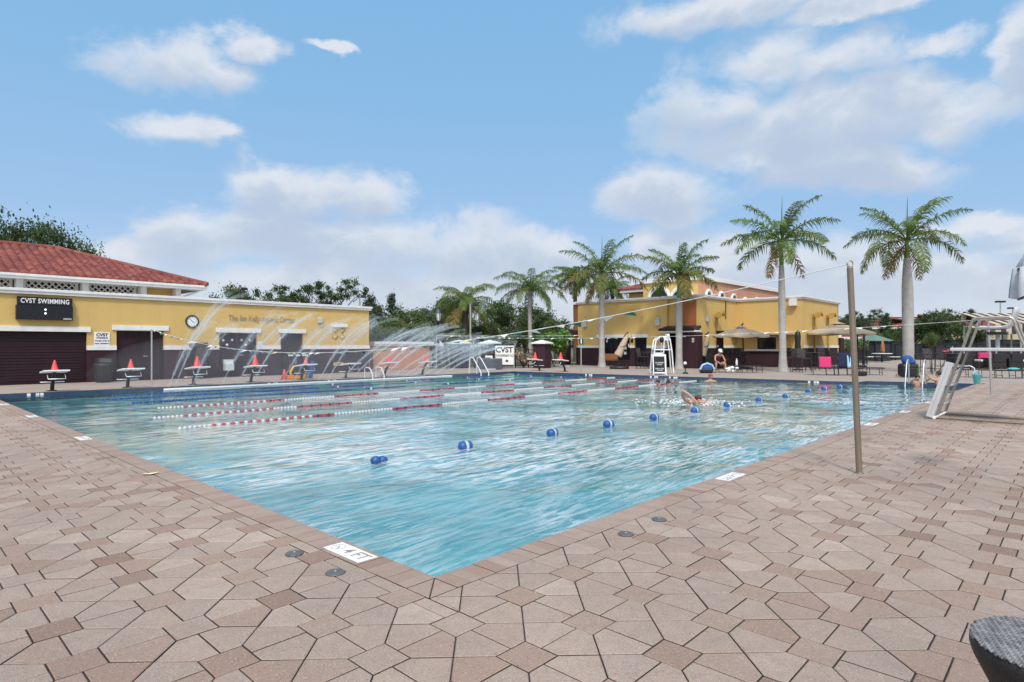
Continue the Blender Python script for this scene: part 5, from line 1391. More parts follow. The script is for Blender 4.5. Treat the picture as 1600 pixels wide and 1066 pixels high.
def lifeguard_far():
    b = G(1023, 585); t = thing('lifeguard_tower', 'white lifeguard tower with seat on the far deck beside a palm', 'lifeguard chair', (b.x, b.y+.4, 0), 0)
    s = b.y/FPX; X = lambda u: (u-1023)*s; Z = lambda v: zat(v, b.y)
    for y in (0, .5):
        m = MB(); m.tube([(X(1022),y,.02),(X(1026),y,Z(545)),(X(1028),y,Z(532)),(X(1033),y,Z(527.5)),(X(1040),y,Z(527.5))], .035, 8); m.build('front_leg', 'white', t)
        m = MB(); m.tube([(X(1056),y,.02),(X(1053),y,Z(548)),(X(1050),y,Z(530)),(X(1046),y,Z(526))], .035, 8); m.build('rear_leg', 'white', t)
        m = MB(); m.cyl((X(1041),y,Z(530)), (X(1040),y,Z(552)), .03, 8); m.build('seat_post', 'white', t)
    for v in (546, 552, 560): m = MB(); m.box(X(1024), X(1041), -.02, .52, Z(v)-.03, Z(v)+.02); m.build('step', 'white', t, .01)
    m = MB(); m.box(X(1024), X(1053), -.03, .53, Z(547.5), Z(546)); m.build('platform', 'white', t, .01)
    m = MB(); m.box(X(1036), X(1050), .02, .48, Z(532), Z(529)); m.box(X(1046), X(1050), .02, .48, Z(529), Z(521.5)); m.box(X(1036.5), X(1046), .02, .08, Z(529), Z(525)); m.box(X(1036.5), X(1046), .42, .48, Z(529), Z(525)); m.build('seat', 'white', t, .04)
    m = MB(); m.ball((X(1036.5), -.08, Z(531)), .12, .08, .16, 10); m.build('rescue_bag', 'black', t)
    # sandwich board
    b = G(1031, 585.5); w = 10.5*b.y/FPX; h = zat(553.5, b.y)
    t = thing('sandwich_board', 'black sandwich board with white frame and white lettering at the far pool edge', 'sign', b, 0)
    X_ = Matrix.Rotation(-.10, 4, 'X') @ Matrix.Shear('XZ', 4, (.12, 0)) if False else Matrix.Rotation(-.08, 4, 'X')
    def panel(sign, nm):
        Xp = Matrix.Translation((0, .0 if sign < 0 else .62, 0)) @ Matrix.Rotation(-.16 if sign < 0 else .16, 4, 'X')
        m = MB(); m.box(-w, -w+.05, -.02, .02, 0, h, 0, Xp); m.box(w-.07, w, -.02, .02, 0, h, 0, Xp); m.box(-w+.07, w-.07, -.02, .02, h-.10, h, 0, Xp); m.box(-w+.07, w-.07, -.02, .02, .06, .12, 0, Xp)
        m.box(-.15, .15, -.02, .02, h, h+.05, 0, Xp)
        o = m.build('frame', 'white', t); m = MB(); m.box(-w+.07, w-.07, -.012, .012, .12, h-.1, 0, Xp); return m.build('chalk_panel', 'board', t)
    panel(-1, ''); panel(1, '')
    for z, bd, sz in ((h*.58, 'NO LIFEGUARD', .085), (h*.49, 'ON DUTY', .085), (h*.29, 'SWIM AT YOUR', .085), (h*.21, 'OWN RISK', .085)):
        text('lettering', bd, sz*.8, 'lamp_light', t, (0, z*math.sin(.16)-.022, z), rot=(PI/2-.16, 0, 0), bold=.004, ext=.001, sx=.86)
lifeguard_far()

def handrails():
    # pool ladder at the far right, handrails in the spray, rail with teal cup
    p = G(1432, 600); t = thing('pool_ladder', 'steel pool ladder rail at the far right wall before the backpack', 'pool ladder', p, R90)
    for y in (0,):
        for x in (-.25, .28):
            m = MB(); m.tube([(x, -.75, -.6), (x, -.62, -.1), (x, -.35, .72), (x, -.25, .86), (x, -.12, .90), (x, .02, .84), (x, .06, .7), (x, .06, 0)], .022, 10); m.build('rail', 'aluminium', t)
    m = MB(); m.box(-.25, .28, -.72, -.62, -.32, -.29); m.box(-.25, .28, -.74, -.64, -.57, -.54); m.build('tread', 'white', t)
    p = G(1524, 607); t = thing('grab_rail', 'bent steel grab rail with teal cup at the far end of the right edge', 'grab rail', p, R90)
    m = MB(); m.tube([(0,0,0), (0,0,.55), (-.04,0,.68), (-.14,0,.74), (-.34,0,.72), (-.52,0,.52), (-.66,.0,.30)], .022, 10); m.build('rail', 'aluminium', t)
    c = thing('cup_holder', 'teal plastic bucket hooked on the bent grab rail', 'bucket', p+Vector((.03, -.03, .16)), 0)
    m = MB(); m.lathe([(.07, 0), (.085, .02), (.135, .30), (.14, .31), (.125, .30), (.075, .04)], 14); m.build('bucket', 'teal', c)
    m = MB(); m.tube(arc((0,0,.30), .13, 0, PI, 10), .008, 5); m.build('bucket_handle', 'white', c)
    p = G(752, 585); t = thing('pool_steps_rail', 'pair of white slanted handrails at the far pool corner in the spray', 'handrail', p, 0)
    s = p.y/FPX
    for dx in (0, 12*s):
        m = MB(); m.tube([(dx, 0, -.2), (dx-.02, .05, .1), (dx-.42, .5, .78), (dx-.5, .6, .84), (dx-.62, .7, .8), (dx-.65, .7, .0)], .025, 8); m.build('rail', 'white', t)
    p = G(768, 577); t = thing('disabled_lift', 'white pool lift post with short arm at the far corner', 'pool lift', p, 0); s = p.y/FPX
    m = MB(); m.box(-.06, .06, -.06, .06, 0, 21*s); m.build('post', 'white', t, .01); m = MB(); m.box(-10*s, -.065, -.06, .06, 18*s, 21*s); m.build('arm', 'white', t, .01)
    m = MB(); m.box(-.25, .25, -.2, .2, 0, .03); m.build('base', 'white', t)
    # white rails in the spray at the far left edge
    p = PF(ray_b(585, 20.1)[0], 20.1); t = thing('pool_ladder', 'small white ladder rails at the building side edge in the spray', 'pool ladder', p, TH)
    for x in (-.3, .3):
        m = MB(); m.tube([(x, -.35, -.4), (x, -.3, .15), (x, -.1, .42), (x, .2, .45), (x, .3, .40), (x, .32, 0)], .024, 8); m.build('rail', 'white', t)
    m = MB(); m.box(-.3, .3, -.36, -.3, -.25, -.2); m.build('tread', 'white', t)
handrails()

def left_deck_items():
    # trash bin
    p = PF(wb(156), WB-.55); t = thing('trash_bin', 'dark grey ribbed trash bin with hooded lid before the plum wall', 'trash bin', p, TH)
    m = MB(); m.lathe([(.24, 0), (.26, .02), (.31, .62), (.32, .66)], 20); 
    for k in range(10):
        a = k*PI/5; m.tube([(.255*math.cos(a), .255*math.sin(a), .05), (.312*math.cos(a), .312*math.sin(a), .62)], .018, 5)
    m.build('barrel', mat('bin_charcoal', (.035,.036,.042), .5, .15, 5), t)
    m = MB(); m.lathe([(.33, .66), (.335, .70), (.30, .74)], 20); m.box(-.25, .25, -.25, .25, .74, .93); m.build('lid', MATS['bin_charcoal'], t, .03)
    m = MB(); m.box(-.18, .18, -.262, -.252, .77, .90); m.build('flap', 'domecap', t)
    # dark bundle hung on a post (furled cover)
    p = PF(wb(305), WB-.6); t = thing('covered_umbrella', 'dark furled cover drooping from a post before the plum wall, orange patch on top', 'umbrella', p, TH)
    s = ray_b(305, WB-.6)[1]/FPX
    m = MB(); m.cyl((0,0,0), (0,0,zat(536, s*FPX)), .04, 8); m.build('post', 'dark', t)
    m = MB(); zt = zat(537, s*FPX); m.tube([(-.42,0,zt-.05),(-.25,0,zt-.12),(0,0,zt-.16),(.25,0,zt-.10),(.36,0,zt-.22)], [.08,.17,.2,.16,.06], 10); m.build('folded_top', 'fabric_dark', t)
    m = MB(); m.lathe([(.26, .25), (.28, .5), (.22, 1.0), (.25, zt-.2), (.1, zt-.1)], 12); m.build('hanging_cover', 'fabric_dark', t)
    m = MB(); m.ball((-.40,-.05,zt-.02), .10, .07, .08, 8); m.build('orange_patch', 'wood', t)
    # mesh bag, kickboards, reel near the single door
    p = PF(ray_b(432, 23.6)[0], 21.6); t = thing('equipment_rack', 'dark equipment rack hung with goggles and fins on the deck before the single door', 'rack', p, TH); 
    m = MB(); m.tube([(-.4,0,0),(-.4,0,.95),(.4,0,.95),(.4,0,0)], .02, 6); m.tube([(-.4,0,.5),(.4,0,.5)], .015, 6); m.build('frame', 'black', t)
    m = MB(); m.ball((-.05,-.05,.45), .26, .15, .38, 10); m.build('gear_bag', 'black', t)
    m = MB(); m.tube([(-.35,-.1,.15),(-.42,-.14,.3),(-.3,-.14,.5),(-.2,-.1,.55)], .05, 8); m.build('yellow_strap', 'kick', t)
    m = MB(); m.box(-.42,-.25,-.05,.05,.97,1.03); m.box(-.08,.08,-.05,.05,.97,1.02); m.box(.2,.42,-.05,.05,.97,1.03); m.build('white_label', 'white', t)
    m = MB(); X = Matrix.Translation((.5,-.1,.0)) @ Matrix.Rotation(.18, 4, 'Y'); m.box(-.1,.1,-.05,.05,0,.75,0,X); q = thing('foam_board', 'blue foam board standing beside the equipment rack', 'foam board', p, TH); m.build('board', 'ropeblue', q, .03)
    p = PF(ray_b(462, 21.4)[0], 21.6); q = thing('kickboards', 'flat pile of orange and yellow kickboards lying on the far left deck', 'kickboard', p, TH)
    for k, c in enumerate(('orange', 'kick', 'orange')):
        m = MB(); m.prism([(-.5+.1*k,-.15),(.2,-.15),(.5,-.1),(.62,0),(.5,.1),(.2,.15),(-.5+.1*k,.15)], .003+.05*k, .048+.05*k); m.build('kickboard', c, q, .01)
    p = PF(ray_b(446, 21.4)[0], 21.5); q = thing('traffic_cone', 'red cone standing on the deck beside the orange kickboards', 'traffic cone', p, TH); m = MB(); m.lathe([(.12, .028), (.03, .42), (0, .43)], 14); m.build('body', 'red', q); m = MB(); m.box(-.15,.15,-.15,.15,0,.028); m.build('base', 'red', q)
    # lamp posts
    def lantern(lab, u, v, Y, vtop):
        p = Vector(((u-800)/FPX*Y, Y, 0)); h = zat(vtop, Y); t = thing('lamp_post', lab, 'lamp post', p)
        m = MB(); m.lathe([(.16, 0), (.16, .25), (.09, .4), (.06, .6), (.055, h-1.05), (.09, h-1.0), (.05, h-.9)], 12); m.build('post', 'black', t)
        m = MB(); m.lathe([(.10, h-.9), (.20, h-.4), (.20, h-.38)], 6, smooth=False); m.build('lantern_glass', 'lampglass', t)
        m = MB(); m.lathe([(.27, h-.38), (.10, h-.14), (.03, h-.10), (.02, h), (0, h+.02)], 6, smooth=False)
        for k in range(6): a = k*PI/3; m.cyl((.10*math.cos(a),.10*math.sin(a),h-.9),(.205*math.cos(a),.205*math.sin(a),h-.38),.012,4)
        m.build('lantern_cap', 'black', t); m = MB(); m.box(-.35, -.07, -.08, .08, h-1.25, h-1.05); m.build('loudspeaker', 'black', t)
    lantern('black lantern lamp post behind the thin flag pole in the spray', 685, 574, 40.5, 480)
    def arealight(lab, u, Y, vtop, arms, double=False, r=.07):
        p = Vector(((u-800)/FPX*Y, Y, 0)); h = zat(vtop, Y); t = thing('area_light', lab, 'pole lamp', p); s = Y/FPX
        m = MB(); m.cyl((0,0,-.1),(0,0,h),r,8); m.build('pole','greypole' if not double else 'black',t)
        for d in arms:
            m = MB(); m.cyl((0,0,h-.05),(d*s*.4,0,h-.02),.05,6); m.box(min(d*s*.3,d*s), max(d*s*.3,d*s), -.35, .35, h-.08, h+.16); m.build('lamp_head','dark',t,.03)
    arealight('black pole lamp behind the yellow parapet at the small rounded tree', 376, 62, 452, (9,), True)
    arealight('grey pole lamp behind the yellow parapet right of the tall thin tree', 562, 60, 464, (9,-3))
    arealight('tall pole lamp beside the feather palm with brown skirt', 735, 44, 476, (12,))
    arealight('tall tennis court lamp left of the others above the lifeguard chair', 1563, 85, 472, (-6, 6))
    arealight('tennis court lamp partly behind the white seat back', 1582, 95, 482, (-6, 6))
    arealight('tennis court lamp nearest the right edge of the picture', 1597, 110, 493, (-6, 6))
    arealight('dark tall pole light behind the feather palms', 779, 52, 540, (2,))
left_deck_items()
# ------------------------------------------------------------------ patio furniture, umbrellas, background houses and fences
def at(u, v): return G(u, v)
def at_Y(u, Y, z=0): return Vector(((u-800)/FPX*Y, Y, z))

def make_bar_chair():
    t = thing('bar_chair', 'chair', 'bar chair'); hs = .74
    m = MB(); V = []; n = 8
    m.box(-.24, .24, -.23, .23, hs-.015, hs+.015); m.build('seat', 'fabric_dark', t, .01)
    m = MB(); X = Matrix.Translation((0, .23, hs+.03)) @ Matrix.Rotation(-.17, 4, 'X'); m.box(-.23, .23, -.012, .012, .0, .50, 0, X); m.build('backrest', 'fabric_dark', t, .01)
    m = MB()
    for sx in (-1, 1):
        m.tube([(sx*.255, .215, hs-.02), (sx*.255, .24, hs+.05), (sx*.255, .335, hs+.55)], .014, 6)
        m.tube([(sx*.265, -.22, hs), (sx*.27, -.23, hs+.20), (sx*.27, -.18, hs+.235), (sx*.265, .26, hs+.235)], .014, 6)
    m.build('arm_frame', 'dark', t)
    for sx in (-1, 1):
        for sy in (-1, 1):
            m = MB(); m.tube([(sx*.25, sy*.22, hs-.01), (sx*.27, sy*.27, 0)], .016, 6); m.build('leg', 'dark', t)
    m = MB(); z = .28; q = .262; m.tube([(-q,-q,z),(q,-q,z),(q,q,z),(-q,q,z)], .011, 6, closed=True); m.build('foot_rail', 'dark', t)
    return t
def make_bar_table(top='clearplastic'):
    t = thing('bar_table', 'table', 'table'); h = 1.02
    m = MB(); m.lathe([(.50, h-.03), (.53, h-.02), (.53, h), (.50, h+.006)], 24); m.build('tabletop', 'fabric_dark', t)
    for k in range(4):
        a = PI/4+k*PI/2; m = MB(); m.tube([(.12*math.cos(a), .12*math.sin(a), h-.03), (.13*math.cos(a), .13*math.sin(a), .5), (.40*math.cos(a), .40*math.sin(a), 0)], .018, 6); m.build('leg', 'dark', t)
    m = MB(); m.tube(arc((0,0,.4), .17, 0, 2*PI, 14, ay=(0,1,0)), .012, 5); m.build('brace_ring', 'dark', t); return t
def make_lounger():
    t = thing('sun_lounger', 'lounger', 'sun lounger'); L, Wd, h = 1.95, .64, .33
    m = MB(); m.tube([(-L/2,-Wd/2,h),(L/2,-Wd/2,h),(L/2,Wd/2,h),(-L/2,Wd/2,h)], .022, 6, closed=True); m.build('frame', 'dark', t)
    m = MB(); m.box(-L/2+.02, L/2-.02, -Wd/2+.02, Wd/2-.02, h-.012, h+.012); m.build('sling', 'fabric_dark', t)
    for x in (-.72, .05, .78):
        for y in (-1, 1):
            m = MB(); m.tube([(x, y*Wd/2, h), (x+.03, y*(Wd/2+.01), 0)], .02, 6); m.build('leg', 'dark', t)
    m = MB()
    for x in (-.71, .06, .79): m.cyl((x, -Wd/2, .12), (x, Wd/2, .12), .012, 5)
    m.build('leg_brace', 'dark', t); return t
pbc, pbt, pl = make_bar_chair(), make_bar_table(), make_lounger()
CH, TB, LO = 'dark sling bar chairs on the patio', 'bar tables on the patio', 'dark sun loungers along the far pool side'
for u, v, rz, lab in ((1004, 576.5, .9, 'dark bar chair before the glass door left of the lifeguard tower'),
    (1120, 576.5, -1.2, 'dark bar chair left of the plum post under the open umbrella'), (1134, 576, 2.9, 'dark bar chair right of the plum post, back to the wall'), (1150, 575.5, 3.3, 'dark bar chair under the umbrella middle before the bar'), (1163, 577, 1.4, 'dark bar chair beside the curved umbrella mast'),
    (1237, 581, -1.1, 'dark bar chair right of the third royal palm trunk, seen from its side'), (1256, 582, .15, 'dark bar chair with its back to the pool under the closed black umbrella'), (1252, 574, 3.0, 'dark bar chair hidden behind the one under the closed black umbrella'), (1284, 575, 2.7, 'dark bar chair behind the pink towel'), (1226, 574, -1.5, 'dark bar chair half behind the third royal palm trunk'), (1300, 577, 1.5, 'dark bar chair right of the pink towel by the big umbrella'),
    (1456, 585, .25, 'tall brown backed bar chair right of the backpack palm'), (1441, 582, -1.2, 'bar chair close against the right side of the backpack palm'), (1470, 580, 2.6, 'bar chair behind the white ladder boards'), (1492, 580, 1.7, 'bar chair seen through the lifeguard chair frame')):
    place(pbc, USED, at(u, v), rz, lab, CH)
for u, v, lab in ((1019, 576, 'round bar table left of the lifeguard tower'), (1142, 576.3, 'round bar table under the open umbrella by the plum post'), (1270, 578.5, 'round bar table between closed black umbrella and pink towel'), (1480, 582.5, 'round bar table with pink bag beside the lifeguard chair'), (1322, 575, 'round bar table under the big open umbrella')):
    place(pbt, USED, at(u, v), 0, lab, TB)
for u, v, rz, lab in ((1170, 582.0, .05, 'empty dark lounger under the open umbrella before the bar'), (1137, 581.5, -.5, 'dark lounger on which the person with white cap sits'),
    (1289, 586.0, -.45, 'dark lounger carrying the pink towel'), (1322, 586, -.45, 'dark lounger carrying the navy and light blue towel'), (1355, 585.5, -.35, 'empty dark lounger right of the leaning pole'),
    (1530, 589.5, -.5, 'dark lounger behind the pole and bent rail'), (1580, 591, -.35, 'dark lounger with a teal towel at the right edge'), (1622, 590, -.35, 'dark lounger cut by the right edge')):
    place(pl, USED, at(u, v), rz, lab, LO, (.72, 1, 1) if u < 1400 else (.62, 1, 1))
def towel(name, lab, u, v, m, m2=None, w=.62, h=.66, cat='towel'):
    p = at(u, v); t = thing(name, lab, cat, p+Vector((0, .02, .36)), -.25)
    for k, (mm, dx, hh) in enumerate(((m, 0, h), (m2, .16, h*.8)) if m2 else ((m, 0, h),)):
        b = MB(); V = []; n = 12
        for j in range(7):
            f = j/6
            for i in range(n+1):
                x = (i/n-.5)*w*(1 if k == 0 else .45)+dx*1.3; V.append((x, .16*f-.03+.018*math.sin(i*1.7+j*.3)-.03*k, hh*f+.015*math.sin(i*2.1)*f))
        b.add(V, [(j*(n+1)+i, j*(n+1)+i+1, (j+1)*(n+1)+i+1, (j+1)*(n+1)+i) for j in range(6) for i in range(n)], 0, True)
        o = b.build('cloth' if k == 0 else 'second_cloth', mm, t); so = o.modifiers.new('thick', 'SOLIDIFY'); so.thickness = .02
    b = MB(); b.tube([(-w*.52,.14,0),(-w*.52,.17,h*.98),(w*.52,.17,h*.98),(w*.52,.14,0)], .016, 6); b.build('raised_back', 'dark', t); return t
towel('beach_towel', 'bright pink towel hung over a raised lounger back', 1290, 586.5, 'pink', None, .52, .52)
towel('beach_towel', 'navy towel with light blue one hung over a raised lounger back', 1322, 586.5, 'navy', 'lightblue', .62, .72)
p = at(1585, 591); t = thing('beach_towel', 'folded teal towel lying on the lounger at the right edge', 'towel', p+Vector((-.05,0,.345))); b = MB(); b.ball((0,0,.05), .26, .16, .07, 12); b.build('cloth', 'teal', t)
p = at(1344, 587.5); t = thing('beach_bag', 'black bag on the ground under the loungers beside the leaning pole', 'bag', p); b = MB(); b.box(-.25,.25,-.15,.15,0,.22); b.build('body','black',t,.05); b = MB(); b.tube(arc((0,0,.2), .14, 0, PI, 10), .012, 5); b.build('strap','black',t)
# backpack, towel and small things at the right palm
p = at(1418, 589.5); t = thing('backpack', 'black backpack with green straps and blue towel on top against the palm trunk', 'backpack', p, 0)
b = MB(); b.box(-.36,.34,-.26,.22,.02,.62); b.build('body','black',t,.12); b = MB(); b.box(-.26,.24,-.34,-.262,.05,.42); b.build('front_pocket','black',t,.05)
b = MB(); b.tube([(.36,-.1,.1),(.44,-.12,.35),(.36,-.1,.62)], .035, 6); b.tube([(.30,-.27,.08),(.34,-.27,.3),(.3,-.27,.55)], .02, 6); b.build('green_strap','shaft',t)
q = thing('beach_towel', 'blue bundled towel on top of the black backpack', 'towel', p+Vector((0,0,.60))); b = MB(); b.ball((-.02,-.02,.17), .25, .20, .22, 14); b.ball((.12,-.06,.08), .20, .18, .13, 12); b.build('cloth','bluecloth',q)
p = at(1402, 587.5); t = thing('ball', 'small orange ball on the deck left of the backpack', 'ball', p); b = MB(); b.ball((0,0,.07), .07); b.build('shell','salmon',t)
# belongings near the seated person
p = at(1104, 583); t = thing('swim_bag', 'black mesh swim bag with blue and white towel draped over it', 'bag', p); b = MB(); b.box(-.34,.30,-.2,.2,0,.26); b.build('body','black',t,.08)
b = MB(); b.ball((.02,0,.26), .34, .2, .22, 14); b.build('towel_blue','bluecloth',t); b = MB(); b.tube([(-.36,-.1,.18),(-.24,-.12,.42),(0,-.12,.50),(.24,-.12,.42),(.36,-.1,.2)], .055, 8); b.build('towel_white','lightblue',t)
p = at(1143, 583); t = thing('white_bag', 'crumpled white plastic bags on the ground by the seated person', 'bag', p); b = MB(); rr = random.Random(4)
for k in range(12): b.ball((rr.uniform(-.3,.35), rr.uniform(-.1,.1), rr.uniform(.06,.3)), rr.uniform(.06,.13), .08, rr.uniform(.05,.1), 7)
b.build('plastic','white',t)
p = at(1152.5, 581.5); t = thing('bottle', 'tall white bottle standing on the lounger end under the umbrella', 'bottle', p+Vector((-.05,0,.345))); b = MB(); b.lathe([(.05,0),(.055,.02),(.055,.25),(.03,.30),(.03,.34),(0,.345)], 12); b.build('body','white',t); b = MB(); b.lathe([(.036,.32),(.036,.37),(0,.372)], 10); b.build('cap','white',t)
# cones / small dark post on the far deck
p = at(1071, 584); t = thing('deck_sign', 'small dark stand with white ball top on the far deck right of the lifeguard tower', 'stand', p); b = MB(); b.lathe([(.14,0),(.14,.05),(.03,.1),(.03,.42),(.08,.46)], 10); b.build('stand','black',t); b = MB(); b.ball((-.02,0,.52), .09); b.build('white_ball','white',t)
# bench, bin, plum post
p = at_Y(951, 41.2); t = thing('bench', 'orange brown wooden bench before the dark clubhouse window', 'bench', p, R90); b = MB(); b.box(-.55,.6,-.2,.2,.42,.47); b.build('seat','wood',t,.01); b = MB(); b.box(-.55,.6,.16,.21,.5,.86); b.build('backrest','wood',t,.01)
for x in (-.5,.55):
    b = MB(); b.box(x-.03,x+.03,-.18,.2,0,.42); b.build('leg','dark',t)
p = at(1099, 574.5); t = thing('trash_bin', 'dark green square bin beside the clubhouse corner', 'trash bin', p, R90); b = MB(); b.box(-.3,.3,-.3,.3,0,.78); b.build('body','bin_green',t,.03); b = MB(); b.box(-.32,.32,-.32,.32,.785,.86); b.build('lid','bin_green',t,.03)
p = at(1125, 576); t = thing('plum_post', 'square plum post with small lamp standing before the bar front', 'post', p, R90); hh = zat(519, p.y); b = MB(); b.box(-.16,.16,-.16,.16,0,hh); b.build('shaft','plum',t,.01); b = MB(); b.box(-.2,.2,-.2,.2,hh,hh+.08); b.build('cap','plum',t,.01); b = MB(); b.ball((-.05,-.19,zat(541,p.y)), .07,.05,.07, 8); b.build('lamp','lampglass',t)

# umbrellas
def canopy(mb, c, R, zr, za, n=8, droop=.12, mi=0, mv=1):
    ang = [2*PI*k/n+.2 for k in range(n)]; rows = 5; V = []; F = []
    for j in range(rows+1):
        f = j/rows
        for k in range(n):
            for s in range(4):
                w = ang[k]+(2*PI/n)*s/4; sag = 1-.10*math.sin(PI*s/4)*f
                r = R*f*(math.cos(PI/n)/math.cos(((s/4)-.5)*2*PI/n))
                V.append((c[0]+r*math.cos(w), c[1]+r*math.sin(w), zr+(za-zr)*(1-f**1.25)-.05*math.sin(PI*s/4)*f))
    N = n*4
    for j in range(rows):
        for k in range(N): l = (k+1) % N; F.append((j*N+k, (j+1)*N+k, (j+1)*N+l, j*N+l))
    mb.add(V, F, mi, False)
    o = rows*N; VV = V[o:o+N]+[(x, y, z-droop) for x, y, z in V[o:o+N]]
    mb.add(VV, [(k, N+k, N+(k+1) % N, (k+1) % N) for k in range(N)], mv, False)
def open_cantilever(lab, uc, Y, vr, va, halfpx, umast, vhook, square=False):
    p = at_Y(umast, Y); s = Y/FPX; t = thing('cantilever_umbrella', lab, 'umbrella', p, 0, 'cantilever umbrellas on the patio')
    dx = (uc-umast)*s; R = halfpx*s; zr, za = zat(vr, Y), zat(va, Y); zh = zat(vhook, Y)
    m = MB(); canopy(m, (dx, 0, 0), R, zr, za, 8, .10); o = m.build('canopy', ['canvas', 'canvas'], t)
    m = MB(); m.lathe([(R*.22, za-.02), (.05, za+.12), (0, za+.13)], 8, (dx,0,0), smooth=False); m.build('vent_cap', 'canvas', t)
    m = MB(); m.tube([(0,.5,0), (0,.5,1.2), (-.05,.45,zr-.2), (-.15,.38,zr+.25), (dx*.55,.2,zh-.05), (dx+.15,0,zh), (dx,0,za+.05)], .045, 8); m.build('mast', 'dark', t)
    for k in range(8):
        a = 2*PI*k/8+.2; m = MB(); m.tube([(dx,0,za-.1), (dx+R*.98*math.cos(a), R*.98*math.sin(a), zr-.03)], .014, 5); m.build('rib', 'dark', t)
    m = MB(); m.lathe([(.55, 0), (.55, .06), (.5, .10), (.08, .11), (.07, .4)], 16, (0,.5,0)); m.build('base', 'dark', t); return t
open_cantilever('open tan cantilever umbrella before the bar, left of the third royal palm', 1157, 36.6, 524.5, 511.5, 43, 1166.5, 506)
open_cantilever('larger open tan umbrella behind the leaning pole', 1309, 40.0, 520.5, 506.0, 52, 1347, 500)
def folded_cantilever(lab, ub, vb, ut, vt, ue, ve, Y):
    p = at_Y(ub, Y); s = Y/FPX; t = thing('cantilever_umbrella', lab, 'umbrella', p, 0, 'cantilever umbrellas on the patio'); X = lambda u: (u-ub)*s; Z = lambda v: zat(v, Y)
    m = MB(); m.tube([(X(ub),.3,0), (X(ub-2),.3,.9), (X(lerp(ub-2,ut,.30)),.25,lerp(.9,Z(vt),.5)), (X(lerp(ub-2,ut,.68)),.12,lerp(.9,Z(vt),.86)), (X(ut),0,Z(vt)+.02)], .045, 8); m.build('mast', 'dark', t)
    a = Vector((X(ut)-.02,-.05,Z(vt)-.08)); b = Vector((X(ue),-.25,Z(ve))); m = MB(); N = 12; pts = [a.lerp(b, i/N) for i in range(N+1)]
    m.tube(pts, [.05,.10,.13,.15,.17,.18,.20,.20,.21,.21,.23,.25,.24], 9); m.build('folded_canopy', 'canvas', t)
    m = MB(); m.tube(arc(a.lerp(b,.58), .215, 0, 2*PI, 14, ax=(1,0,.3), ay=(0,1,0)), .018, 5); m.build('tie_strap', 'dark', t)
    m = MB(); m.lathe([(.58, 0), (.60, .05), (.58, .15), (.1, .17), (.08, .5)], 18, (0,.3,0)); m.build('base', 'dark', t); return t
folded_cantilever('folded tan umbrella leaning from its black base before the clubhouse window', 969, 577, 981.5, 520, 964, 556, 36.8)
folded_cantilever('folded tan umbrella beside the plum entrance pier and green bin', 1092, 575, 1108, 519.5, 1095, 556, 38.6)
p = at_Y(1246.5, 35.0); t = thing('patio_umbrella', 'closed black umbrella standing in the table right of the third royal palm', 'umbrella', p); z0, z1 = zat(552, 35), zat(516, 35)
m = MB(); m.lathe([(.20, z0), (.17, z0+.25), (.15, z0+.6), (.17, z1-.35), (.12, z1-.1), (.03, z1)], 10); m.build('folded_canopy', 'black', t); m = MB(); m.cyl((0,0,0), (0,0,z0+.1), .025, 8); m.build('pole', 'dark', t); m = MB(); m.lathe([(.28,0),(.28,.06),(.05,.1)], 14); m.build('base','dark',t)
# closed market umbrella close to the camera at the right edge
Y = 6.0; p = at_Y(1611, Y); t = thing('market_umbrella', 'closed grey white market umbrella cut by the right edge above the deck', 'umbrella', p)
z0, z1 = zat(465, Y), zat(392, Y); m = MB(); n = 24; prof = [(.155, z0), (.150, z0+.10), (.128, z0+.30), (.105, zat(420, Y)), (.110, zat(418, Y)), (.075, zat(402, Y)), (.03, z1+.02), (.012, z1+.12)]; V = []
for r, z in prof:
    for k in range(n): a = 2*PI*k/n; q = r*(1+.20*math.cos(9*a)*(1 if z < zat(410, Y) else .4)); V.append((q*math.cos(a), q*math.sin(a), z-.02*math.cos(4*a)*(z < z0+.01)))
m.add(V, [(j*n+k, j*n+(k+1)%n, (j+1)*n+(k+1)%n, (j+1)*n+k) for j in range(len(prof)-1) for k in range(n)], 0, True); m.build('folded_canopy', 'canvas_grey', t)
m = MB(); m.tube(arc((0,0,zat(420, Y)), .118, 0, 2*PI, 20, ay=(0,1,0)), .009, 5); m.build('tie_strap', 'black', t)
m = MB(); X = Matrix.Translation((-.085, -.115, 0)) @ Matrix.Rotation(-.75, 4, 'Z')
m.box(-.018,.018,-.010,.0, z0+.02, zat(428,Y), 0, X); m.ball((0,-.012,zat(449,Y)), .022,.008,.05, 8, 1, X); m.build('printed_emblem', ['fabric_dark','maroon'], t)
m = MB(); m.cyl((0,0,0), (0,0,z1), .02, 10); m.build('pole', 'dark', t); m = MB(); m.lathe([(.05,0),(.05,.02),(.03,.03),(.03,.12)], 18); m.build('ground_sleeve', 'dark', t)

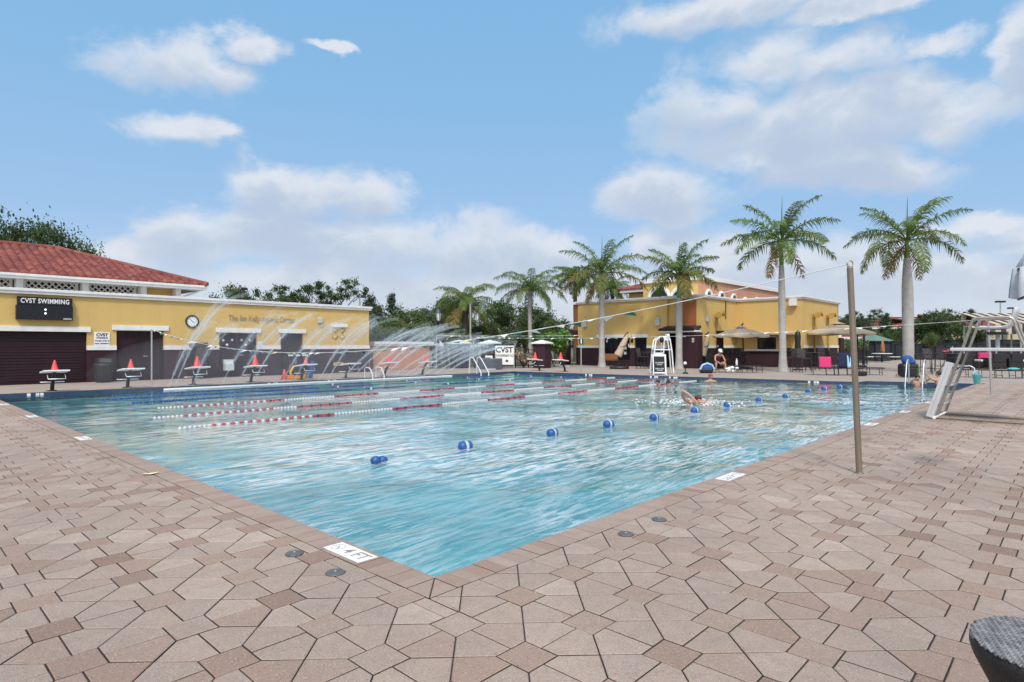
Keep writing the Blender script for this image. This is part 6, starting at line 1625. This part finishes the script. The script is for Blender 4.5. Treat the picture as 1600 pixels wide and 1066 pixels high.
# round wicker side table at the bottom right corner
def wicker_weave():
    m = bpy.data.materials.new('grey_wicker_weave'); m.use_nodes = True; t = NT(m.node_tree); b = t.n['Principled BSDF']
    co = t.node('ShaderNodeTexCoord').outputs['Object']; f = t.noise(co, 40, 3); c = t.ramp(f, [(.3, (.10,.097,.10)), (.7, (.26,.25,.255))]); t.l.new(c, b.inputs['Base Color']); b.inputs['Roughness'].default_value = .6; return m
M['weave'] = wicker_weave()
def side_table():
    h, r = .46, .232; Y = FPX*(CAM_H-h)/(1015-VH); p = at_Y(1658, Y); t = thing('side_table', 'round grey woven wicker side table at the bottom right corner', 'side table', p, .35)
    m = MB(); st = .0125; n = int(r/st)+1
    for i in range(-n, n+1):                           # strands over and under
        x = i*st; half = math.sqrt(max(0, r*r-x*x)); 
        if half < .02: continue
        k = int(half/st)
        for j in range(-k, k):
            y = (j+.5)*st
            if x*x+(y+st*.5)**2 > r*r*.992: continue
            up = (i+j) % 2
            if up: m.tube([(x, y-st*.62, h-.0035), (x, y-st*.3, h+.0015), (x, y, h+.0028), (x, y+st*.3, h+.0015), (x, y+st*.62, h-.0035)], .0052, 5, 0, False, sx=1)
            else: m.tube([(x-st*.62, y, h-.0035), (x-st*.3, y, h+.0008), (x, y, h+.002), (x+st*.3, y, h+.0008), (x+st*.62, y, h-.0035)], .0040, 5, 0, False)
    m.build('woven_top', 'weave', t)
    m = MB(); m.lathe([(r*.985, h-.006), (r, h-.012), (r*1.005, h-.03), (r*.97, h-.06), (r*.80, h-.14), (r*.62, h-.26), (r*.60, .12), (r*.72, .0)], 48); m.build('body', 'wicker', t)
side_table()

# wicker lounge set with cushions under the striped awning
def make_wicker():
    t = thing('wicker_armchair', 'chair', 'armchair'); m = MB(); m.box(-.42,.42,-.4,.4,.08,.36); m.box(-.42,-.28,-.4,.4,.36,.62); m.box(.28,.42,-.4,.4,.36,.62); m.box(-.28,.28,.26,.42,.36,.86); m.build('wicker_body','wicker',t,.03)
    m = MB(); m.box(-.27,.27,-.38,.25,.365,.48); m.build('cushion','fabric_dark',t,.03); m = MB()
    for x in (-.36,.36):
        for y in (-.34,.34): m.box(x-.03,x+.03,y-.03,y+.03,0,.08)
    m.build('feet','dark',t); return t
pw_ = make_wicker()
for u, v, rz, lab in ((1524, 575, .9, 'black wicker armchair facing right with pale back edge under the striped awning'), (1552, 576.5, 0, 'black wicker armchair in the middle of the awning group, back to the pool'), (1578, 576.5, .1, 'black wicker armchair behind the teal towel lounger, back to the pool'), (1603, 576, -.6, 'black wicker armchair cut by the right edge'), (1499, 577.5, .3, 'black wicker armchair beside the bar table with pink bag')):
    place(pw_, USED, at(u, v), rz+PI, lab, 'black wicker armchairs by the awning', 1.1)
p = at_Y(1556, 37.5); t = thing('wicker_sofa', 'black wicker sofa with white cushions and red pillow under the striped awning', 'sofa', p); m = MB(); m.box(-1.4,1.8,-.4,.4,.05,.42); m.box(-1.4,1.8,.25,.45,.42,.85); m.build('wicker_body','wicker',t,.03)
m = MB(); m.box(-1.2,.1,-.38,.22,.43,.56); m.box(.3,1.6,-.38,.22,.43,.56); m.build('cushion','white',t,.04); m = MB(); m.box(-1.0,-.2,.0,.22,.57,.98); m.build('red_pillow','pink',t,.07)
p = at(1479, 582.5); t = thing('beach_bag', 'pink and red bag lying on the bar table beside the lifeguard chair', 'bag', p+Vector((0,0,1.027))); m = MB(); m.ball((-.1,0,.07), .16,.12,.07, 10); m.ball((.08,.02,.10), .08,.08,.10, 10); m.build('cloth','ropered',t); m = MB(); m.lathe([(.04,0),(.04,.26),(.015,.3),(.015,.34)], 8, (.34,.05,0)); m.build('bottle','lightblue',t)
# striped awning on posts
Y = 41.0; p = at_Y(1565, Y); t = thing('striped_awning', 'dark and tan striped canopy on pale posts behind the lifeguard chair', 'awning', p); s = Y/FPX; X = lambda u: (u-1565)*s
m = MB(); k = 0; u = 1526
while u < 1660:
    x0, x1 = X(u), X(u+8); z0, z1 = zat(508, Y), zat(499, Y-1.6)+.55
    m.add([(x0,-1.6,zat(508,Y)), (x1,-1.6,zat(508,Y)), (x1,1.4,z1), (x0,1.4,z1)], [(0,1,2,3)], k % 2); m.add([(x0,-1.6,zat(508,Y)), (x0,-1.62,zat(522,Y)), ((x0+x1)/2,-1.62,zat(523.5,Y)), (x1,-1.62,zat(522,Y)), (x1,-1.6,zat(508,Y))], [(0,1,2,3,4)], k % 2)
    m.add([(x0,1.4,z1), (x1,1.4,z1), (x1,1.42,z1-.6), (x0,1.42,z1-.6)], [(0,1,2,3)], k % 2); u += 8; k += 1
m.build('canopy', ['stripe_tan', 'stripe_dark'], t)
for u in (1529, 1566, 1605, 1650):
    for y in (-1.5, 1.3):
        m = MB(); m.cyl((X(u),y,0), (X(u),y,zat(508,Y)), .05, 8); m.build('post', 'greypole', t)
# picnic table, gazebo, fences, houses
p = at(1378, 566); t = thing('picnic_table', 'white topped octagonal picnic table with attached white seats on the far patio', 'picnic table', p); s = p.y/FPX
m = MB(); m.lathe([(14*s, .70), (14.5*s, .72), (14.5*s, .75), (14*s, .76)], 8, smooth=False); m.build('tabletop','white',t)
for k, (dx, dy) in enumerate(((-1, .2), (1, .2), (0, -1), (0, 1))):
    if k == 2: continue
    m = MB(); m.box(dx*21*s-.45, dx*21*s+.45, dy*1.0-.2, dy*1.0+.2, .42, .47); m.build('seat','white',t,.02); m = MB(); m.tube([(dx*21*s, dy*1.0, .42), (dx*14*s, dy*.6, .12), (0,0,.12)], .035, 6); m.build('seat_arm','dark',t)
m = MB(); m.cyl((0,0,0),(0,0,.7),.08,8); m.build('pedestal','dark',t)
p = at_Y(1379, 56); t = thing('patio_umbrella', 'closed brown umbrella behind the white picnic table', 'umbrella', p); m = MB(); m.lathe([(.16, zat(552,56)), (.2, zat(548,56)), (.14, zat(538,56)), (.03, zat(531,56))], 8); m.build('folded_canopy','wood',t); m = MB(); m.cyl((0,0,0),(0,0,zat(532,56)),.03,6); m.build('pole','dark',t)
Y = 60; p = at_Y(1363, Y); t = thing('gazebo', 'gazebo with green pyramid roof and dark screened sides beyond the patio', 'gazebo', p, .15); s = Y/FPX; R = 27*s
m = MB(); m.lathe([(R*1.12, zat(533,Y)), (R*1.1, zat(532,Y)), (R*.08, zat(522.5,Y)), (0, zat(521,Y))], 6, smooth=False); m.build('roof','greenroof',t)
for k in range(6): a = k*PI/3; m = MB(); m.cyl((R*math.cos(a), R*math.sin(a), 0), (R*math.cos(a), R*math.sin(a), zat(532.5,Y)), .07, 8); m.build('post','black',t)
m = MB(); V = [(R*.97*math.cos(k*PI/3), R*.97*math.sin(k*PI/3)) for k in range(6)]
for k in range(6): a, b = V[k], V[(k+1)%6]; m.add([(a[0],a[1],.05),(b[0],b[1],.05),(b[0],b[1],zat(534,Y)),(a[0],a[1],zat(534,Y))], [(0,1,2,3)])
m.build('screen','screen',t)
fence('screen_fence', 'long dark screened fence behind the lawn on the right', at_Y(1338, 62), at_Y(1660, 58), zat(538, 62), 20, True, .05)
fence('court_fence', 'tall thin posted court fence behind the oaks on the right', at_Y(1440, 70), at_Y(1700, 66), zat(531, 68), 8, True, .06, zat(500, 68))
fence('pool_fence', 'low dark rail fence between clubhouse corner and gazebo', at_Y(1318, 50), at_Y(1356, 44), 1.1, 6, False, .03)
def house(lab, u0, u1, Y, veave, vridge, rot, d, windows, wall='tan'):
    p = at_Y((u0+u1)/2, Y); s = Y/FPX; L = (u1-u0)*s; t = thing('house', lab, 'house', p, rot, 'red roofed houses beyond the fence'); ze, zr = zat(veave, Y), zat(vridge, Y)
    m = MB(); m.box(-L/2, L/2, 0, 2*d, -.1, ze); m.build('wall', wall, t)
    tile_roof('roof', (-L/2-.6, L/2+.6, -.6, 2*d+.6), d+.6, ze, zr, t, pitch=.9, row=1.1)
    m = MB(); m.box(-L/2-.62, L/2+.62, -.66, -.6, ze-.25, ze+.02); m.build('fascia', 'trim', t)
    for k in range(windows):
        x = -L/2+L*(k+.5)/windows
        for z in (1.0, 3.7):
            if z+1.3 > ze: continue
            m = MB(); m.box(x-.7, x+.7, -.05, -.005, z, z+1.3); w = m.build('window', 'trim', t); m = MB(); m.box(x-.58, x+.58, -.07, -.052, z+.1, z+1.2); m.build('pane', 'glass', w)
house('red roofed tan house left of the right royal palm', 1352, 1412, 100, 512, 497, -.15, 7, 3)
house('long red roofed house right of the right royal palm behind the dark oak', 1425, 1478, 108, 511, 494, -.05, 7, 4)
house('red roofed tan house behind the lifeguard chair frame', 1480, 1560, 92, 510, 490, .12, 7, 4)
house('red roofed house at the right edge behind the awning', 1572, 1680, 98, 508, 489, .05, 7, 5)
house('tan two storey house with white windows beside the clubhouse corner', 1306, 1346, 66, 527, 516, .1, 4, 2)
# low porch with white trim at the clubhouse corner
p = at_Y(1299, 46.5); t = thing('porch_kiosk', 'white trimmed brown post kiosk at the clubhouse corner under the umbrella', 'kiosk', p, 0); s = 46.5/FPX
m = MB(); m.box(-.1, 16*s, 0, 1.6, zat(528,46.5), zat(521.5,46.5)); m.build('lintel','trim',t,.01)
for x in (.0, 8*s, 15*s): m = MB(); m.box(x, x+.28, .1, .4, 0, zat(528,46.5)-.003); m.build('post','plum',t)
m = MB(); m.box(.0, 15*s, .5, 1.5, 0, 1.15); m.build('counter','black',t,.02)
p = at_Y(1350, 44); t = thing('patio_post', 'slim black post with bracket beside the big open umbrella', 'post', p); m = MB(); m.cyl((0,0,0),(0,0,zat(503,44)),.07,8); m.build('shaft','black',t); m = MB(); m.box(-.3,.3,-.1,.1,zat(505,44),zat(502,44)); m.build('bracket','black',t)
# ------------------------------------------------------------------ people: one skinned surface each, clothing as children
def skin(name, J, E, R, m, parent, root, sub=2):
    ks = list(J); ix = {k: i for i, k in enumerate(ks)}
    me = bpy.data.meshes.new(name); me.from_pydata([J[k] for k in ks], [(ix[a], ix[b]) for a, b in E], []); me.materials.append(M[m])
    o = bpy.data.objects.new(name, me); COL.objects.link(o); o.parent = parent
    s = o.modifiers.new('skin', 'SKIN'); s.use_smooth_shade = True; s.branch_smoothing = .4
    for k, d in zip(ks, me.skin_vertices[0].data):
        r = R[k]; d.radius = (r, r) if not isinstance(r, tuple) else r; d.use_root = (k == root)
    b = o.modifiers.new('sub', 'SUBSURF'); b.levels = b.render_levels = sub
    return o
def hand(J, E, R, tag_, wrist, d, palm_n):
    """palm with four fingers of unequal length, slightly curled, and a thumb leaving its side"""
    d = Vector(d).normalized(); n = Vector(palm_n); n = (n-d*n.dot(d)).normalized(); sd = d.cross(n).normalized(); w = Vector(J[wrist])
    J[tag_+'p'] = w+d*.055; R[tag_+'p'] = (.034, .017); E.append((wrist, tag_+'p'))
    for i, (o, l) in enumerate(((-.027, .070), (-.009, .080), (.009, .075), (.027, .060))):
        a, b = tag_+'a%d' % i, tag_+'b%d' % i
        J[a] = w+d*.095+sd*o; J[b] = w+d*(.095+l*.8)+sd*o*1.2+n*.022; R[a] = .0095; R[b] = .0075; E += [(tag_+'p', a), (a, b)]
    J[tag_+'t'] = w+d*.05+sd*-.048+n*.010; J[tag_+'u'] = w+d*.085+sd*-.062+n*.018; R[tag_+'t'] = .011; R[tag_+'u'] = .008; E += [(wrist, tag_+'t'), (tag_+'t', tag_+'u')]
def head(J, E, R, neck, c, f):
    """skull, jaw and nose; c centre of the head, f facing direction"""
    c, f = Vector(c), Vector(f).normalized()
    J['head'] = c; J['skull'] = c+Vector((0,0,.065))-f*.012; J['jaw'] = c+f*.035-Vector((0,0,.062)); J['nose'] = c+f*.098-Vector((0,0,.008))
    R['head'] = (.080, .085); R['skull'] = (.066, .070); R['jaw'] = (.046, .046); R['nose'] = (.013, .013)
    E += [(neck, 'head'), ('head', 'skull'), ('head', 'jaw'), ('head', 'nose')]
def face(t, c, f):
    c, f = Vector(c), Vector(f).normalized(); sd = f.cross(Vector((0,0,1))).normalized()
    for s in (-1, 1):
        m = MB(); m.ball(c+f*.082+sd*s*.031+Vector((0,0,.012)), .011, .011, .008, 8); m.build('eye', 'ink', t)
        m = MB(); m.ball(c+sd*s*.088, .014, .020, .030, 8); m.build('ear', 'skin', t)
    m = MB(); m.ball(c+f*.085-Vector((0,0,.045)), .024, .014, .007, 8); m.build('mouth', 'ropered', t)

def seated_person():
    p = at(1124.5, 582.5); t = thing('person', 'person in dark red tank top and white cap sitting bent forward on a lounger', 'person', p, .1)
    f = Vector((0, -1, -.25)); J, E, R = {}, [], {}
    def j(k, x, y, z, r, to=None):
        J[k] = Vector((x, y, z)); R[k] = r
        if to: E.append((to, k))
    j('pelvis', 0, .30, .46, (.145, .115)); j('belly', 0, .24, .62, (.125, .10), 'pelvis'); j('chest', 0, .12, .82, (.145, .11), 'belly'); j('collar', 0, .05, .94, (.085, .07), 'chest'); j('neck', 0, .0, 1.0, .05, 'collar')
    head(J, E, R, 'neck', (0, -.06, 1.10), f)
    for s, n in ((-1, 'l'), (1, 'r')):
        j(n+'hip', s*.10, .24, .46, .088, 'pelvis'); j(n+'thigh', s*.17, .05, .50, .078, n+'hip'); j(n+'knee', s*.24, -.14, .50, .056, n+'thigh'); j(n+'calf', s*.25, -.10, .30, .052, n+'knee'); j(n+'ankle', s*.25, -.06, .08, .034, n+'calf'); j(n+'toe', s*.27, -.24, .035, (.038, .022), n+'ankle')
        j(n+'sh', s*.185, .09, .90, .056, 'collar'); j(n+'uparm', s*.24, .02, .75, .045, n+'sh'); j(n+'elbow', s*.27, -.06, .62, .036, n+'uparm'); j(n+'wrist', s*.14, -.24, .55, .026, n+'elbow')
        hand(J, E, R, n, n+'wrist', (-s*.55, -.35, -.6), (0, .6, -.5))
    skin('body', J, E, R, 'skin', t, 'pelvis'); face(t, (0, -.06, 1.10), f)
    T = {k: J[k] for k in ('pelvis', 'belly', 'chest', 'collar', 'lsh', 'rsh')}; RT = {'pelvis': (.155,.125), 'belly': (.14,.115), 'chest': (.158,.125), 'collar': (.095,.085), 'lsh': .05, 'rsh': .05}
    skin('tank_top', T, [('pelvis','belly'),('belly','chest'),('chest','collar'),('collar','lsh'),('collar','rsh')], RT, 'maroon', t, 'pelvis')
    S = {k: J[k] for k in ('pelvis', 'lhip', 'rhip', 'lthigh', 'rthigh')}; skin('shorts', S, [('pelvis','lhip'),('pelvis','rhip'),('lhip','lthigh'),('rhip','rthigh')], {'pelvis': (.158,.13), 'lhip': .105, 'rhip': .105, 'lthigh': .095, 'rthigh': .095}, 'black', t, 'pelvis')
    m = MB(); X = Matrix.Translation((0, -.06, 1.155)) @ Matrix.Rotation(.28, 4, 'X'); m.lathe([(.105, -.03), (.108, .0), (.095, .05), (.05, .088), (0, .098)], 16, X=X); m.box(-.07, .07, -.19, -.08, -.03, -.02, 0, X); m.build('cap', 'white', t)
seated_person()

def swimmer():
    p = G(1085, 632, WZ); t = thing('person', 'swimmer with one arm bent above the water behind the buoys', 'person', p, .15)
    f = Vector((-.25, -1, -.15)); J, E, R = {}, [], {}
    def j(k, x, y, z, r, to=None):
        J[k] = Vector((x, y, z)); R[k] = r
        if to: E.append((to, k))
    j('pelvis', .0, .75, -.22, (.15, .11)); j('belly', 0, .45, -.12, (.14, .10), 'pelvis'); j('chest', 0, .18, .0, (.16, .11), 'belly'); j('collar', 0, .05, .06, (.09, .075), 'chest'); j('neck', .02, -.04, .09, .052, 'collar')
    head(J, E, R, 'neck', (.05, -.13, .13), f)
    j('lsh', -.20, .08, .10, .062, 'collar'); j('luparm', -.30, .02, .22, .052, 'lsh'); j('lelbow', -.34, -.04, .36, .042, 'luparm'); j('lfore', -.24, -.20, .27, .036, 'lelbow'); j('lwrist', -.16, -.32, .17, .027, 'lfore'); hand(J, E, R, 'l', 'lwrist', (.35, -.7, -.6), (0, 1, 0))
    j('rsh', .20, .08, .05, .062, 'collar'); j('ruparm', .32, -.02, .02, .050, 'rsh'); j('relbow', .44, -.10, -.02, .040, 'ruparm'); j('rwrist', .54, -.28, -.05, .027, 'relbow'); hand(J, E, R, 'r', 'rwrist', (.2, -1, -.1), (0, 0, -1))
    for s, n in ((-1, 'L'), (1, 'R')):
        j(n+'hip', s*.10, .85, -.25, .085, 'pelvis'); j(n+'knee', s*.12, 1.25, -.38, .058, n+'hip'); j(n+'ankle', s*.12, 1.62, -.42, .036, n+'knee'); j(n+'toe', s*.12, 1.82, -.46, .03, n+'ankle')
    skin('body', J, E, R, 'skin', t, 'pelvis'); face(t, (.05, -.13, .13), f)
    T = {k: J[k] for k in ('pelvis', 'belly', 'chest')}; skin('swimsuit', T, [('pelvis','belly'),('belly','chest')], {'pelvis': (.16,.12), 'belly': (.15,.11), 'chest': (.165,.118)}, 'maroon', t, 'pelvis')
    m = MB(); m.ball((.045, -.115, .175), .092, .098, .075, 14); m.build('swim_cap', 'maroon', t)
swimmer()
def splash():
    p = G(1085, 632, WZ); rnd = random.Random(9); m = MB()
    for k in range(420):
        a = rnd.uniform(0, 2*PI); r = abs(rnd.gauss(.35, .3)); x, y = r*1.5*math.cos(a), .25+r*math.sin(a); z = abs(rnd.gauss(0, .05)); q = rnd.uniform(.006, .022)
        m.ball((x, y, z), q*1.6, q, q*.7, 6)
    o = m.build('splash', 'white', None, loc=p); tag(o, 'white splash foam round the swimmer with raised arm', 'splash', kind='stuff')
splash()
def bather(lab, u, v, z, f, hair='hair', suit='maroon', lift=0.0, arms=False):
    p = G(u, v, WZ+z*0); t = thing('person', lab, 'person', p, 0); f = Vector(f); J, E, R = {}, [], {}
    def j(k, x, y, z_, r, to=None):
        J[k] = Vector((x, y, z_+lift)); R[k] = r
        if to: E.append((to, k))
    j('pelvis', 0, .02, -.62, (.15, .11)); j('belly', 0, .0, -.42, (.13, .10), 'pelvis'); j('chest', 0, 0, -.22, (.15, .11), 'belly'); j('collar', 0, 0, -.10, (.09, .075), 'chest'); j('neck', 0, 0, -.03, .05, 'collar')
    c = Vector((f.x*.02, f.y*.02, .08+lift)); head(J, E, R, 'neck', c, f)
    for s, n in ((-1, 'l'), (1, 'r')):
        j(n+'sh', s*.19, 0, -.13, .058, 'collar'); j(n+'elbow', s*(.34 if not arms else .28), f.y*.12, -.22 if not arms else -.02, .04, n+'sh'); j(n+'wrist', s*(.42 if not arms else .25), f.y*.32, -.20 if not arms else .06, .027, n+'elbow'); hand(J, E, R, n, n+'wrist', (0, f.y if abs(f.y) > .1 else -1, .1), (0, 0, -1))
        j(n+'hip', s*.09, .02, -.68, .085, 'pelvis'); j(n+'knee', s*.10, 0, -.9-min(0, 0), .058, n+'hip')
    skin('body', J, E, R, 'skin', t, 'pelvis'); face(t, c, f)
    T = {k: J[k] for k in ('pelvis', 'belly', 'chest')}; skin('swimsuit', T, [('pelvis','belly'),('belly','chest')], {'pelvis': (.16,.12), 'belly': (.14,.11), 'chest': (.158,.118)}, suit, t, 'pelvis')
    m = MB(); m.ball(c+Vector((0,0,.045))-f*.016, .090, .094, .078, 14); m.build('swim_cap' if hair != 'hair' else 'hair', hair, t); return t
bather('bather with only head above water near the far wall, left one of two heads', 1028, 601.5, 0, (-.6, -.8, 0), 'hair', 'navy')
bather('bather with only head above water near the far wall, right one of two heads', 1044, 602.5, 0, (.7, -.7, 0), 'hair', 'navy')
bather('bather in red cap leaning at the far wall below the seated person', 1110, 596, 0, (0, -1, 0), 'ropered', 'maroon', .12)
bather('dark haired bather in light blue top holding the pool ladder', 1433, 603, 0, (-.3, -1, 0), 'hair', 'lightblue', .22, True)
bather('bare shouldered bather at the far wall half hidden by the white ladder boards', 1467, 605, 0, (-.5, .8, 0), 'hair', 'maroon', .38, True)
# ------------------------------------------------------------------ spray pipe and its jets
def spray_mat(name, dens, em=0):
    m = bpy.data.materials.new(name); m.use_nodes = True; t = NT(m.node_tree); t.n.clear(); o = t.node('ShaderNodeOutputMaterial')
    tr = t.node('ShaderNodeBsdfTransparent'); d = t.node('ShaderNodeBsdfDiffuse'); d.inputs[0].default_value = (.92,.94,.97,1); l = t.node('ShaderNodeBsdfTranslucent'); l.inputs[0].default_value = (.92,.94,.97,1)
    a = t.node('ShaderNodeMixShader'); a.inputs[0].default_value = .5; t.l.new(d.outputs[0], a.inputs[1]); t.l.new(l.outputs[0], a.inputs[2])
    b = t.node('ShaderNodeMixShader'); b.inputs[0].default_value = dens; t.l.new(tr.outputs[0], b.inputs[1]); t.l.new(a.outputs[0], b.inputs[2]); t.l.new(b.outputs[0], o.inputs[0]); return m
M['jet'] = spray_mat('water_jet', .15); M['filament'] = spray_mat('water_filaments', .06); M['droplet'] = spray_mat('water_droplets', .16)
def build_spray():
    b = 19.55; a0 = toP(at_water(256, 608))[0]; a0 = ray_b(256, b)[0]; a1 = ray_b(706, b)[0]
    t = thing('spray_pipe', 'long white pipe floating at the building side of the pool that feeds the jets', 'pipe', PF(a0, b, WZ), TH)
    m = MB(); m.tube([(0,0,.02), (a1-a0,0,.02)], .042, 10); m.build('pipe', 'white', t)
    jets = [(263,.9,2.2,.7),(273,1.0,2.75,1),(300,.8,2.0,.5),(345,.8,2.3,.8),(370,.8,2.1,.6),(394,.85,2.3,.7),(440,.8,2.1,.6),(458,.85,2.3,.8),(498,.75,2.3,1),(512,.75,2.2,.9),(532,.7,2.1,.7),(548,.7,2.0,.7),(569,.7,2.1,.9),(585,.7,2.1,.8),(598,.7,1.9,.8),(612,.68,1.9,.9),(630,.66,1.8,.9),(643,.66,1.75,.9),(660,.64,1.7,.9),(676,.62,1.6,.9),(692,.62,1.5,.8)]
    rnd = random.Random(77); g = 9.8
    for k, (u, el, hpk, w) in enumerate(jets):
        a, Y = ray_b(u, b); o = PF(a, b, WZ+.06); vz = math.sqrt(2*g*hpk*(1.12 if u < 600 else 1.0)); vh = vz*(.42 if u < 340 else .55 if u < 520 else .95 if u < 600 else 1.35)
        lab = 'leftmost water jet of the spray pipe' if k == 0 else 'tall water jet crossing the dark hanging cover' if k == 1 else 'water jet of the row fanning over the far side of the pool'
        j = thing('water_jet', lab, 'water jet', o, 0, 'water jets of the spray pipe')
        dirh = Vector((-DL.x, -DL.y, 0))*.75+Vector((DR.x, DR.y, 0))*.45; dirh.normalize()
        T = 2*vz/g*(.38 if u < 520 else .34); N = 34
        P = lambda s: dirh*(vh*s)+Vector((0,0,vz*s-.5*g*s*s))
        m = MB(); m.tube([P(T*.8*i/N) for i in range(N+1)], [.009+.016*(i/N) for i in range(N+1)], 6, 0, False); m.build('stream', 'jet', j)
        m = MB()
        for i in range(6):
            e = Vector((rnd.gauss(0, 1), rnd.gauss(0, 1), rnd.gauss(0, .8))); f1 = rnd.uniform(.9, 1.35); f0 = rnd.uniform(0, .25)
            m.tube([P(T*f1*(f0+(1-f0)*i2/14))+e*(.06*(f0+(1-f0)*i2/14)**1.3*2.2) for i2 in range(15)], [.010+.05*i2/14 for i2 in range(15)], 5, 0, False)
        q = m.build('fan_of_filaments', 'filament', j); q['kind'] = 'stuff'
        m = MB(); n = int(1100*w)
        for i in range(n):
            s = T*(rnd.random()**.72); f = s/T; sp = .012+.22*f**1.5
            p = P(s)+Vector((rnd.gauss(0, sp), rnd.gauss(0, sp), rnd.gauss(0, sp*.7)))
            if p.z < -.05: continue
            d = (dirh*vh+Vector((0,0,vz-g*s))).normalized(); q = rnd.uniform(.003, .007); L = q*rnd.uniform(4, 10)
            x = d.cross(Vector((rnd.gauss(0,1), rnd.gauss(0,1), rnd.gauss(0,1)))).normalized(); y = d.cross(x)
            m.add([p-d*L, p+x*q, p-x*q*.5+y*q*.87, p-x*q*.5-y*q*.87, p+d*L], [(0,2,1),(0,3,2),(0,1,3),(4,1,2),(4,2,3),(4,3,1)])
        q = m.build('droplets', 'droplet', j); q['kind'] = 'stuff'
    # drifting mist around and behind the jets: a real thin volume over the far side of the pool
    m = MB(); c = PF(10.5, 18.6, .55); m.ball(c, 8.5, 2.6, 1.75, 24, X=None)
    o = m.build('spray_mist', [mist_mat()]); o.matrix_world = Matrix.Translation(c) @ Matrix.Rotation(TH, 4, 'Z') @ Matrix.Translation(-c)
    tag(o, 'thin white mist drifting around the water jets', 'mist', kind='stuff')
def mist_mat():
    m = bpy.data.materials.new('mist'); m.use_nodes = True; t = NT(m.node_tree); t.n.clear(); o = t.node('ShaderNodeOutputMaterial'); v = t.node('ShaderNodeVolumePrincipled')
    v.inputs['Color'].default_value = (.95,.96,1,1); v.inputs['Density'].default_value = .045; v.inputs['Anisotropy'].default_value = .2; t.l.new(v.outputs[0], o.inputs['Volume']); return m
build_spray()
